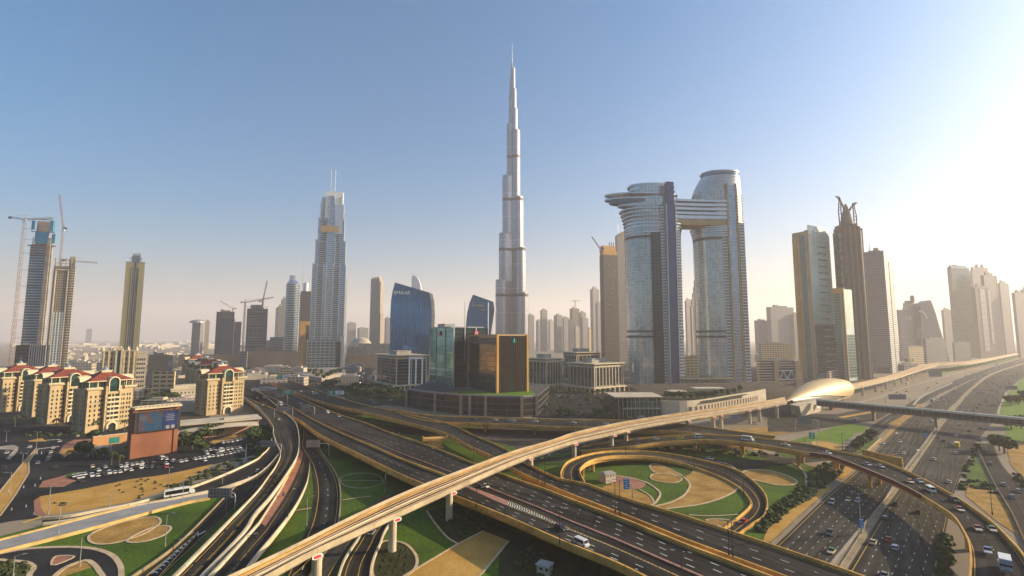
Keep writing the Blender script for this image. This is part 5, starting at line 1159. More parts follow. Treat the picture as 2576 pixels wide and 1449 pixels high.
for sx, hh, lean in ((-1, hc, -5), (1, hs+(hc-hs)*.78, 7)):
    b = MB()
    prev = None
    for k in range(9):
        t_ = k/8; x = -sx*8*(1-t_)**1.2*1 + sx*(3 + 8*t_) ; z = hs-2 + (hh-hs)*math.sin(t_*math.pi/2)
        p = Vector((x + (lean if k == 8 else lean*t_*t_), -2, z))
        if prev is not None: b.bar(prev, p, 2.4*(1-t_)+.9, 6, r2=2.4*(1-t_-.1)+.7 if t_ < .9 else .6)
        prev = p
    b.build('crown_arm', mat('crown_brown', (.26,.20,.15), .6, amt=.1), q.root)
    b = MB()
    A = [Vector((sx*13, -4, hs-3)), Vector((sx*13.5, -4, hs+(hh-hs)*.45)), Vector((sx*11.5, -4, hs+(hh-hs)*.82)), Vector((sx*11+lean*.6, -3, hs+(hh-hs)*.97))]; Bk = [Vector((sx*9, -4, hs-3)), Vector((sx*9.5, -4, hs+(hh-hs)*.5)), Vector((sx*9, -4, hs+(hh-hs)*.8)), Vector((sx*9.5, -3, hs+(hh-hs)*.93))]
    for P in (A, Bk):
        for u_, v_ in zip(P, P[1:]): b.bar(u_, v_, .8, 5)
    for j in range(12):
        t_ = j/11*2.99; i = int(t_); b.bar(A[i].lerp(A[i+1], t_-i), Bk[i].lerp(Bk[i+1], t_-i), .45, 4)
    b.build('crown_lattice', M_['darkmetal'], q.root)
b = MB(); b.lathe([(10,hs-1),(7.5,hs+10),(4,hs+24),(2,hs+32),(0,hs+35)], 0, -1, 10); b.build('crown_core', mat('crown_core', (.22,.17,.13), .7, amt=.1), q.root)
q = tower('hotel_tower', 'grey gridded hotel slab with a dotted balcony edge and a roof spire', 'tower', 2163, 2222, 2243, 630, 845, 48, F['balc'], F['greystone'])
part(q, 'spire', silvertrim, lambda b: b.bar((q.w*.3, q.d*.7, q.H), (q.w*.3, q.d*.7, q.H+24), .9, 5, r2=.2))
part(q, 'edge_strip', M_['cream'], lambda b: (b.box(q.w*.5, -.3, 0, 2.2, 1.2, q.H*.94), b.box(q.w, .3, 0, 1.0, 1.0, q.H*.9))); part(q, 'entrance', F['podium'], lambda b: b.box(-.3, q.d*.35, 0, 1, q.d*.5, 10))
# hazy right-hand skyline
q = plain('wide hazy block with rooftop boxes left of the sail-shaped building', 2255, 2262, 2321, 779, 1300, 15, F['hazegrey'])
part(q, 'upper_block', F['hazegrey'], lambda b: (b.prism([(q.w*.28,3),(q.w*.92,3),(q.w*.92,q.d*.9),(q.w*.28,q.d*.9)], q.H-1, q.H+18), b.prism([(q.w*.34,6),(q.w*.72,6),(q.w*.72,q.d*.7),(q.w*.34,q.d*.7)], q.H+17, q.H+25), b.lathe([(5,q.H+20),(5,q.H+37),(3,q.H+39),(0,q.H+39)], q.w*.64, q.d*.4, 10)))
part(q, 'sign', M_['cream'], lambda b: b.box(q.w*.36, -.5, q.H-27, q.w*.3, .8, 9))
c = ad(2340, 880, 1300); q = TW(); q.root = thing('sail_building', 'hazy sail-shaped building with one sloping edge', 'tower', (c.x, 1300, 0))
def f(b):
    P = []
    for X, Y in ((440,1000),(440,650),(480,625),(520,603),(550,595),(575,650),(610,750),(645,880),(680,1000)):
        p = ad(2213.7+.23146*X, 617.2+.23146*Y, 1300); P.append((p.x-c.x, p.z))
    P[0] = (P[0][0], 0); P[-1] = (P[-1][0]+14, 0)
    A = [(x, 0, z) for x, z in P]; Bk = [(x, 26, z) for x, z in P]; b.face(A[::-1] if False else A); b.face(Bk[::-1])
    for i in range(len(A)): j = (i+1) % len(A); b.face([A[i], Bk[i], Bk[j], A[j]])
part(q, 'wall', F['hazegrey'], f)
def f(b):
    pr = None
    for k in range(9):
        p = ad(2213.7+.23146*(455+85*k/8), 617.2+.23146*(712+80*(k/8)**2), 1290); p = Vector((p.x-c.x, -2, p.z))
        if pr is not None: b.bar(pr, p, 2.2, 5)
        pr = p
part(q, 'white_arc', M_['whitepaint'], f)
plain('plain hazy block right of the sail-shaped building', 2367, 2373, 2393, 779, 1700, 20, F['hazegrey'])
plain('low grey hazy office with louvred bays near the highway', 2321, 2328, 2378, 852, 1000, 18, F['greystone'], name='building', cat='building')
plain('small tan hazy block left of the low louvred office', 2280, 2285, 2322, 872, 1100, 18, F['lowtan'], name='building', cat='building')
q = plain('green-grey glass tower with chamfered shoulders by the highway', 2382, 2392, 2438, 674, 1500, 14, F['teal'], F['hazegrey'])
part(q, 'chamfered_top', F['teal'], lambda b: b.prism([(0,0),(q.w,0),(q.w,q.d),(0,q.d)], q.H, q.H+9, poly2=[(5,4),(q.w-8,4),(q.w-8,q.d-4),(5,q.d-4)]))
q = plain('hazy tower with twin needle spires behind the striped tower', 2437, 2446, 2495, 690, 1800, 16, F['hazegrey'], plant=False)
part(q, 'stepped_top', F['hazegrey'], lambda b: (b.prism([(6,4),(q.w-4,4),(q.w-4,q.d),(6,q.d)], q.H-1, q.H+14), b.prism([(12,4),(q.w-12,4),(q.w-12,q.d),(12,q.d)], q.H+13, q.H+28)))
for x in (.38, .66): part(q, 'spire', silvertrim, lambda b: (b.lathe([(4,q.H+26),(6,q.H+34),(2,q.H+40),(0,q.H+42)], q.w*x, 8, 8), b.bar((q.w*x,8,q.H+40), (q.w*x,8,q.H+76), .9, 4, r2=.2)))
q = plain('brown tower with white dotted balcony stripes among the hazy towers', 2441, 2452, 2490, 722, 1450, 18, F['brown'], F['brown'])
part(q, 'balcony_stripe', F['balc'], lambda b: (b.prism([(q.w*.28,-.8),(q.w*.6,-.8),(q.w*.6,0),(q.w*.28,0)], q.H*.1, q.H-4), b.prism([(q.w*.8,-.8),(q.w*.95,-.8),(q.w*.95,0),(q.w*.8,0)], q.H*.2, q.H-4)))
q = plain('olive tower with a bright right edge among the hazy towers', 2466, 2474, 2506, 692, 1480, 18, F['hazegrey'], F['brown']); part(q, 'bright_edge', M_['cream'], lambda b: b.box(q.w, 1, 0, 2.4, 3, q.H))
q = plain('hazy tower with a cut-off sloping top near the right edge', 2507, 2515, 2536, 712, 1700, 20, F['hazegrey']); part(q, 'bright_edge', M_['cream'], lambda b: b.box(q.w, 1, 0, 2, 3, q.H))
plain('hazy slab with an overhanging roof at the right edge of the frame', 2544, 2552, 2580, 736, 1500, 20, F['hazegrey']); plain('hazy tower cut by the right edge of the frame', 2566, 2574, 2600, 728, 1600, 20, F['hazegrey'])
plain('dim hazy block at the foot of the striped tower', 2395, 2400, 2440, 862, 1200, 16, F['hazegrey'], name='building', cat='building')
# ------------------------------------------------------------------ mall, low quarters
q = plain('long tan shopping mall wall right of the silver skyscraper', 873, 876, 948, 894, 1000, 6, F['mall'], name='shopping_mall', cat='mall', plant=False)
part(q, 'roof_edge', M_['palepave'], lambda b: b.box(q.w*.5, q.d*.5, q.H, q.w+2, q.d+2, 1.2))
q = TW(); c = ad(908, 868, 1300); q.root = thing('domed_hall', 'low pale domed hall roof behind the tan shopping mall', 'building', (c.x, 1300, 0))
hd = ad(908, 847, 1300).z; part(q, 'dome', stone, lambda b: b.lathe([(36,0),(35,hd*.45),(28,hd*.72),(16,hd*.92),(0,hd)], n=28, sy=.7))
for k, (xl, xr, yt, D, a_) in enumerate(((872,985,872,1120,4),(900,985,864,1220,4),(930,960,876,1080,8),(870,930,880,1060,5))):
    plain(('broad flat pale mall roof behind the tan wall','pale stepped mall roof by the beige tower','small white roof box on the shopping mall','low light mall hall beside the silver skyscraper')[k], xl, xl+2, xr, yt, D, a_, M_['palepave'], name='mall_roof', cat='building', plant=False)
for k, (xl, xr, yt, D, lab, m_) in enumerate(((596,760,884,900,'long low orange-tan mall front left of the silver skyscraper',F['mall']),(640,700,874,980,'low tan mall block behind the long front',F['mall']),(700,752,884,930,'pale mall corner beside the tan striped tower',M_['palepave']),(446,600,892,900,'long tan wall bridge across the far road',F['mall']),(600,622,884,880,'grey square tower base at the end of the tan wall bridge',F['hazegrey']),(618,690,856,1500,'low hazy podium below the round white tower',F['hazegrey']),(676,740,848,1250,'hazy dark podium in front of the round white tower',F['hazegrey']))):
    plain(lab, xl, xl+3, xr, yt, D, 5, m_, name='building', cat='building', plant=False)
q = plain('brown lettered hall left of the red-roofed group', 371, 374, 424, 892, 560, 6, F['mall'], name='building', cat='building')
plain('pale square billboard block beside the brown hall', 420, 423, 436, 893, 545, 8, M_['palepave'], name='building', cat='building', plant=False)
plain('yellow-tan low wall building in front of the brown hall', 380, 384, 440, 935, 470, 8, F['lowtan'], name='building', cat='building', plant=False)
rng = random.Random(5)
proto = None
for k in range(70):
    x = rng.uniform(170, 300) if k % 3 else rng.uniform(380, 520); y = rng.uniform(880, 925) if x < 300 else rng.uniform(878, 905)
    p = gp(x, y)
    if proto is None:
        b = MB(); b.box(0, 0, 0, 17, 12, 6.5); b.box(-2, 1, 6.5, 9, 7, 2.6); b.box(6, -6.6, 0, 6, 2.4, 3.2)
        o = proto = b.build('villa', stone, None, p); tag(o, 'small pale villa in the low-rise quarter beyond the cream hotel', 'house', 'villas of the low-rise quarter')
    else:
        o = proto.copy(); COL.objects.link(o); o.location = p
    o.rotation_euler.z = rng.uniform(0, 3); o.scale = (rng.uniform(.7, 1.5),)*2 + (rng.uniform(.7, 1.3),)
for k in range(90):
    y = rng.uniform(860, 878); x = rng.choice([rng.uniform(0, 480), rng.uniform(360, 620), rng.uniform(880, 980)]); p = gp(x, y)
    o = proto.copy(); COL.objects.link(o); o.location = p; o.rotation_euler.z = rng.uniform(0, 3); s = rng.uniform(1.5, 5); o.scale = (s*1.6, s, rng.uniform(1, 2.6))
    o['label'] = 'low pale warehouse far out on the hazy plain'; o['group'] = 'warehouses on the hazy plain'; o['category'] = 'warehouse'; o.name = 'warehouse'
# ------------------------------------------------------------------ red-roofed apartment blocks
def arch_pts(w_, h, n=12): return [(-w_/2, 0)] + [(-w_/2*math.cos(math.pi*k/n), h + w_/2*math.sin(math.pi*k/n)) for k in range(n+1)] + [(w_/2, 0)]
def apartment(label, FL, FR, hc=27.0, depth=18):
    """front runs from FL to FR; local x along the front, y into the depth"""
    d = FR - FL; wd = d.length; a = math.atan2(d.y, d.x); r = thing('red_roofed_apartment', label, 'building', (FL.x, FL.y, 0), a, 'red-roofed apartment blocks')
    q = TW(); q.root = r; H = hc
    b = MB(); b.prism([(0,.6),(wd,.6),(wd,depth),(0,depth)], 0, H); b.build('wall', ochre, r)
    def f(b):
        b.box(wd*.11, .3, 0, wd*.24, 1.6, H); b.box(wd*.90, .3, 0, wd*.20, 1.6, H); b.box(0, depth*.3, 0, 1.2, depth*.3, H); b.box(wd, depth*.3, 0, 1.2, depth*.3, H)
    part(q, 'corner_bay', ochre2, f)
    def f(b):
        b.box(wd*.53, .1, 0, wd*.30, 2.4, H+1.5); b.box(wd*.375, -.9, 0, wd*.045, 1.6, H+1.5); b.box(wd*.685, -.9, 0, wd*.045, 1.6, H+1.5)
        b.box(wd*.75, .1, 0, wd*.12, 1.4, H-1)
    part(q, 'centre_bay', ochre2, f)
    def f(b):
        z = 4.2
        while z < H-3.5:
            for x in (.06, .16, .27, .32, .705, .735, .79, .87, .93): b.box(wd*x, -.56 if x < .2 or x > .84 else (.45 if x < .5 else -.62), z, .75, .25, 1.5)
            for y in (.25, .5, .75): b.box(-.05 if y > .4 else -.65, depth*y, z, .2, .8, 1.5)
            for y in (.25, .5, .75): b.box(wd+.05 if y > .4 else wd+.65, depth*y, z, .2, .8, 1.5)
            z += 2.9
    part(q, 'window', winglass, f)
    def f(b):
        z = 6.2
        while z < H-4:
            b.box(wd*.53, -2.05, z, wd*.27, .25, .95); b.box(wd*.53, -1.6, z-.2, wd*.28, 1.3, .25); z += 2.9
    part(q, 'balcony', creamtrim, f)
    part(q, 'balcony_opening', winglass, lambda b: [b.box(wd*x, -1.14, 7.0+2.9*k, wd*w_, .1, 1.9) for k in range(int((H-9)/2.9)) for x, w_ in ((.44, .08), (.53, .05), (.62, .08))])
    def f(b):
        for x0, x1 in ((-.05,.26),(.78,1.05)):
            b.box(wd*(x0+x1)/2, .2, H-.2, wd*(x1-x0), 3.4, .6); b.box(wd*(x0+x1)/2, .0, H+.4, wd*(x1-x0)+.7, 4.2, .8)
        b.box(wd/2, depth*.5, H-.4, wd+1, depth+.8, .5); b.box(wd*.11, -.35, H-7.5, wd*.25, .5, .4); b.box(wd*.9, -.35, H-7.5, wd*.22, .5, .4)
    part(q, 'cornice', creamtrim, f)
    # set-back top storeys, green glass
    b = MB(); b.prism([(wd*.05,2.2),(wd*.95,2.2),(wd*.95,depth-2),(wd*.05,depth-2)], H, H+5.2); b.build('top_storey', ochre, r)
    def f(b):
        for x in (.1,.2,.3,.4,.68,.78,.88): b.box(wd*x, 2.0, H+.9, wd*.07, .4, 3.4)
        for y in (.25,.5,.75): b.box(wd*.045, depth*y, H+.9, .4, depth*.16, 3.4); b.box(wd*.955, depth*y, H+.9, .4, depth*.16, 3.4)
    part(q, 'top_window', greenglass, f)
    part(q, 'terrace_frame', creamtrim, lambda b: [b.box(wd*x, .4, H+1, .35, .35, 3.6) for x in (.02,.2,.84,.98)] + [b.box(wd*.11, .4, H+4.6, wd*.2, .5, .35), b.box(wd*.91, .4, H+4.6, wd*.16, .5, .35)])
    def f(b):
        z0, z1 = H+5.2, H+10.2; x0, x1, y0, y1 = -wd*.02, wd*1.02, -.2, depth+.4; m_ = .36
        P = [(x0,y0),(x1,y0),(x1,y1),(x0,y1)]; cx, cy = (x0+x1)/2, (y0+y1)/2
        P2 = [(cx+(x-cx)*.24, cy+(y-cy)*.24) for x, y in P]; b.prism(P, z0, z1, poly2=P2, bottom=True)
    rf = part(q, 'roof', redroof, f)
    part(q, 'eaves', creamtrim, lambda b: b.box(wd*.5, depth*.5, H+4.75, wd*1.06, depth+1.4, .5))
    fin = part(q, 'roof_lantern', creamtrim, lambda b: (b.box(wd*.5, depth*.5, H+9.6, wd*.22, depth*.22, 1.6), b.box(wd*.5, depth*.5, H+11.1, wd*.26, depth*.26, .4)))
    b = MB(); b.lathe([(1.9,H+11.4),(1.8,H+12.2),(1.1,H+13.2),(.35,H+13.9),(.12,H+14.4),(.1,H+17.5),(0,H+17.6)], wd*.5, depth*.5, 12); o = b.build('finial', domegrey, rf)
    # arched glass gable at the front and quarter arches at the sides
    ap = arch_pts(wd*.26, 6.4, 12); ip = arch_pts(wd*.21, 6.3, 12)
    def loopface(b, outer, inner, y0, y1, ox, z):
        n = len(outer)
        for i in range(n-1):
            o0, o1, i0_, i1_ = outer[i], outer[i+1], inner[i], inner[i+1]
            b.face([(ox+o0[0], y0, z+o0[1]), (ox+i0_[0], y0, z+i0_[1]), (ox+i1_[0], y0, z+i1_[1]), (ox+o1[0], y0, z+o1[1])]); b.face([(ox+o0[0], y1, z+o0[1]), (ox+o0[0], y0, z+o0[1]), (ox+o1[0], y0, z+o1[1]), (ox+o1[0], y1, z+o1[1])])
            b.face([(ox+i0_[0], y0, z+i0_[1]), (ox+i0_[0], y1, z+i0_[1]), (ox+i1_[0], y1, z+i1_[1]), (ox+i1_[0], y0, z+i1_[1])])
    b = MB(); loopface(b, ap, ip, -2.0, 5, wd*.53, H-2); b.build('arch_frame', creamtrim, r)
    b = MB(); b.face([(wd*.53+x, -1.1, H-2+z) for x, z in ip]); b.build('arch_window', greenglass, r)
    ap2 = arch_pts(wd*.26, 2.8, 10); ip2 = arch_pts(wd*.17, 2.6, 10)
    b = MB(); loopface(b, ap2, ip2, -2.6, 1, wd*.53, 0); b.build('entrance_arch', creamtrim, r); b = MB(); b.face([(wd*.53+x, -1.8, z) for x, z in ip2]); b.build('entrance', winglass, r)
    b = MB()
    for sx in (0, 1):
        n = 8; ox = -1.0 if not sx else wd+1.0
        P = [(depth*.5 - 4*math.cos(math.pi*k/n), H+4.8+3.6*math.sin(math.pi*k/n)) for k in range(n+1)]
        x0, x1 = (ox-1.6, ox+5) if not sx else (ox-5, ox+1.6)
        for u_, v_ in zip(P, P[1:]): b.face([(x0, u_[0], u_[1]), (x1, u_[0], u_[1]), (x1, v_[0], v_[1]), (x0, v_[0], v_[1])]); b.face([(x0, u_[0], u_[1]), (x0, v_[0], v_[1]), (x0, v_[0], v_[1]-1.1), (x0, u_[0], u_[1]-1.1)]); b.face([(x1, u_[0], u_[1]-1.1), (x1, v_[0], v_[1]-1.1), (x1, v_[0], v_[1]), (x1, u_[0], u_[1])])
    b.build('side_arch', creamtrim, r)
    return r
def px_at(t_, X, Y, z): p = gp(*T(t_, X, Y), z); return Vector((p.x, p.y, 0))
apartment('nearest red-roofed apartment block of the left row, fully sunlit front', px_at('M0',890,1020,27.4), px_at('M0',1340,985,27.4))
p1 = px_at('M0',510,970,27.4); dv = px_at('M0',1340,985,27.4) - px_at('M0',890,1020,27.4)
apartment('red-roofed apartment block second from the right in the left row', p1, p1 + dv)
p2 = px_at('M0',320,945,27.4) + Vector((-9, 12, 0)); apartment('set-back red-roofed apartment block, third from the right in the left row', p2, p2 + dv)
p3 = px_at('M0',36,908,27.4); apartment('red-roofed apartment block at the left edge of the frame', p3, p3 + dv)
p4 = px_at('M0',2095,925,27.4); apartment('nearest red-roofed block of the group beside the flyover', p4, px_at('M0',2458,900,27.4))
dv2 = px_at('M0',2458,900,27.4) - p4
for lab, x, y, z in (('red-roofed block directly behind the nearest one beside the flyover', 2160, 690+32, 37), ('third red-roofed block back beside the flyover', 2098, 688+24, 37), ('farthest red-roofed block beside the flyover', 2025, 662+16, 37)):
    p = px_at('M0', x, y, z) - dv2*.5; apartment(lab, p, p + dv2)
for k, (X, Y, w_, d_, h_) in enumerate(((1900,905,30,14,14),(1950,1000,30,24,11),(1850,1010,22,20,12))):
    p = px_at('M0', X, Y, h_); q = TW(); q.root = thing('low_annex', ('cream flat-roofed annex with roof terraces, the farthest of the three annexes', 'cream annex nearest to the red-roofed block by the flyover', 'shaded cream annex beside the dark garden trees')[k], 'building', tuple(p), .7)
    part(q, 'wall', stone, lambda b: (b.box(0, 0, 0, w_, d_, h_), b.box(-3, 2, h_, w_*.5, d_*.5, 3.2))); part(q, 'roof_edge', creamtrim, lambda b: b.box(0, 0, h_-.3, w_+1.2, d_+1.2, .9)); part(q, 'window', winglass, lambda b: [b.box(-w_/2+2.2+3*i, -d_/2-.03, 2+3*j, 1.1, .2, 1.6) for i in range(int(w_/3)) for j in range(3)])
# ------------------------------------------------------------------ screen building and curved hall
C = tg('B0', 1345, 268); Rr_ = tg('B0', 1725, 210); d = Rr_ - C; wd = d.length*1.02; q = TW(); q.root = thing('screen_building', 'terracotta block carrying a large wide video screen', 'building', tuple(C), math.atan2(d.y, d.x))
hb = 24.0; terra = mat('terracotta_render', (.25,.10,.055), .85, amt=.12, scale=.1)
part(q, 'wall', terra, lambda b: b.box(wd/2, 4, 0, wd, 8, hb-1)); part(q, 'side_pier', terra, lambda b: (b.box(-.9, 3, 0, 1.8, 7, hb), b.box(wd+1.0, 3, 0, 2.0, 7, hb)))
scr = part(q, 'screen_frame', M_['darkmetal'], lambda b: b.box(wd/2+.6, -.7, hb*.52, wd+3.6, 1.2, hb*.42))
sm = bpy.data.materials.new('lit_screen'); sm.use_nodes = True; n = sm.node_tree; bs_ = n.nodes['Principled BSDF']
tc = n.nodes.new('ShaderNodeTexCoord'); vo = n.nodes.new('ShaderNodeTexVoronoi'); vo.inputs['Scale'].default_value = .35; n.links.new(tc.outputs['Object'], vo.inputs['Vector'])
rm = n.nodes.new('ShaderNodeValToRGB'); e = rm.color_ramp.elements; e[0].color = (.012,.05,.11,1); e[1].color = (.06,.08,.11,1); k_ = e.new(.35); k_.color = (.02,.06,.11,1); k_ = e.new(.7); k_.color = (.08,.035,.04,1)
sx_ = n.nodes.new('ShaderNodeSeparateColor'); n.links.new(vo.outputs['Color'], sx_.inputs[0]); n.links.new(sx_.outputs[0], rm.inputs[0]); n.links.new(rm.outputs[0], bs_.inputs['Base Color']); n.links.new(rm.outputs[0], bs_.inputs['Emission Color']); bs_.inputs['Emission Strength'].default_value = .02; bs_.inputs['Roughness'].default_value = .25
b = MB(); b.box(wd*.34, -1.4, hb*.54, wd*.62, .2, hb*.38); b.build('screen_picture', sm, scr)
b = MB(); b.box(wd*.86, -1.4, hb*.54, wd*.40, .2, hb*.38); b.build('screen_picture', mat('screen_blue', (.02,.035,.12), .3, amt=.3, scale=.3), scr)
b = MB(); b.box(wd*.80, -1.55, hb*.545, wd*.10, .1, hb*.07); b.box(wd*.94, -1.55, hb*.545, wd*.10, .1, hb*.07); [b.box(wd*.86, -1.55, hb*(.72+.04*k), wd*(.24-.05*(k % 2)), .1, .25) for k in range(4)]; b.build('caption', M_['greyslab'], scr)
part(q, 'roof_edge', creamtrim, lambda b: (b.box(wd/2+.6, 2.5, hb, wd+4, 9, .9), [b.box(wd*k/9, -1.4, hb+.9, .4, .4, .7) for k in range(11)], b.box(wd/2, -1.4, hb+1.6, wd+3, .3, .25)))
c = tg('M0', 1820, 1449+60); q = TW(); h1 = tg('B0', 1800, 90); q.root = thing('curved_hall', 'pale hall with a curved sloping canopy beside the screen building', 'building', tuple(h1), .62)
part(q, 'wall', mat('hall_pink', (.50,.30,.20), .8, amt=.1), lambda b: b.box(20, 10, 0, 44, 16, 8.5))
part(q, 'glass_band', greenglass, lambda b: b.box(20, 1.8, 5.5, 43, .4, 2.2))
def f(b):
    n = 12; A, Bk = [], []
    for k in range(n+1):
        x = -3 + 44*k/n; zz = 3.4 + 2.6*math.sin(k/n*math.pi*.75); A.append(Vector((x, -6 + 1.5*math.sin(k/n*math.pi), zz))); Bk.append(Vector((x, 3, zz+1.6)))
    up = Vector((0,0,.5)); strip(b, [p+up for p in A], [p+up for p in Bk]); strip(b, Bk, A); strip(b, A, [p+up for p in A])
    b.box(41, -1.5, 0, .6, 8, 5)
part(q, 'canopy', stone, f); part(q, 'roof', stone, lambda b: (b.box(20, 9.5, 8.5, 47, 19, .8), b.box(30, 8, 9.3, 14, 6, .9)))
w0 = tg('B0', 930, 150); w1 = tg('B0', 1320, 100); d = w1 - w0; q = TW(); q.root = thing('boundary_wall', 'orange garden wall with green gates left of the screen building', 'wall', tuple(w0), math.atan2(d.y, d.x))
part(q, 'wall', mat('orange_render', (.52,.27,.12), .85, amt=.1), lambda b: b.box(d.length/2, .3, 0, d.length, .5, 5.2)); part(q, 'coping', creamtrim, lambda b: b.box(d.length/2, .3, 5.2, d.length+.5, .8, .35)); part(q, 'gate', mat('gate_green', (.02,.22,.18), .5, amt=.1), lambda b: b.box(d.length*.55, -.02, .6, d.length*.26, .2, 3.2))
p = tg('B0', 960, 240); q = TW(); q.root = thing('canvas_canopy', 'cream sail canopy over the entrance by the orange wall', 'canopy', tuple(p), .5)
part(q, 'canopy_sheet', creamtrim, lambda b: b.prism([(-3,-2),(4,-2),(6,4),(-1,4)], 3.6, 4.1, poly2=[(-3,-2),(4,-2),(6,4),(-1,4)], bottom=True)); part(q, 'post', M_['whitepaint'], lambda b: [b.box(x, y, 0, .25, .25, 3.7) for x, y in ((-2.6,-1.6),(3.6,-1.6),(5.4,3.6),(-.8,3.6))])
# ------------------------------------------------------------------ pavilion, curved podium wall and terraces in front of the twin towers
a_, c_ = tg('M2', 1075, 1315), tg('M2', 1500, 1315); d = c_-a_; wd = d.length; q = TW(); q.root = thing('glass_pavilion', 'two-storey glass pavilion with a thin flaring roof', 'building', tuple(a_), math.atan2(d.y, d.x))
hp = 15.0; part(q, 'glass_wall', F['hdark'], lambda b: b.prism([(0,0),(wd,0),(wd,24),(0,24)], 0, hp)); part(q, 'roof', stone, lambda b: b.prism([(-3,-3),(wd+1.5,-1),(wd+1.5,28),(-4,28)], hp+.4, hp+1.2, poly2=[(-3.5,-4),(wd+2,-1.5),(wd+2,29),(-4,29)], bottom=True))
part(q, 'floor_band', stone, lambda b: b.box(wd*.55, -.4, 7.0, wd*.9, 1.2, .8)); part(q, 'upper_room', F['teal'], lambda b: b.prism([(wd*.2,-.5),(wd*.98,-.5),(wd*.98,0),(wd*.2,0)], 8, 13.6)); part(q, 'window_post', silvertrim, lambda b: [b.box(wd*k/10, -.6, 0, .25, .3, hp) for k in range(11)])
def wallpoly(name, label, pts, h, th, m, cat='wall', zb=0):
    c = pts[len(pts)//2]; r = thing(name, label, cat, (c.x, c.y, 0)); e = []
    for i in range(len(pts)):
        u_, v_ = pts[max(i-1,0)], pts[min(i+1,len(pts)-1)]; dd = (v_-u_).normalized(); e.append(Vector((-dd.y, dd.x, 0)))
    b = MB(); wall(b, [Vector((p.x, p.y, h)) for p in pts], e, th, 0, -h); b.world('wall', m, r); return r, e
pp = smooth([tg('M2', 1510, 1312), tg('M2', 1730, 1318), tg('M2', 1960, 1290), tg('M2', 2200, 1240), tg('M2', 2400, 1200), tg('M2', 2560, 1160)], 24)
r, e = wallpoly('podium_wall', 'long curved pale podium wall in front of the oval towers', pp, 13, 1.0, stone)
b = MB(); wall(b, [Vector((p.x, p.y, 13)) - v*.1 for p, v in zip(pp[3:22], e[3:22])], e[3:22], .2, -4.5, -8.5); b.world('louvre_band', F['garage'], r)
top = [(p.x, p.y) for p in pp] + [(p.x, p.y) for p in (ad(2010, 965, 560), ad(1570, 965, 520))]
b = MB(); b.face([(x, y, 12) for x, y in top]); b.world('terrace', M_['soil'], r)
b = MB(); P = [tg('M2', 1560, 1100, 12.1), tg('M2', 1950, 1140, 12.1), tg('M2', 2100, 1120, 12.1), tg('M2', 2300, 1085, 12.1), tg('M2', 2400, 1070, 12.1), tg('M2', 1600, 1050, 12.1)]; b.face(P); b.world('planting_bed', M_['leaf2'], r)
for k, (X, Y, w_, lab) in enumerate(((1880,1000,64,'flat cream canopy roof in front of the right oval tower'), (1590,1030,40,'round pale drop-off canopy at the foot of the left oval tower'))):
    p = gp(*T('M2', X+w_*1.4, Y+15), 15); q = TW(); q.root = thing('entrance_canopy', lab, 'canopy', (p.x, p.y, 0))
    if k: part(q, 'roof', stone, lambda b: b.lathe([(9,15),(9,15.7),(6,16.3),(0,16.5)], n=24, sy=.8))
    else: part(q, 'roof', stone, lambda b: b.box(0, 0, 15, 27, 14, 1.0))
    part(q, 'post', silvertrim, lambda b: [b.box(x, y, 12, .6, .6, 3.1) for x, y in ((-6,-3),(6,-3),(6,3),(-6,3))])
# ------------------------------------------------------------------ metro station and footbridge
s0, s1 = gp(*T('M3', 150, 1120), 12.5), gp(*T('M3', 785, 985), 12.5); ax = s1 - s0; LS = ax.length; sa = math.atan2(ax.y, ax.x); mid = (s0+s1)/2
q = TW(); LS *= .94; q.root = thing('metro_station', 'shell-shaped metro station with a gold roof beside the highway', 'station', (mid.x, mid.y, 0), sa)
goldshell = mat('gold_shell', (.47,.35,.18), .5, .25, amt=.10, scale=.5); greyshell = mat('grey_shell', (.42,.40,.37), .4, .5, amt=.06)
def sprof(t_): return max(.02, math.sin(math.pi/2*min(1, t_/.60)))**.85 if t_ < .60 else 1 - .34*((t_-.60)/.40)**2
def shell(b, hw, z0, hgt, t0, t1, lo, hi, n=26, m=14):
    """a long vault, pointed at the far left end and blunt at the other; lo and hi give the edge angles along it"""
    rows = []
    for i in range(n+1):
        t_ = t0 + (t1-t0)*i/n; x = LS*(t_-.5); s_ = sprof(t_); a0, a1 = R(lo(t_)), R(hi(t_))
        rows.append([Vector((x, -hw*s_*math.cos(a0 + (a1-a0)*k/m), z0 + hgt*s_*math.sin(a0 + (a1-a0)*k/m))) for k in range(m+1)])
    for A, B in zip(rows, rows[1:]):
        for k in range(m): b.face([A[k], B[k], B[k+1], A[k+1]])
part(q, 'gold_roof', goldshell, lambda b: shell(b, 13, 10.0, 13, 0, .97, lambda t_: 34 - 66*t_, lambda t_: 146 + 66*t_), smooth=True)
part(q, 'lower_shell', greyshell, lambda b: shell(b, 12.2, 10.2, 9.0, .06, .62, lambda t_: -72, lambda t_: 31 - 66*t_), smooth=True)
part(q, 'lower_shell', greyshell, lambda b: shell(b, 12.2, 10.2, 9.0, .06, .62, lambda t_: 149 + 66*t_, lambda t_: 252), smooth=True)
part(q, 'end_glazing', F['podium'], lambda b: b.face([Vector((LS*.465, -12.6*sprof(.965)*math.cos(R(-36+252*k/16)), 10 + 12.6*sprof(.965)*math.sin(R(-36+252*k/16)))) for k in range(17)]))
part(q, 'end_louvre', stone, lambda b: [b.box(LS*.48, 0, 6.5+1.5*k, .8, 17 - abs(k-3)*1.2, .5) for k in range(9)])
part(q, 'louvre', stone, lambda b: [b.box(LS*.18, -9.6-.15*k, 4.6+.9*k, LS*.34, 1.2, .35) for k in range(6)])
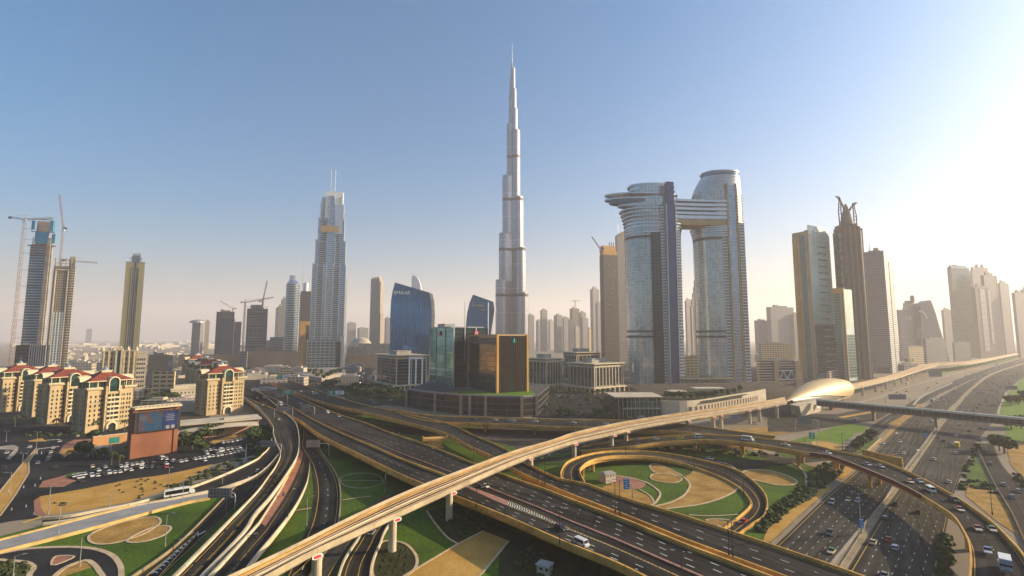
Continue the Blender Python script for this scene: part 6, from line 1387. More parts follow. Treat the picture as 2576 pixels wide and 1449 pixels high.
part(q, 'concourse', F['podium'], lambda b: b.box(0, 0, 0, LS*.62, 13, 9)); part(q, 'stone_flank', stone, lambda b: b.prism([(-LS*.5,-11),(-LS*.22,-11),(-LS*.2,-3),(-LS*.48,-3)], 0, 8.5, poly2=[(-LS*.54,-12),(-LS*.2,-12),(-LS*.2,-3),(-LS*.5,-3)]))
part(q, 'info_sign', M_['whitepaint'], lambda b: (b.box(-LS*.30, -13.2, 4, 5.4, .4, 3.6), b.box(-LS*.30, -13.1, 0, .4, .3, 4)))
f0, f1 = gp(*T('M3', 500, 1140), 10.2), gp(*T('M3', 3000, 1375), 10.2); d = f1 - f0; LB = d.length; q = TW(); q.root = thing('footbridge', 'long enclosed footbridge crossing the highway from the station', 'footbridge', (f0.x, f0.y, 0), math.atan2(d.y, d.x))
def sect(b, pr, mi=0):
    for (y0, z0), (y1, z1) in zip(pr, pr[1:]): b.face([(0,y0,z0),(LB,y0,z0),(LB,y1,z1),(0,y1,z1)], mi, [(0,z0),(LB,z0),(LB,z1),(0,z1)])
part(q, 'roof_shell', M_['cream'], lambda b: sect(b, [(-2.6,10.9),(-2.4,11.6),(-1.6,12.1),(0,12.3),(1.6,12.1),(2.4,11.6),(2.6,10.9)])); bg_ = facade('bridge_glazing', (.035,.045,.05), (.14,.14,.14), 9, 3, .0, .08, .15, .4)
part(q, 'glazing', bg_, lambda b: (sect(b, [(-2.6,8.0),(-2.6,10.9)]), sect(b, [(2.6,10.9),(2.6,8.0)]))); part(q, 'floor_beam', M_['signback'], lambda b: sect(b, [(2.6,8.0),(2.2,6.9),(-2.2,6.9),(-2.7,8.0),(-2.6,8.05)]))
for X, Y in ((550,1240),(1110,1325),(1690,1410)):
    p = tg('M3', X, Y); s_ = (p - f0).dot(d.normalized())
    part(q, 'pier', M_['median'], lambda b: (b.box(s_, 0, 0, 1.6, 2.6, 5.2), b.prism([(s_-.8,-1.3),(s_+.8,-1.3),(s_+.8,1.3),(s_-.8,1.3)], 5.2, 6.95, poly2=[(s_-1,-2.4),(s_+1,-2.4),(s_+1,2.4),(s_-1,2.4)])))
for (t_, X, Y, w_, d_, h_, lab, cat, rz) in (('B2', 960, 500, 5.5, 4.2, 3.6, 'small cream utility hut on the loop lawn beside the blue sign', 'hut', .55), ('B2', 330, 1425, 3.2, 2.8, 2.5, 'square pale utility hut in the shade under the main flyover', 'hut', -.5)):
    p = tg(t_, X, Y); q = TW(); q.root = thing('utility_hut', lab, cat, tuple(p), rz)
    part(q, 'wall', stone, lambda b: b.box(0, 0, 0, w_, d_, h_)); part(q, 'roof', roofgrey, lambda b: b.prism([(-w_/2-.4,-d_/2-.4),(w_/2+.4,-d_/2-.4),(w_/2+.4,d_/2+.4),(-w_/2-.4,d_/2+.4)], h_, h_+.7, poly2=[(-w_/2+.5,-.2),(w_/2-.5,-.2),(w_/2-.5,.2),(-w_/2+.5,.2)], bottom=True)); part(q, 'vent', winglass, lambda b: [b.box(-w_/2+1.2+1.6*k, -d_/2-.02, h_-1.1, .7, .1, .5) for k in range(3)]); part(q, 'door', M_['metal'], lambda b: b.box(w_/2, 0, 0, .1, 1.3, 2.2))
p = tg('B1', 1800, 160); q = TW(); q.root = thing('abutment_block', 'short yellow concrete block between the two flyovers', 'abutment', tuple(p), .25)
part(q, 'wall', M_['parapet'], lambda b: b.box(0, 0, 0, 7.5, 4, 4.2)); part(q, 'coping', M_['parapet'], lambda b: (b.box(0, 0, 4.2, 13.5, 5, 1.3), b.box(-6.5, 0, 5.5, .5, 5, .8), b.box(6.5, 0, 5.5, .5, 5, .8)))
w_ = tz('B3 850,255 1000,250 1200,275 1350,300'); q = thing('retaining_wall', 'olive retaining wall beside the maroon-bannered flyover at the highway', 'wall', (w_[1].x, w_[1].y, 0))
b = MB(); P = [Vector((p.x, p.y, 4.8 if i else 5.4)) for i, p in enumerate(tz('B3 950,285 1120,320 1250,348 1355,372'))]; dd = (P[-1]-P[0]).normalized(); wall(b, P, [Vector((-dd.y, dd.x, 0))]*4, .8, 0, -6); b.world('wall', M_['girder'], q)

# ------------------------------------------------------------------ unseen towers added behind the viewpoint, kept dark for the glass fronts to mirror
for k, (x, y, w_, d_, h_, lab, m_) in enumerate(((-330,-210,90,50,115,'beige',F['dark']),(-200,-260,90,40,105,'tan',F['brown']),(-90,-190,48,44,120,'brown',F['brown']),(60,-240,90,50,105,'cream',F['dark']),(190,-200,70,46,135,'grey',F['dark']),(310,-260,100,50,120,'dark',F['dark']),(450,-230,90,60,125,'pale',F['dark']))):
    q = TW(); q.root = thing('tower_block', f'{lab} tower block on the near side of the interchange, mirrored in the glass fronts', 'tower', (x, y, 0), 0); part(q, 'wall', m_, lambda b: b.prism([(-w_/2,-d_/2),(w_/2,-d_/2),(w_/2,d_/2),(-w_/2,d_/2)], 0, h_)); part(q, 'roof_plant', roofgrey, lambda b: b.box(0, 0, h_, w_*.5, d_*.5, 5))
# ------------------------------------------------------------------ vehicles
PAINT = {}
def paint(c):
    cols = dict(white=(.60,.60,.58), silver=(.34,.36,.38), grey=(.22,.23,.25), black=(.018,.018,.02), dark=(.04,.045,.05), red=(.42,.03,.035), yellow=(.72,.48,.03), orange=(.55,.22,.05), cream=(.66,.55,.34), green=(.02,.24,.12), blue=(.08,.20,.38), teal=(.05,.27,.33), brown=(.17,.10,.06))
    if c not in PAINT: PAINT[c] = mat('paint_' + c, cols[c], .28, .0, amt=.0, spec=.6)
    return PAINT[c]
carglass = mat('car_glass', (.008,.009,.011), .2, 0, amt=0, spec=.25); tyre = mat('tyre', (.012,.012,.012), .9, amt=0); rimm = mat('wheel_rim', (.4,.4,.4), .35, .8, amt=0)
lampw = mat('headlamp', (.75,.75,.70), .2, amt=0); lampr = mat('tail_lamp', (.35,.01,.01), .3, amt=0)
DIM = dict(sedan=(4.6,1.85,1.45), suv=(4.8,1.95,1.8), hatch=(4.1,1.8,1.5), van=(5.2,1.95,2.2), minibus=(7,2.2,2.7), bus=(12,2.6,3.1), truck=(7.5,2.5,3.2))
CS = .82
def sidepoly(b, prof, hw, mi, tuck=0.0):
    """prof is the side outline (x, z), extruded across; tuck narrows the top"""
    zt = max(z for _, z in prof); z0 = min(z for _, z in prof)
    def P(s): return [(x, s*(hw - tuck*(z-z0)/(zt-z0)), z) for x, z in prof]
    A, B = P(-1), P(1); b.face(A, mi); b.face(B[::-1], mi)
    for i in range(len(prof)): j = (i+1) % len(prof); b.face([A[j], A[i], B[i], B[j]], mi)
def wheelmesh(b, x, y, r, mi0, mi1):
    b.bar((x, y-.11, r), (x, y+.11, r), r, 12, mi0); s = 1 if y > 0 else -1
    b.bar((x, y+s*.10, r), (x, y+s*.125, r), r*.62, 10, mi1)
def car_shapes(kind):
    L, W, H = DIM[kind]; hl, hw = L/2, W/2; g = .22
    if kind in ('sedan', 'hatch', 'suv'):
        bz = H*.62; tail = -hl*.98
        body = [(-hl,g+.15),(-hl*.94,g),(hl*.92,g),(hl,g+.2),(hl*.985,bz*.72),(hl*.55,bz*.93),(hl*.45,bz),(-hl*(.62 if kind == 'sedan' else .9),bz),(tail,bz*.92)]
        if kind == 'sedan': cab = [(hl*.48,bz-.02),(hl*.12,H-.05),(hl*.02,H),(-hl*.35,H),(-hl*.45,H-.06),(-hl*.78,bz-.02)]; roof = [(hl*.13,H-.06),(hl*.02,H+.012),(-hl*.36,H+.012),(-hl*.47,H-.07)]
        else: cab = [(hl*.46,bz-.02),(hl*.16,H-.06),(hl*.04,H),(-hl*.82,H),(-hl*.88,H-.08),(-hl*.95,bz-.02)]; roof = [(hl*.15,H-.06),(hl*.04,H+.012),(-hl*.82,H+.012),(-hl*.88,H-.07)]
        return body, cab, roof, .16
    body = [(-hl,g+.2),(-hl*.97,g),(hl*.95,g),(hl,g+.3),(hl*.98,H*.42),(hl*.80,H*.56),(hl*.66,H*.96),(hl*.58,H),(-hl*.96,H),(-hl,H*.94)]
    return body, None, None, .10
def make_vehicle(kind, colr, detail=True, top=None):
    L, W, H = DIM[kind]; hl, hw = L/2, W/2; body, cab, roof, tuck = car_shapes(kind); r = .33 if kind in ('sedan','hatch','suv') else .40
    wx = (hl*.62, -hl*.60); mats = [paint(colr), carglass, tyre, rimm, lampw, lampr, paint(top or colr)]
    def body_f(b): sidepoly(b, body, hw, 0, .05)
    def cab_f(b):
        if cab: sidepoly(b, cab, hw-.06, 1, tuck)
        else:
            n = {'van':3,'minibus':6,'bus':9,'truck':1}[kind]; z0, z1 = (H*.34, H*.86) if kind == 'bus' else (H*.48, H*.84)
            if kind == 'truck': b.box(hl*.72, 0, z0-.2, .7, W+.03, .9, mi=1)
            else:
                x0, x1 = -hl*.92, hl*.60; s = (x1-x0)/n
                for k in range(n): b.box(x0 + s*(k+.5), 0, z0, s*(.88 if kind != 'bus' else 1.0), W+.06, z1-z0, mi=1)
                b.face([(hl*.815,-hw*.86,H*.545),(hl*.815,hw*.86,H*.545),(hl*.69,hw*.84,H*.93),(hl*.69,-hw*.84,H*.93)], 1); b.box(-hl-.005, 0, z0, .04, W*.8, z1-z0, mi=1)
    def roof_f(b):
        if roof: sidepoly(b, roof, hw-.2, 6, 0)
        elif kind in ('bus', 'minibus'): b.box(-hl*.1, 0, H, L*.3, W*.6, .22, mi=6); b.box(hl*.4, 0, H, L*.12, W*.5, .18, mi=6)
        elif kind == 'truck': b.box(-hl*.22, 0, .7, L*.74, W+.1, H-.55, mi=6)
    def wheels_f(b):
        for x in wx:
            for s in (-1, 1): wheelmesh(b, x, s*(hw-.10), r, 2, 3)
    def lights_f(b):
        for s in (-1, 1): b.box(hl*.975, s*hw*.70, H*.38, .12, .34, .14, mi=4); b.box(-hl*.99, s*hw*.74, H*.46, .08, .26, .18, mi=5)
    root = bpy.data.objects.new(kind, None) if detail else None
    if not detail:
        b = MB(); body_f(b); cab_f(b); roof_f(b); wheels_f(b); lights_f(b); return b.build(kind, mats)
    COL.objects.link(root); root.empty_display_size = 1
    b = MB(); body_f(b); b.build('body', mats, root)
    b = MB(); cab_f(b); b.build('window', mats, root)
    if roof or kind in ('bus', 'minibus', 'truck'): b = MB(); roof_f(b); b.build('cargo_box' if kind == 'truck' else 'roof', mats, root)
    for x in wx:
        for s in (-1, 1): b = MB(); wheelmesh(b, x, s*(hw-.10), r, 2, 3); b.build('wheel', mats, root)
    for s in (-1, 1):
        b = MB(); b.box(hl*.975, s*hw*.70, H*.38, .12, .34, .14, mi=4); b.build('headlight', mats, root)
        b = MB(); b.box(-hl*.99, s*hw*.74, H*.46, .08, .26, .18, mi=5); b.build('tail_light', mats, root)
    return root
VP = {}
def vehicle(kind, colr, p, head, label, cat=None, group=None, detail=False, top=None):
    key = (kind, colr, detail, top)
    if key not in VP: o = VP[key] = make_vehicle(kind, colr, detail, top)
    else: o = copy_tree(VP[key])
    o.location = p; o.rotation_euler = (0, 0, head); o.scale = (CS,)*3
    o['label'] = label; o['category'] = cat or {'sedan':'car','hatch':'car','suv':'car','van':'van','minibus':'minibus','bus':'bus','truck':'truck'}[kind]
    if group: o['group'] = group
    elif 'group' in o: del o['group']
    return o
def heading(path, p, flip=False):
    i = min(range(len(path)-1), key=lambda k: ((path[k]+path[k+1])/2 - p).length); d = path[i+1]-path[i]
    return math.atan2(d.y, d.x) + (math.pi if flip else 0)
KW = {'w':'white','s':'silver','g':'grey','k':'black','d':'dark','r':'red','y':'yellow','o':'orange','c':'cream','G':'green','b':'blue','t':'teal'}
def near(t_, X, Y, z, path, flip, kind, colr, label, top=None, detail=True, **kw):
    p = tg(t_, X, Y, z); p.z = z; return vehicle(kind, colr, p, heading(path, p, flip), label, detail=detail, top=top, **kw)
hw1 = smooth([(a_+b_)/2 for a_, b_ in zip(tz('B3 60,1125 870,385 1250,5'), tz('B3 660,1325 1230,620 1660,20'))], 30)
hw2 = smooth([(a_+b_)/2 for a_, b_ in zip(tz('B3 790,1365 1260,640 1700,10'), tz('B3 1680,1449 1890,540 2080,110'))], 30)
RZ = .07
for X, Y, kd, cl, tp, lab in ((645,708,'suv','grey',None,'grey car in the outer lane of the sunken highway near the shrub slope'), (810,680,'sedan','cream','yellow','cream taxi with a yellow roof just out of the ramp shadow'), (903,692,'hatch','silver',None,'silver hatchback beside the lamp post under the ramp flyover'),
        (625,1020,'suv','dark',None,'dark car alone in the middle of the near carriageway'), (640,1200,'sedan','cream','green','cream taxi with a green roof lowest on the near carriageway')):
    near('B3', X, Y+12, RZ, hw1, True, kd, cl, lab, tp)
for X, Y, kd, cl, tp, lab in ((1285,722,'sedan','dark',None,'dark car in deep shadow just under the maroon banner'), (1512,805,'sedan','black',None,'black car in shadow at the edge of the sunlit patch'), (1180,865,'sedan','black','white','black and white car beside the concrete barrier'), (1060,1108,'sedan','cream','cream','cream taxi in the inner lane beside the median'),
        (1215,1080,'sedan','red',None,'red car in the middle of the far carriageway'), (1285,1163,'hatch','white',None,'white hatchback nearest below the red car'), (1175,1440,'sedan','grey',None,'grey car cut by the bottom edge of the frame')):
    near('B3', X, Y+12, RZ, hw2, False, kd, cl, lab, tp)
gpath = [l.lerp(r, .5) for l, r in zip(*[smooth(tz('B2 1220,138,4.6 1900,75,6.6 B3 0,135,7.6 640,240 1130,430 1720,740 1990,1050 2020,1449'), 40), smooth(tz('B2 1300,55,4.6 2070,28,6.6 B3 0,65,7.6 700,185 1360,370 1800,590 2450,1080 2750,1600'), 40)])]
for t_, X, Y, z, kd, cl, tp, fl, lab in (('B2',1040,112,3.9,'sedan','dark',None,0,'dark car climbing the foot of the bannered ramp'), ('B2',1258,82,5.0,'sedan','silver',None,0,'silver car on the ramp behind the metro pier'), ('B2',1450,75,5.9,'hatch','white',None,0,'white car on the ramp behind the loop, next to the silver one'), ('B2',1690,68,6.5,'sedan','yellow',None,0,'yellow taxi on the ramp behind the loop'),
        ('B2',1878,56,6.8,'van','white',None,0,'white van on the ramp left of the white minibus'), ('B2',2372,85,7.5,'minibus','white',None,0,'white minibus on the ramp beyond the loop lawn'), ('B3',180,136,7.6,'sedan','cream',None,0,'cream car on the ramp between the green sign and the banner'), ('B3',598,218,7.6,'sedan','white',None,0,'white car at the start of the maroon banner'),
        ('B3',1000,335,7.6,'sedan','silver',None,0,'pale car above the maroon banner, left of a silver car'), ('B3',1135,355,7.6,'sedan','silver',None,0,'silver car above the maroon banner'), ('B3',1430,508,7.6,'sedan','cream','orange',0,'taxi with an orange roof on the ramp'), ('B3',1525,505,7.6,'sedan','silver',None,0,'silver car overtaking the orange-roofed taxi'),
        ('B3',1640,598,7.6,'van','white',None,0,'white van on the curved ramp above the banner end'), ('B3',1878,700,7.6,'suv','black',None,0,'black people carrier on the curved ramp'), ('B3',1930,790,7.6,'sedan','cream','red',0,'cream taxi with a red roof beside the black people carrier'),
        ('B3',2112,985,7.4,'sedan','cream','red',0,'cream taxi with a red roof low on the ramp'), ('B3',2258,993,7.4,'sedan','cream','green',0,'cream taxi with a green roof on the ramp curve'), ('B3',2212,1210,7.1,'sedan','white','blue',0,'white car with a dark blue roof near the bottom right'), ('B3',2395,1385,6.8,'truck','grey','white',0,'truck with a white cargo box in the bottom right corner')):
    near(t_, X, Y, z, gpath, fl, kd, cl, lab, tp)
apath = [p for p in smooth(tz('B2 0,780,6 1000,1240 1330,1390'), 10)]
near('B2', 703, 1140, 6.02, apath, False, 'van', 'white', 'white passenger van on the near edge lanes of the main flyover')
near('B2', 492, 985, 6.02, apath, False, 'suv', 'black', 'black off-road car on the yellow chevrons of the main flyover')
near('B1', 2307, 555, 6.02, apath, False, 'sedan', 'white', 'white sports car on the main flyover just beside the metro viaduct')
near('B1', 205, 445, 4.1, smooth(tz('B1 395,280 300,430 150,640'), 8), True, 'sedan', 'black', 'black car alone on the cream-walled curved ramp')
near('B1', 20, 400, 2.3, smooth(tz('B1 120,360 0,480'), 6), True, 'sedan', 'white', 'white car on the exit ramp beside the painted hatching')
near('B0', 2515, 480, 1.5, smooth(tz('B0 2576,430 2400,600'), 6), True, 'hatch', 'white', 'white car on the lower road beside the cream ramp')
near('B1', 1165, 1022, .25, smooth(tz('B1 1300,880 1100,1100'), 6), True, 'sedan', 'grey', 'grey car in the shade on the underpass road')
near('B2', 1990, 275, .15, smooth(tz('B2 1800,245 2200,310'), 6), False, 'sedan', 'white', 'white car on the low road between the loop and the ramp')
near('B2', 2335, 905, .2, smooth(tz('B2 2450,760 2250,960'), 6), True, 'hatch', 'red', 'red car leaving the loop ramp')
near('B0', 1805, 632, 1.0, smooth(tz('B0 2180,560 1650,650'), 6), True, 'bus', 'white', 'white city bus with a long dark window band on the exit ramp')
p = tg('B1', 272, 640, 2.2); pm = thing('motorcycle', 'motorcycle with a rider on the tan verge of the ramp', 'motorcycle', (p.x, p.y, 2.2), 2.2); q = TW(); q.root = pm
part(q, 'wheel', tyre, lambda b: b.bar((-.6,-.06,.3), (-.6,.06,.3), .3, 10)); part(q, 'wheel', tyre, lambda b: b.bar((.6,-.06,.3), (.6,.06,.3), .3, 10)); part(q, 'frame', paint('dark'), lambda b: (b.box(0,0,.35,1.1,.28,.4), b.box(-.55,0,.8,.4,.35,.35))); part(q, 'fork', M_['metal'], lambda b: b.bar((.6,0,.3), (.45,0,1.0), .05, 5))
pr = tag(MB_ := None or bpy.data.objects.new('person', None), 'rider in dark clothes sitting on the motorcycle on the tan verge', 'person'); COL.objects.link(pr); pr.location = pm.location; pr.rotation_euler = pm.rotation_euler
def skin_body(parent, m):
    me = bpy.data.meshes.new('body'); V = [(-.15,0,.78),(-.12,0,1.05),(-.05,0,1.32),(-.02,0,1.42),(0,0,1.50),(0,0,1.64),(-.08,.2,1.34),(.12,.26,1.12),(.42,.24,1.02),(-.08,-.2,1.34),(.12,-.26,1.12),(.42,-.24,1.02),(.2,.18,.78),(.15,.2,.35),(.2,-.18,.78),(.15,-.2,.35),(.28,.2,.30),(.28,-.2,.30)]
    E_ = [(0,1),(1,2),(2,3),(3,4),(4,5),(2,6),(6,7),(7,8),(2,9),(9,10),(10,11),(0,12),(12,13),(0,14),(14,15),(13,16),(15,17)]; rad = [.15,.14,.16,.07,.10,.11,.07,.055,.05,.07,.055,.05,.09,.06,.09,.06,.05,.05]
    me.from_pydata(V, E_, []); o = bpy.data.objects.new('body', me); COL.objects.link(o); o.parent = parent; o.modifiers.new('s', 'SKIN'); o.modifiers.new('d', 'SUBSURF')
    for v, r_ in zip(me.skin_vertices[0].data, rad): v.radius = (r_, r_)
    me.skin_vertices[0].data[0].use_root = True; me.materials.append(m); return o
skin_body(pr, paint('dark'))
# --- the streams of small cars on the far highway and flyovers
def stream(data, path, flip, where, z=.07, grp=None):
    """data: tile X,Y,colour[kind]; labels count the cars of a colour from the near end of the stream"""
    cnt = {}; rows = []
    t_ = None
    for w_ in data.split():
        if ',' not in w_: t_ = w_; continue
        v = w_.split(','); rows.append((t_, float(v[0]), float(v[1]), KW[v[2][0]], {'':'sedan','u':'suv','v':'van','m':'minibus','B':'bus','T':'truck','h':'hatch'}[v[2][1:]]))
    rows.sort(key=lambda r: -T(r[0], r[1], r[2])[1])
    for t_, X, Y, cl, kd in rows:
        p = tg(t_, X, Y, z); p.z = z; n = cnt[cl+kd] = cnt.get(cl+kd, 0) + 1
        nm = {'sedan':'car','suv':'tall car','hatch':'small car'}.get(kd, kd)
        lab = f'{ORD[n]} {cl} {nm} {where}'
        vehicle(kd, cl, p, heading(path, p, flip), lab, group=grp, detail=p.y < 260)
far1 = smooth([(a_+b_)/2 for a_, b_ in zip(tz('B3 1250,5 M3 1560,1200 2060,920 2576,718'), tz('B3 1660,20 M3 1850,1200 2270,850 2576,752'))], 40)
far2 = smooth([(a_+b_)/2 for a_, b_ in zip(tz('B3 1700,10 M3 1880,1220 2290,855 2576,760'), tz('B3 2080,110 M3 2330,1200 2480,960 2576,893'))], 40)
stream('B3 1160,122,w 1330,102,w 1365,220,c 1262,262,ru 1320,280,w 1005,412,d M3 1655,1342,w', hw1, True, 'on the near carriageway, counted from ramp to footbridge', grp='cars on the near carriageway before the footbridge')
stream('B3 1670,280,w 1895,220,w 1822,512,w 1905,150,yT 1845,125,s 1773,95,d 1715,62,g 1890,42,w 2135,90,d', hw2, False, 'on the far carriageway, counted from ramp to footbridge', grp='cars on the far carriageway before the footbridge')
stream('B3 2150,168,g 2235,325,g 2370,538,s 2520,602,s 2455,662,t', smooth(tz('B3 2200,100 2300,400 2500,700'), 10), True, 'on the slip road at the right, counted from the bottom', grp='cars on the right slip road')
stream('M3 1935,1382,w 2140,1418,d 2200,1426,g 2030,1444,d 2120,1256,w 2075,1238,g 2012,1240,w 2105,1210,d 2133,1178,d 2200,1150,g 1940,1198,w 2268,1090,w 2252,1036,d', far2, False, 'on the far carriageway around the footbridge, counted from below', grp='cars on the far carriageway by the footbridge')
stream('M3 1545,1195,w 1645,1190,g 1650,1146,tT 1695,1108,w 1708,1137,w 1752,1100,g 1793,1110,d 1780,1132,w 1785,1170,w', far1, True, 'in the cluster just beyond the footbridge, counted from below', grp='cars just beyond the footbridge')
stream('M3 2000,1102,w 2145,1056,g 2105,1044,w 2070,1032,d 2190,1009,w 2200,966,w 2240,939,g 2335,932,w 2283,914,d 2290,894,w 2305,886,d 2345,894,g 2415,926,d 2390,954,d 2420,942,g 2362,982,w 2375,856,w 2430,884,d 2465,886,g 2500,864,d 2420,834,w 2480,834,w 2490,831,d 2510,838,g 2528,848,w', far2, False, 'on the distant far carriageway, counted from the footbridge', grp='distant cars on the far carriageway')
stream('M3 1860,1064,g 1875,1044,d 1887,1026,w 1797,1001,w 1985,987,g 1915,984,d 1945,944,w 1900,944,w 1965,904,w 1985,889,d 2000,886,w 1995,849,w 1845,884,w 1683,936,w 1703,961,d 1612,1007,g 1592,1029,w 2030,964,w 2085,894,w 2110,882,w 2120,894,g 2095,911,d 2140,909,w 2160,806,w 2230,834,w 2250,826,d 2280,804,wT 2290,774,wT 2310,774,wB 2325,799,d 2355,809,w 2205,879,d', far1, True, 'on the distant near carriageway, counted from the footbridge', grp='distant cars on the near carriageway')
stream('M3 1335,1066,w 1297,1054,d 1395,1044,d 1150,1049,d 1265,1032,w 1245,1034,w 1400,969,wm 1460,944,w 1085,1270,d 1280,1270,d 645,1222,rB 665,1316,g 880,1336,bv', smooth(tz('M3 700,1300 1300,1040 2000,860'), 12), False, 'on the service road by the gold station, counted from below', grp='vehicles on the station service road')
mpath = smooth(tz('M1 0,1080 450,1270 900,1420',6), 10); bpath = smooth(tz('M1 0,860 700,1090 1500,1300',6), 12)
stream('M1 230,1326,w 70,1184,w 80,1106,w 10,1110,w', smooth(tz('M1 0,1120 180,1280 300,1449', 6), 8), True, 'on the main flyover upstream, counted from the split', 6.02, 'cars on the main flyover upstream'); stream('M1 245,1178,wB 290,1180,d 325,1195,g', mpath, False, 'on the main flyover beside the grey sign board, counted from the right', 6.02, 'vehicles by the grey sign board')
stream('M1 455,1042,w 570,1050,w 578,1072,w 610,1066,w', bpath, False, 'on the green-sign flyover, counted from the right', 6.02, 'cars on the green-sign flyover'); stream('M1 720,1258,wv 832,1296,s 445,1165,s 1185,1210,d 200,1010,d', mpath, False, 'on the shaded lanes between the flyovers, counted from the right', 6.02, 'cars on the shaded lanes')
stream('M1 2405,1334,w 2560,1337,w 2185,1325,d M2 10,1340,w 235,1348,w 620,1362,w 945,1372,w', smooth(tz('M1 1900,1310 M2 1000,1360', 6), 8), False, 'on the level flyover below the dark podium, counted from below', 6.02, 'cars on the level flyover')
stream('M1 1165,1130,w 1355,1131,w 1195,1156,w', smooth(tz('M1 900,1150 1500,1130'), 6), False, 'on the street under the white-columned office', .15, 'cars on the office street'); stream('M2 1195,1312,y 1305,1318,wm 2240,1305,wm 2235,1365,w 2445,1370,w', smooth(tz('M2 1000,1320 2400,1370'), 6), False, 'on the street below the curved podium wall', .2, 'vehicles below the podium wall')
# --- car park
row_dir = (tg('B0', 2300, 215) - tg('B0', 900, 440)).normalized(); pa = math.atan2(row_dir.y, row_dir.x) + math.pi/2
def parked(s, where, grp, z=.07):
    rows = []
    for w_ in s.split():
        v = w_.split(','); rows.append((float(v[0]), float(v[1]), KW[v[2][0]], {'':'sedan','u':'suv','v':'van','h':'hatch'}[v[2][1:]]))
    rows.sort()
    for i, (X, Y, cl, kd) in enumerate(rows):
        p = tg('B0', X, Y + 10); p.z = LAYER[0]*0 + .075; nm = {'sedan':'car','suv':'tall car','hatch':'small car','van':'van'}[kd]
        o = vehicle(kd, cl, p, pa + (math.pi if (i*7) % 3 == 0 else 0) + random.uniform(-.06, .06), f'{cl} {nm}, {ORD[i+1]} from left {where}', group=grp); o.scale = (CS*.98,)*3
parked('925,440,wu 985,435,w 1045,425,d 1100,412,wu 1155,405,w 1205,400,w 1265,378,wv 1315,380,w 1418,355,wv 1480,352,d 1530,350,g 1590,350,d 1670,348,r', 'in the nearest car park row', 'nearest row of parked cars')
parked('1218,345,w 1272,330,wu 1328,328,w 1375,320,w 1425,310,w 1478,300,d 1535,297,d 1625,268,wv 1672,268,w 1672,318,w 1740,293,wu 1775,300,d 1820,295,w 1865,285,w 1960,270,w 2008,262,w 2052,255,w 2055,282,w 2095,247,wu 2137,240,w 2187,235,w 2228,228,w 2268,222,g 2310,212,w 2350,203,g 2395,195,w 2437,185,w', 'in the long middle car park row', 'middle row of parked cars')
parked('2065,185,g 2110,180,w 2152,175,g 2200,192,wu 2230,186,wv 2283,172,w 2330,165,w 2372,162,g 2412,155,w 2080,210,w 2180,200,g 2300,150,d 2350,140,d', 'in the upper car park row', 'upper row of parked cars')
parked('2075,125,r 2120,122,d 2240,103,w 2287,97,s 2330,92,w 2378,82,w 2420,75,s 2455,65,d 2490,50,w', 'in the sandy bank row', 'parked cars on the sandy bank')
parked('745,445,w 772,438,w 798,432,w 828,428,w 850,422,w 790,458,w 825,450,w 990,385,w 1055,350,s 825,492,d 930,345,c', 'at the car park entrance', 'cars at the car park entrance')
stp = smooth(tz('B0 300,700 420,300 560,90'), 8)
stream('B0 560,368,d 380,318,g 500,250,w 485,270,c 512,210,w 538,164,w 478,292,g 300,155,w 70,214,w 600,98,w 785,44,c 1000,38,c 40,368,d', stp, False, 'on the street at the left, counted from below', .075, 'cars on the left street')
# ------------------------------------------------------------------ lamp posts
LP = {}
def lamp(base, h, twin, dark):
    k = (twin, dark, round(h))
    if k not in LP:
        r = bpy.data.objects.new('street_lamp', None); COL.objects.link(r); q = TW(); q.root = r; m = M_['darkmetal'] if dark else M_['metal']
        part(q, 'pole', m, lambda b: (b.bar((0,0,0), (0,0,h), .13, 6, r2=.08), b.bar((0,0,0), (0,0,.9), .24, 6)))
        for s in ((-1, 1) if twin else (1,)):
            part(q, 'arm', m, lambda b: b.bar((0,0,h-.1), (s*1.5,0,h+.25), .06, 5)); part(q, 'lamp_head', M_['metal'], lambda b: b.box(s*1.8, 0, h+.18, .9, .34, .16))
        LP[k] = r
    else: r = copy_tree(LP[k])
    r.location = base; r.rotation_euler = (0, 0, random.uniform(-.5, .5)); return r
def lamps(s, z, where, grp, twin=False, dark=False):
    n = 0
    for w_ in s.split(';'):
        t_, X, Y, Yt = w_.split(','); b_ = tg(t_.strip(), float(X), float(Y), z); b_.z = z
        h = max(4.0, min(16.0, ad(*T(t_.strip(), float(X), float(Yt)), b_.y).z - z)); h = round(h)
        n += 1; o = lamp(b_, h, twin, dark); o['label'] = f'{ORD[n]} street lamp from the left {where}'; o['category'] = 'street lamp'; o['group'] = grp
lamps('B2,262,500,265;B2,330,525,255;B2,1040,810,505;B2,1088,830,490;B2,2185,1235,885;B2,2222,1250,895', 6.9, 'along the orange wall of the main flyover', 'lamps along the orange wall', True, True)
lamps('B1,2218,762,560;B2,482,1132,760;B2,1712,1500,1215', 6.9, 'along the near edge of the main flyover', 'lamps along the near edge', True, True)
lamps('B1,1400,240,20;B1,1827,400,180', 6.6, 'on the main flyover upstream of the metro viaduct', 'lamps upstream on the main flyover', True, True)
lamps('B1,2190,290,100;B1,2370,262,50;M1,1175,1260,1180;M1,1485,1400,1300;M1,1770,1300,1210', 6.6, 'on the flyover that curves past the dark podium', 'lamps on the curving flyover', False, True)
lamps('B2,692,382,150;B2,1146,252,50;B2,1836,357,130;B2,2335,656,420', 4.0, 'around the loop ramp', 'lamps around the loop ramp', False, True)
lamps('B1,22,530,380;B1,318,868,565;B0,1735,1290,1070;B0,2270,890,650;B0,2480,1330,1050', 2.5, 'beside the cream ramps', 'lamps beside the cream ramps', False, True)
lamps('B0,95,622,395;B0,215,430,230;B0,275,292,170;B0,363,172,10;B0,60,100,0', 0, 'along the left street', 'lamps along the left street', True)
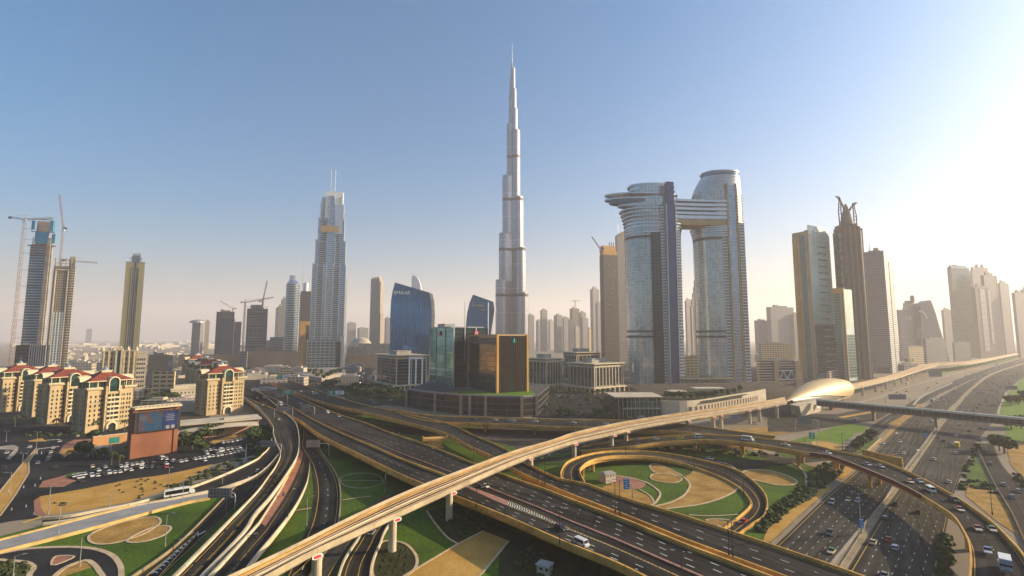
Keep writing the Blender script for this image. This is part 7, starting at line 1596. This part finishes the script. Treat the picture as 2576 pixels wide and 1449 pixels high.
lamps('B0,485,830,565;B0,585,1040,735;B0,1100,750,600;B0,1690,592,365;B0,1835,722,480;B0,2235,560,430;B0,2468,322,130', 0, 'beside the sand lot and walkway', 'lamps beside the walkway')
lamps('B0,130,1460,1240;B0,800,1362,1055;B0,1660,1152,830;B1,508,948,668;B1,1297,612,430', 0, 'on the lawns of the interchange', 'lamps on the lawns')
lamps('B3,940,1025,610;B3,1542,442,190;B3,1330,285,20;M3,1565,1400,1190;M3,1740,1220,1060;M3,1850,1140,940;M3,1952,1060,870;M3,2062,970,850;M3,2180,880,770;M3,2310,840,760', .3, 'along the highway median', 'lamps along the highway median', True)
lamps('B3,375,195,60;B3,752,190,20;B3,2258,832,590', 2, 'near the green wedge and slip road', 'lamps near the slip road', False, True)
# ------------------------------------------------------------------ overhead signs
def sign(label, t_, base, rect, col, z=0, side=None, lines=True, poles=None, grp=None, yaw=0.0):
    """rect = panel corners in the tile; the panel stands over the road at the distance of its post"""
    b0 = tg(t_, *base, z); D = b0.y; X0, Y0, X1, Y1 = rect
    A, B = ad(*T(t_, X0, Y0), D), ad(*T(t_, X1, Y1), D); wd, zt, zb_ = B.x-A.x, A.z, B.z; cx = (A.x+B.x)/2 - b0.x
    r = thing('road_sign', label, 'road sign', (b0.x, b0.y, z), 0, grp); q = TW(); q.root = r; m = M_[col]
    o = part(q, 'panel', m, lambda b: b.box(cx, 0, zb_-z, wd, .25, zt-zb_)); 
    if col == 'signback': part(q, 'rib', M_['metal'], lambda b: [b.box(cx - wd/2 + wd*(k+.5)/7, -.2, zb_-z+.05, .14, .14, zt-zb_-.1) for k in range(7)] + [b.box(cx, -.3, zb_-z+(zt-zb_)*f_, wd, .12, .14) for f_ in (.25,.7)])
    elif lines: 
        part(q, 'border', M_['whitepaint'], lambda b: (b.box(cx, -.14, zt-z-.14, wd, .04, .1), b.box(cx, -.14, zb_-z+.04, wd, .04, .1)))
        part(q, 'legend', M_['whitepaint'] if col != 'whitepaint' else M_['signback'], lambda b: [b.box(cx + wd*(-.12 if k % 2 else .05), -.14, zb_-z+(zt-zb_)*(.16+.17*k), wd*(.55 - .08*(k % 3)), .04, (zt-zb_)*.055) for k in range(5)])
    m = M_['metal']
    def post(b):
        zm = (zt+zb_)/2-z
        for px_ in (poles or [0]):
            if poles: px_ = ad(*T(t_, px_, base[1]), D).x - b0.x
            s = -1 if cx < px_ else 1
            pts = [Vector((px_, .35, 0)), Vector((px_, .35, zm-1.4)), Vector((px_+s*.35, .35, zm-.4)), Vector((px_+s*1.2, .35, zm+.05)), Vector((cx - s*wd*.1, .35, zm+.05))]
            for u_, v_ in zip(pts, pts[1:]): b.bar(u_, v_, .2, 7)
    part(q, 'post', m, post)
    return r
G_ = 'overhead road signs'
sign('grey sign back over the exit ramp, its arm curving right', 'B1', (250,215), (50,85,190,152), 'signback', 4, grp=G_)
sign('grey sign back over the slip road under the main flyover', 'B1', (730,245), (510,80,640,155), 'signback', .2, grp=G_)
sign('large grey sign back above the lower road near the white bus', 'B0', (2355,790), (2100,565,2330,662), 'signback', .2, grp=G_)
sign('grey sign back on the main flyover upstream', 'M1', (315,1160), (190,1062,280,1100), 'signback', 6, grp=G_)
sign('grey sign back over the shaded lanes between the flyovers', 'M1', (585,1275), (450,1172,545,1212), 'signback', 6, grp=G_)
sign('wide grey sign back on the gantry where the main flyover splits', 'M1', (260,1310), (205,1190,330,1240), 'signback', 6, grp=G_, poles=(180,365))
sign('green road sign beside a white one, farthest up the flyover', 'M1', (185,965), (215,875,265,922), 'signgreen', 6, grp=G_); sign('white road sign right of the farthest green one', 'M1', (360,940), (275,880,347,912), 'whitepaint', 6, grp=G_)
sign('wide green road sign between the two flyovers', 'M1', (390,1110), (265,1030,377,1068), 'signgreen', 5, grp=G_)
sign('small green road sign in front of the white-columned office', 'M1', (720,1125), (728,1038,783,1086), 'signgreen', 5, grp=G_); sign('white road sign beside the small green one in front of the office', 'M1', (930,1130), (800,1033,885,1072), 'whitepaint', 3, grp=G_)
sign('tall blue road sign standing on the loop lawn', 'B2', (1217,672), (1120,465,1182,578), 'signblue', .1, grp=G_)
sign('blue road sign on the lamp post in the highway median', 'B3', (945,1028), (915,875,962,968), 'signblue', .3, grp=G_); sign('small dark blue road sign on the median nearer the footbridge', 'B3', (1585,105), (1565,15,1597,48), 'signblue', .3, grp=G_)
sign('green road sign behind the bannered ramp', 'B3', (500,140), (412,0,472,72), 'signgreen', .1, grp=G_)
sign('dark sign gantry by the station road', 'M3', (400,1449), (300,1290,440,1365), 'signback', .1, grp=G_, poles=(280,515)); sign('wide dark sign gantry over the highway before the footbridge', 'M3', (1300,1180), (1210,1070,1390,1122), 'signback', .1, grp=G_, poles=(1190,1435)); sign('distant dark sign gantry over the highway', 'M3', (1680,930), (1615,845,1752,893), 'signback', .1, grp=G_, poles=(1560,1785)); sign('grey-blue sign gantry at the right edge by the lawn', 'M3', (2540,1090), (2390,985,2510,1022), 'signback', .1, grp=G_)
# ------------------------------------------------------------------ trees and shrubs
rng = random.Random(11)
def crown_mesh(name, n, rx, rz, z0, m, leaf=.55, lumps=6):
    b = MB(); C_ = [(rng.uniform(-.55,.55)*rx, rng.uniform(-.55,.55)*rx, z0 + rz*rng.uniform(.35,1.5), rng.uniform(.42,.7)) for _ in range(lumps)]
    for k in range(n):
        c = rng.choice(C_); v = Vector((rng.gauss(0,1), rng.gauss(0,1), rng.gauss(0,1))).normalized() * rng.uniform(.55, 1.05)
        p = Vector((c[0] + v.x*rx*c[3], c[1] + v.y*rx*c[3], c[2] + v.z*rz*c[3])); s = leaf*rng.uniform(.6,1.4)
        nrm = (v + Vector((rng.uniform(-.7,.7), rng.uniform(-.7,.7), rng.uniform(-.2,.9)))).normalized(); u = nrm.orthogonal().normalized(); w_ = nrm.cross(u)
        b.face([p - u*s - w_*s*.5, p + u*s*.3 - w_*s, p + u*s + w_*s*.5, p - u*s*.3 + w_*s])
    o = b.build(name, m); me = o.data; bpy.data.objects.remove(o); return me
def trunk_mesh(h, r):
    b = MB(); b.bar((0,0,0), (.05,.03,h*.6), r, 7, r2=r*.7)
    for k in range(5): a = 1.3*k; b.bar((.05,.03,h*.5), (math.cos(a)*h*.35, math.sin(a)*h*.35, h*(.85+.06*k)), r*.5, 5, r2=r*.15)
    o = b.build('trunk', M_['trunk']); me = o.data; bpy.data.objects.remove(o); return me
def palm_crown():
    b = MB()
    for k in range(16):
        a = 2*math.pi*k/16 + rng.uniform(-.15,.15); el = rng.uniform(.1,1.0); pr = Vector((0,0,6.2)); L = rng.uniform(2.2,3.0)
        for j in range(1, 6):
            t_ = j/5; p = Vector((math.cos(a)*L*t_, math.sin(a)*L*t_, 6.2 + L*(el*t_ - (el+.65)*t_*t_))); s = Vector((-math.sin(a), math.cos(a), 0))*.38*(1.05-t_*.8)
            b.face([pr - s*1.05, pr + s*1.05, p + s, p - s]); dr = Vector((0,0,-.35)); b.face([pr, p, p + s*1.3 + dr, pr + s*1.4 + dr]); b.face([p, pr, pr - s*1.4 + dr, p - s*1.3 + dr]); pr = p
    o = b.build('crown', M_['leaf2']); me = o.data; bpy.data.objects.remove(o); return me
CR = [crown_mesh('crown', 420, 3.2, 2.4, 2.6, M_['leaf']), crown_mesh('crown', 380, 2.8, 2.6, 2.4, M_['leaf2']), crown_mesh('crown', 460, 3.6, 2.2, 2.4, M_['leaf'], lumps=8)]
TR = [trunk_mesh(4.6, .28), trunk_mesh(4.8, .24), trunk_mesh(4.2, .32)]; PC = palm_crown()
b = MB(); b.lathe([(.32,0),(.22,.6),(.2,5.8),(.3,6.2),(0,6.4)], n=8); o = b.build('trunk', M_['trunk']); PT = o.data; bpy.data.objects.remove(o)
SH = [crown_mesh('foliage', 150, 1.25, .8, .3, M_['leaf'], .38, 4), crown_mesh('foliage', 150, 1.2, .9, .3, M_['leaf2'], .38, 4)]
def plantobj(nm, meshes, p, s, label, cat, grp):
    r = thing(nm, label, cat, tuple(p), rng.uniform(0, 6.3), grp); r.scale = (s, s, s*rng.uniform(.85, 1.2))
    for n_, me in meshes: c = bpy.data.objects.new(n_, me); COL.objects.link(c); c.parent = r
    return r
def trees(s, kind, z, where, grp, sc=1.0):
    n = 0; t_ = None
    for w_ in s.split():
        if ',' not in w_: t_ = w_; continue
        v = [float(a) for a in w_.split(',')]; p = tg(t_, v[0], v[1], z); k = rng.randrange(3); n += 1; f_ = sc*(v[2] if len(v) > 2 else 1)
        if kind == 'palm': plantobj('palm_tree', (('crown', PC), ('trunk', PT)), p, f_, f'{ORD[n]} palm tree listed from the left {where}'.replace(' listed', ''), 'palm tree', grp)
        else: plantobj('tree', (('crown', CR[k]), ('trunk', TR[k])), p, f_, f'{ORD[n]} leafy tree from the left {where}', 'tree', grp)
trees('B0 850,260,1.1 930,120,1 1000,270,.7', 'tree', 0, 'beside the orange wall', 'trees by the orange wall'); trees('B0 1120,330,.9 1200,340,.8 1290,250,.8 700,275,.7', 'palm', 0, 'in the car park', 'palms in the car park')
trees('B0 1760,180,1.1 1830,130,1.1 1880,110,1 1930,180,1.1 1980,140,1 2040,200,.9 2060,90,1.1 2130,60,1.2 2190,45,1.2 2540,130,1.3 2576,60,1.2', 'tree', 0, 'between the curved hall and the car park', 'trees behind the car park')
trees('M0 1480,1120 1540,1080 1600,1060 1660,1100 1720,1060 1780,1080 1820,1130 1500,1180 1570,1150 1640,1160 1700,1150 1760,1170 1560,1020 1680,1010 1750,1010', 'tree', 0, 'in the shady garden behind the screen building', 'garden trees behind the screen building', 1.5)
trees('M0 150,1390 330,1400 560,1430 700,1440 950,1449 1250,1440', 'palm', 0, 'along the foot of the red-roofed row', 'palms below the red-roofed row')
trees('M1 540,860 580,885 620,900 680,920 720,905 760,880 800,870 840,860 600,860 660,880', 'tree', 5.5, 'on the terrace of the silver skyscraper', 'terrace trees', 1.2); trees('M1 715,985 760,1010 700,1020 790,985', 'tree', 0, 'below the terrace wall', 'trees below the terrace', 1.3)
trees('M1 950,1060 990,1085 1040,1090 1090,1080 1130,1095 1180,1080 1230,1085 1280,1095 1330,1085 1380,1090 1430,1080 1240,1040 1160,1030 1080,1030 1330,1040 1000,1020', 'tree', 0, 'in front of the white-columned office', 'trees in front of the office', 1.25)
trees('M2 300,1130 330,1180 350,1280 290,1200 780,1150 830,1140 870,1120 930,1110 980,1095 1030,1040 880,1180 770,1220', 'palm', 0, 'around the white-finned offices', 'palms around the offices', 1.3); trees('M2 420,1075 470,1085 530,1080 580,1090 640,1095 700,1100 400,1230 480,1290 560,1300 840,1290 900,1300 960,1290', 'tree', 0, 'in the car court of the white-finned offices', 'trees in the office court')
trees('M2 1560,1105 1620,1110 1680,1115 1740,1120 1800,1118 1860,1112 1910,1105 1960,1120 2010,1110 2060,1095 2120,1085 2180,1080 2230,1070 2300,1060', 'tree', 12, 'on the terrace above the curved podium wall', 'terrace trees above the podium wall', .85)
trees('M1 10,800 40,790 75,800 0,770 100,815', 'tree', 0, 'on the far verge left of the tan striped tower', 'far verge trees', 1.8); trees('M3 1420,775 1470,770 1520,768 1560,760 1600,750', 'tree', 0, 'in the dark grove beyond the metro viaduct', 'grove beyond the viaduct', 2.6)
trees('B3 885,205 920,180 960,150 1005,110 1055,80', 'tree', 0, 'in the planted strip beside the service road', 'strip trees', .85); trees('B3 2380,215,1.5 2330,190,1.1', 'tree', 0, 'at the dusty corner by the slip road', 'corner trees')
trees('B3 2080,215,.5 2110,195,.5', 'tree', 0, 'at the tip of the green wedge', 'wedge trees'); trees('M3 2480,1150 2520,1180 2560,1100 2440,1180 2576,1160 2500,1400 2550,1420 2450,1420', 'tree', 0, 'on the lawn at the right edge', 'right lawn trees', 1.2)
trees('B1 2420,950,.6 2500,960,.6', 'tree', 0, 'in the shade below the main flyover', 'trees under the flyover')
def mass(nm, label, poly, n, m, h, leaf, cat, z=.12):
    """dense low planting inside a traced outline"""
    P = tz(poly); xs_, ys_ = [p.x for p in P], [p.y for p in P]; b = MB(); k = 0
    def inside(x, y):
        c = False; j = len(P)-1
        for i in range(len(P)):
            if (P[i].y > y) != (P[j].y > y) and x < (P[j].x-P[i].x)*(y-P[i].y)/(P[j].y-P[i].y)+P[i].x: c = not c
            j = i
        return c
    tries = 0
    cl = []
    while len(cl) < max(8, n//45) and tries < 9000:
        tries += 1; x, y = rng.uniform(min(xs_), max(xs_)), rng.uniform(min(ys_), max(ys_))
        if inside(x, y): cl.append((x, y, rng.uniform(.55, 1.25)))
    for q_ in range(n):
        x, y, s_ = rng.choice(cl); v = Vector((rng.gauss(0,1), rng.gauss(0,1), abs(rng.gauss(0,1)))).normalized()*rng.uniform(.5,1); p = Vector((x + v.x*h*s_*1.1, y + v.y*h*s_*1.1, z + v.z*h*s_)); s = leaf*rng.uniform(.6,1.4)
        nr = (v + Vector((rng.uniform(-.6,.6), rng.uniform(-.6,.6), .3))).normalized(); u = nr.orthogonal().normalized(); w_ = nr.cross(u); b.face([p-u*s-w_*s*.5, p+u*s*.3-w_*s, p+u*s+w_*s*.5, p-u*s*.3+w_*s])
    o = b.build(nm, m); o['kind'] = 'stuff'; o['label'] = label; return o
mass('shrubbery', 'thick dark shrub belt on the slope between the loop lawn and the highway', 'B3 -120,960 0,860 140,700 260,600 380,560 480,400 560,330 700,320 760,350 700,440 600,520 480,620 330,720 200,810 60,930 -60,1040 B2 2440,1010 2470,900', 6500, M_['leaf'], 1.5, .5, 'shrubs')
mass('shrubbery', 'dark shrubs under the far side of the ramp flyover', 'B2 1260,135 1700,125 2100,150 2350,180 2576,220 B3 120,240 B2 2400,260 1900,225 1400,180', 3500, M_['leaf'], 1.1, .55, 'shrubs')
mass('shrubbery', 'dark shrub strip beside the right carriageway', 'B3 1760,1010 1830,1080 1840,1250 1820,1449 1700,1449 1740,1200', 2200, M_['leaf'], 1.1, .4, 'shrubs'); mass('shrubbery', 'shrub row along the green wedge', 'B3 2070,200 2095,240 2010,470 2200,520 2310,600 2300,640 2000,560 1930,620 1880,600 1960,420', 2200, M_['leaf'], .9, .4, 'shrubs')
mass('shrubbery', 'rough bank of bushes between the sand lot and the exit ramp', 'B0 1660,560 1860,480 2060,380 2300,290 2480,240 2576,220 2576,260 2250,410 1950,520 1700,600', 3200, M_['leaf2'], .9, .45, 'shrubs'); mass('shrubbery', 'sparse scrub scattered on the sand lot', 'B0 960,580 1200,510 1500,470 1650,500 1600,580 1500,640 1330,690 1250,620 1050,590', 900, M_['leaf2'], .35, .30, 'scrub'); mass('shrubbery', 'small scrub patch at the left of the sand lot', 'B0 540,720 640,710 660,740 580,750', 60, M_['leaf2'], .35, .30, 'scrub')
mass('shrubbery', 'dark bushes beside the elevated ramp near the car park', 'M1 60,1380 150,1390 160,1449 B1 150,60 100,150 0,230 B0 2480,230 2540,60', 2600, M_['leaf'], 1.6, .6, 'shrubs'); mass('shrubbery', 'bushes on the verge right of the slip road', 'B3 2420,380 2480,400 2576,470 2650,560 2620,600 2500,470', 900, M_['leaf2'], .9, .4, 'shrubs')
mass('shrubbery', 'round low shrub bed on the lower left traffic island', 'B0 -60,1320 100,1315 250,1330 310,1370 270,1430 -60,1500', 2200, M_['leaf2'], .7, .35, 'shrubs')
for k, pl in enumerate(('B1 1330,1140 1340,1142 1300,1300 1240,1449 1220,1449 1280,1280', 'B1 1425,1120 1438,1122 1380,1300 1310,1449 1295,1449 1360,1290', 'B1 1470,1150 1482,1152 1440,1320 1385,1449 1370,1449 1425,1310', 'B1 1520,1180 1532,1182 1515,1330 1500,1410 1488,1408 1500,1320')):
    o = mass('clipped_hedge', '', pl, 700, M_['leaf'], .26, .16, 'hedge'); del o['kind']; tag(o, f'{ORD[k+1]} clipped hedge line from the left on the planted mound', 'hedge', 'hedge lines on the mound')
mass('shrubbery', 'trees and bushes massed along the office side of the flyover', 'M1 760,990 950,1000 1150,1010 1480,1050 1490,1110 1250,1120 980,1115 850,1080', 4200, M_['leaf'], 2.0, .8, 'shrubs'); mass('shrubbery', 'dark planting in front of the glass pavilion', 'M2 380,1230 700,1250 900,1290 1060,1310 700,1310 420,1300', 1600, M_['leaf'], 1.2, .7, 'shrubs')

# ------------------------------------------------------------------ low city fabric between the landmarks
rng = random.Random(21)
lows = []
for k, mm in enumerate((stone, F['lowtan'], F['hazegrey'], F['beige'])):
    b = MB(); b.prism([(-.5,-.5),(.5,-.5),(.5,.5),(-.5,.5)], 0, 1, 0, top=1); b.prism([(-.2,-.25),(.25,-.25),(.25,.1),(-.2,.1)], .99, 1.22, 0, top=1); b.prism([(-.42,.2),(-.3,.2),(-.3,.4),(-.42,.4)], .99, 1.12, 0, top=1)
    o = b.build('low_building', [mm, roofgrey]); lows.append(o.data)
    # walls are mapped in metres once the block is scaled, so the map is stretched to a usual block
    for d in o.data.uv_layers[0].data: d.uv = (d.uv[0]*22, d.uv[1]*12)
    bpy.data.objects.remove(o)
for x0, x1, D0, D1, n, h0, h1, where in ((1330,1560,660,1100,22,7,16,'behind the white-finned offices'), (1600,1790,760,1300,12,8,22,'behind the oval towers'), (1900,2010,640,1500,12,8,22,'behind the parking deck building'), (620,760,520,900,13,6,13,'between the flyover and the tan mall front'),
        (880,985,640,960,9,6,12,'behind the low white-columned office'), (2190,2330,900,1500,14,8,26,'beyond the metro viaduct'), (200,470,620,1300,26,6,15,'behind the ornate cream hotel'), (380,470,400,560,7,5,9,'beside the red-roofed group by the flyover')):
    for k in range(n):
        D = rng.uniform(D0, D1); p = ad(rng.uniform(x0, x1), 900, D); o = bpy.data.objects.new('low_building', rng.choice(lows)); COL.objects.link(o); o.location = (p.x, p.y, 0); o.rotation_euler.z = rng.choice((.1, .35, .6)) + rng.uniform(-.1,.1)
        o.scale = (rng.uniform(16, 38), rng.uniform(12, 26), rng.uniform(h0, h1)); o['label'] = f'low flat-roofed building among the blocks {where}'; o['category'] = 'building'; o['group'] = f'low buildings {where}'
mass('shrubbery', 'dark planting around the car court of the white-finned offices', 'M2 270,1120 460,1060 780,1090 1050,1130 1060,1200 800,1180 520,1200 330,1240', 2600, M_['leaf'], 1.3, .6, 'shrubs'); mass('shrubbery', 'planting between the streets in front of the oval towers', 'M2 330,1180 700,1210 1050,1250 1060,1300 760,1270 380,1290', 1500, M_['leaf2'], 1.0, .6, 'shrubs')
mass('shrubbery', 'bushes and young trees along the foot of the red-roofed row', 'M0 880,1449 1320,1405 1340,1425 1000,1449 B0 900,40 300,60 200,20', 1600, M_['leaf'], 1.3, .6, 'shrubs'); mass('shrubbery', 'dark garden behind the screen building', 'M0 1380,1130 1480,1010 1740,980 1850,1060 1830,1180 1600,1220 1400,1220', 4200, M_['leaf'], 3.2, 1.0, 'shrubs')
mass('shrubbery', 'bushes between the flyover and the silver skyscraper terrace', 'M1 330,880 420,900 640,960 760,1010 700,1040 520,960 380,910', 1500, M_['leaf2'], 1.2, .7, 'shrubs')
n = 0
for (t_, poly, k_, ang, where) in (('M2', (430,1070,740,1105), 26, .2, 'in the car court of the white-finned offices'), ('M1', (950,860,1100,990), 20, 1.0, 'on the street beside the silver skyscraper'), ('M1', (960,1000,1330,1040), 12, .4, 'in front of the white-columned office'), ('M2', (2480,1040,2576,1075), 5, .5, 'behind the curved podium wall')):
    for k in range(k_):
        p = tg(t_, rng.uniform(poly[0], poly[2]), rng.uniform(poly[1], poly[3])); p.z = .16; vehicle('sedan', rng.choice(('white','white','white','silver','dark','grey')), p, ang + rng.choice((0, math.pi)) + rng.uniform(-.1,.1), f'small car parked {where}', group=f'cars {where}')
mass('shrubbery', 'dark scrub on the shaded ground under the main flyover', 'B1 1790,830 1990,770 2200,860 2350,960 2250,1000 2030,1100 1900,980', 2200, M_['leaf'], .8, .4, 'scrub'); mass('shrubbery', 'ring of dry scrub around the hut under the main flyover', 'B2 40,1230 180,1170 330,1200 430,1290 420,1380 300,1449 150,1449 40,1380', 1500, M_['leaf2'], .6, .35, 'scrub')
rng = random.Random(33)
for k in range(60):
    for pa_, L_, R_, fl in ((far1, smooth(tz(H1L, .07), 60), smooth(tz(H1R, .07), 60), True), (far2, smooth(tz(H2L, .07), 60), smooth(tz(H2R, .07), 60), False)):
        if k % 2 and fl: continue
        i = rng.randrange(26, 58); p = L_[i].lerp(R_[i], rng.choice((.14,.28,.44,.6,.76,.88)))
        if p.y < 420: continue
        p.z = .07; vehicle('sedan', rng.choice(('white','white','white','silver','silver','dark','grey','cream')), p, heading(pa_, p, fl), 'tiny car in the dense traffic far along the wide highway', group='dense far traffic on the highway')

# ------------------------------------------------------------------ repeated pieces of one part become parts of their own
def split_loose(o, cap=100):
    bm = bmesh.new(); bm.from_mesh(o.data); bm.faces.ensure_lookup_table()
    # pieces are welded by position only, so boxes that merely touch stay apart
    par = list(range(len(bm.verts)))
    def find(a):
        while par[a] != a: par[a] = par[par[a]]; a = par[a]
        return a
    key = {}
    for v in bm.verts:
        k = (round(v.co.x, 3), round(v.co.y, 3), round(v.co.z, 3))
        if k in key: par[find(v.index)] = find(key[k])
        else: key[k] = v.index
    for f in bm.faces:
        a = find(f.verts[0].index)
        for v in f.verts[1:]: par[find(v.index)] = a
    gr = {}
    for f in bm.faces: gr.setdefault(find(f.verts[0].index), []).append(f.index)
    bm.free()
    if len(gr) < 2: return
    pcs = sorted(gr.values(), key=lambda fs: min(o.data.vertices[j].co.y for j in o.data.polygons[fs[0]].vertices)); rest = pcs[cap:]; pcs = pcs[:cap]
    if rest: pcs.append([i for fs in rest for i in fs])
    me = o.data; uv = me.uv_layers[0].data; first = True
    for q_, fs in enumerate(pcs):
        b = MB()
        for i in fs:
            p = me.polygons[i]; b.face([me.vertices[j].co.copy() for j in p.vertices], p.material_index, [tuple(uv[l].uv) for l in p.loop_indices])
        n = b.build(o.name.split('.')[0], list(me.materials), o.parent); n.location = o.location; n.rotation_euler = o.rotation_euler; n.matrix_parent_inverse = o.matrix_parent_inverse.copy()
        if q_ == cap: n['kind'] = 'stuff'
    bpy.data.objects.remove(o)
NAMES = set('balcony cable_post stone_rib tan_pier corner_bay work_platform wall_tie window balcony_opening top_window pilaster wall_fin stone_fin white_column steel_mullion floor_slab safety_screen core_wall window_strip stone_pier spire window_slit edge_strip scalloped_edge balcony_stripe vent post pier truss segment_joint roof_post side_pier corner_column frame_edge cladding gable_bay mullion glass_ledge'.split())
for o in list(bpy.data.objects):
    if o.type == 'MESH' and o.parent and not o.children and o.name.split('.')[0] in NAMES: split_loose(o)
# ------------------------------------------------------------------ the haze over the city
hz = MB(); hz.box(0, 6500, -1, 27000, 14400, 860)
ho = hz.build('haze', []); struct(ho, 'stuff')
hm = bpy.data.materials.new('haze_air'); hm.use_nodes = True; hn = hm.node_tree
for q in list(hn.nodes):
    if q.type == 'BSDF_PRINCIPLED': hn.nodes.remove(q)
pv = hn.nodes.new('ShaderNodeVolumePrincipled'); pv.inputs['Density'].default_value = .00016
pv.inputs['Color'].default_value = (.97, .91, .895, 1); pv.inputs['Anisotropy'].default_value = .25
hn.links.new(pv.outputs[0], hn.nodes['Material Output'].inputs['Volume'])
ho.data.materials.append(hm)
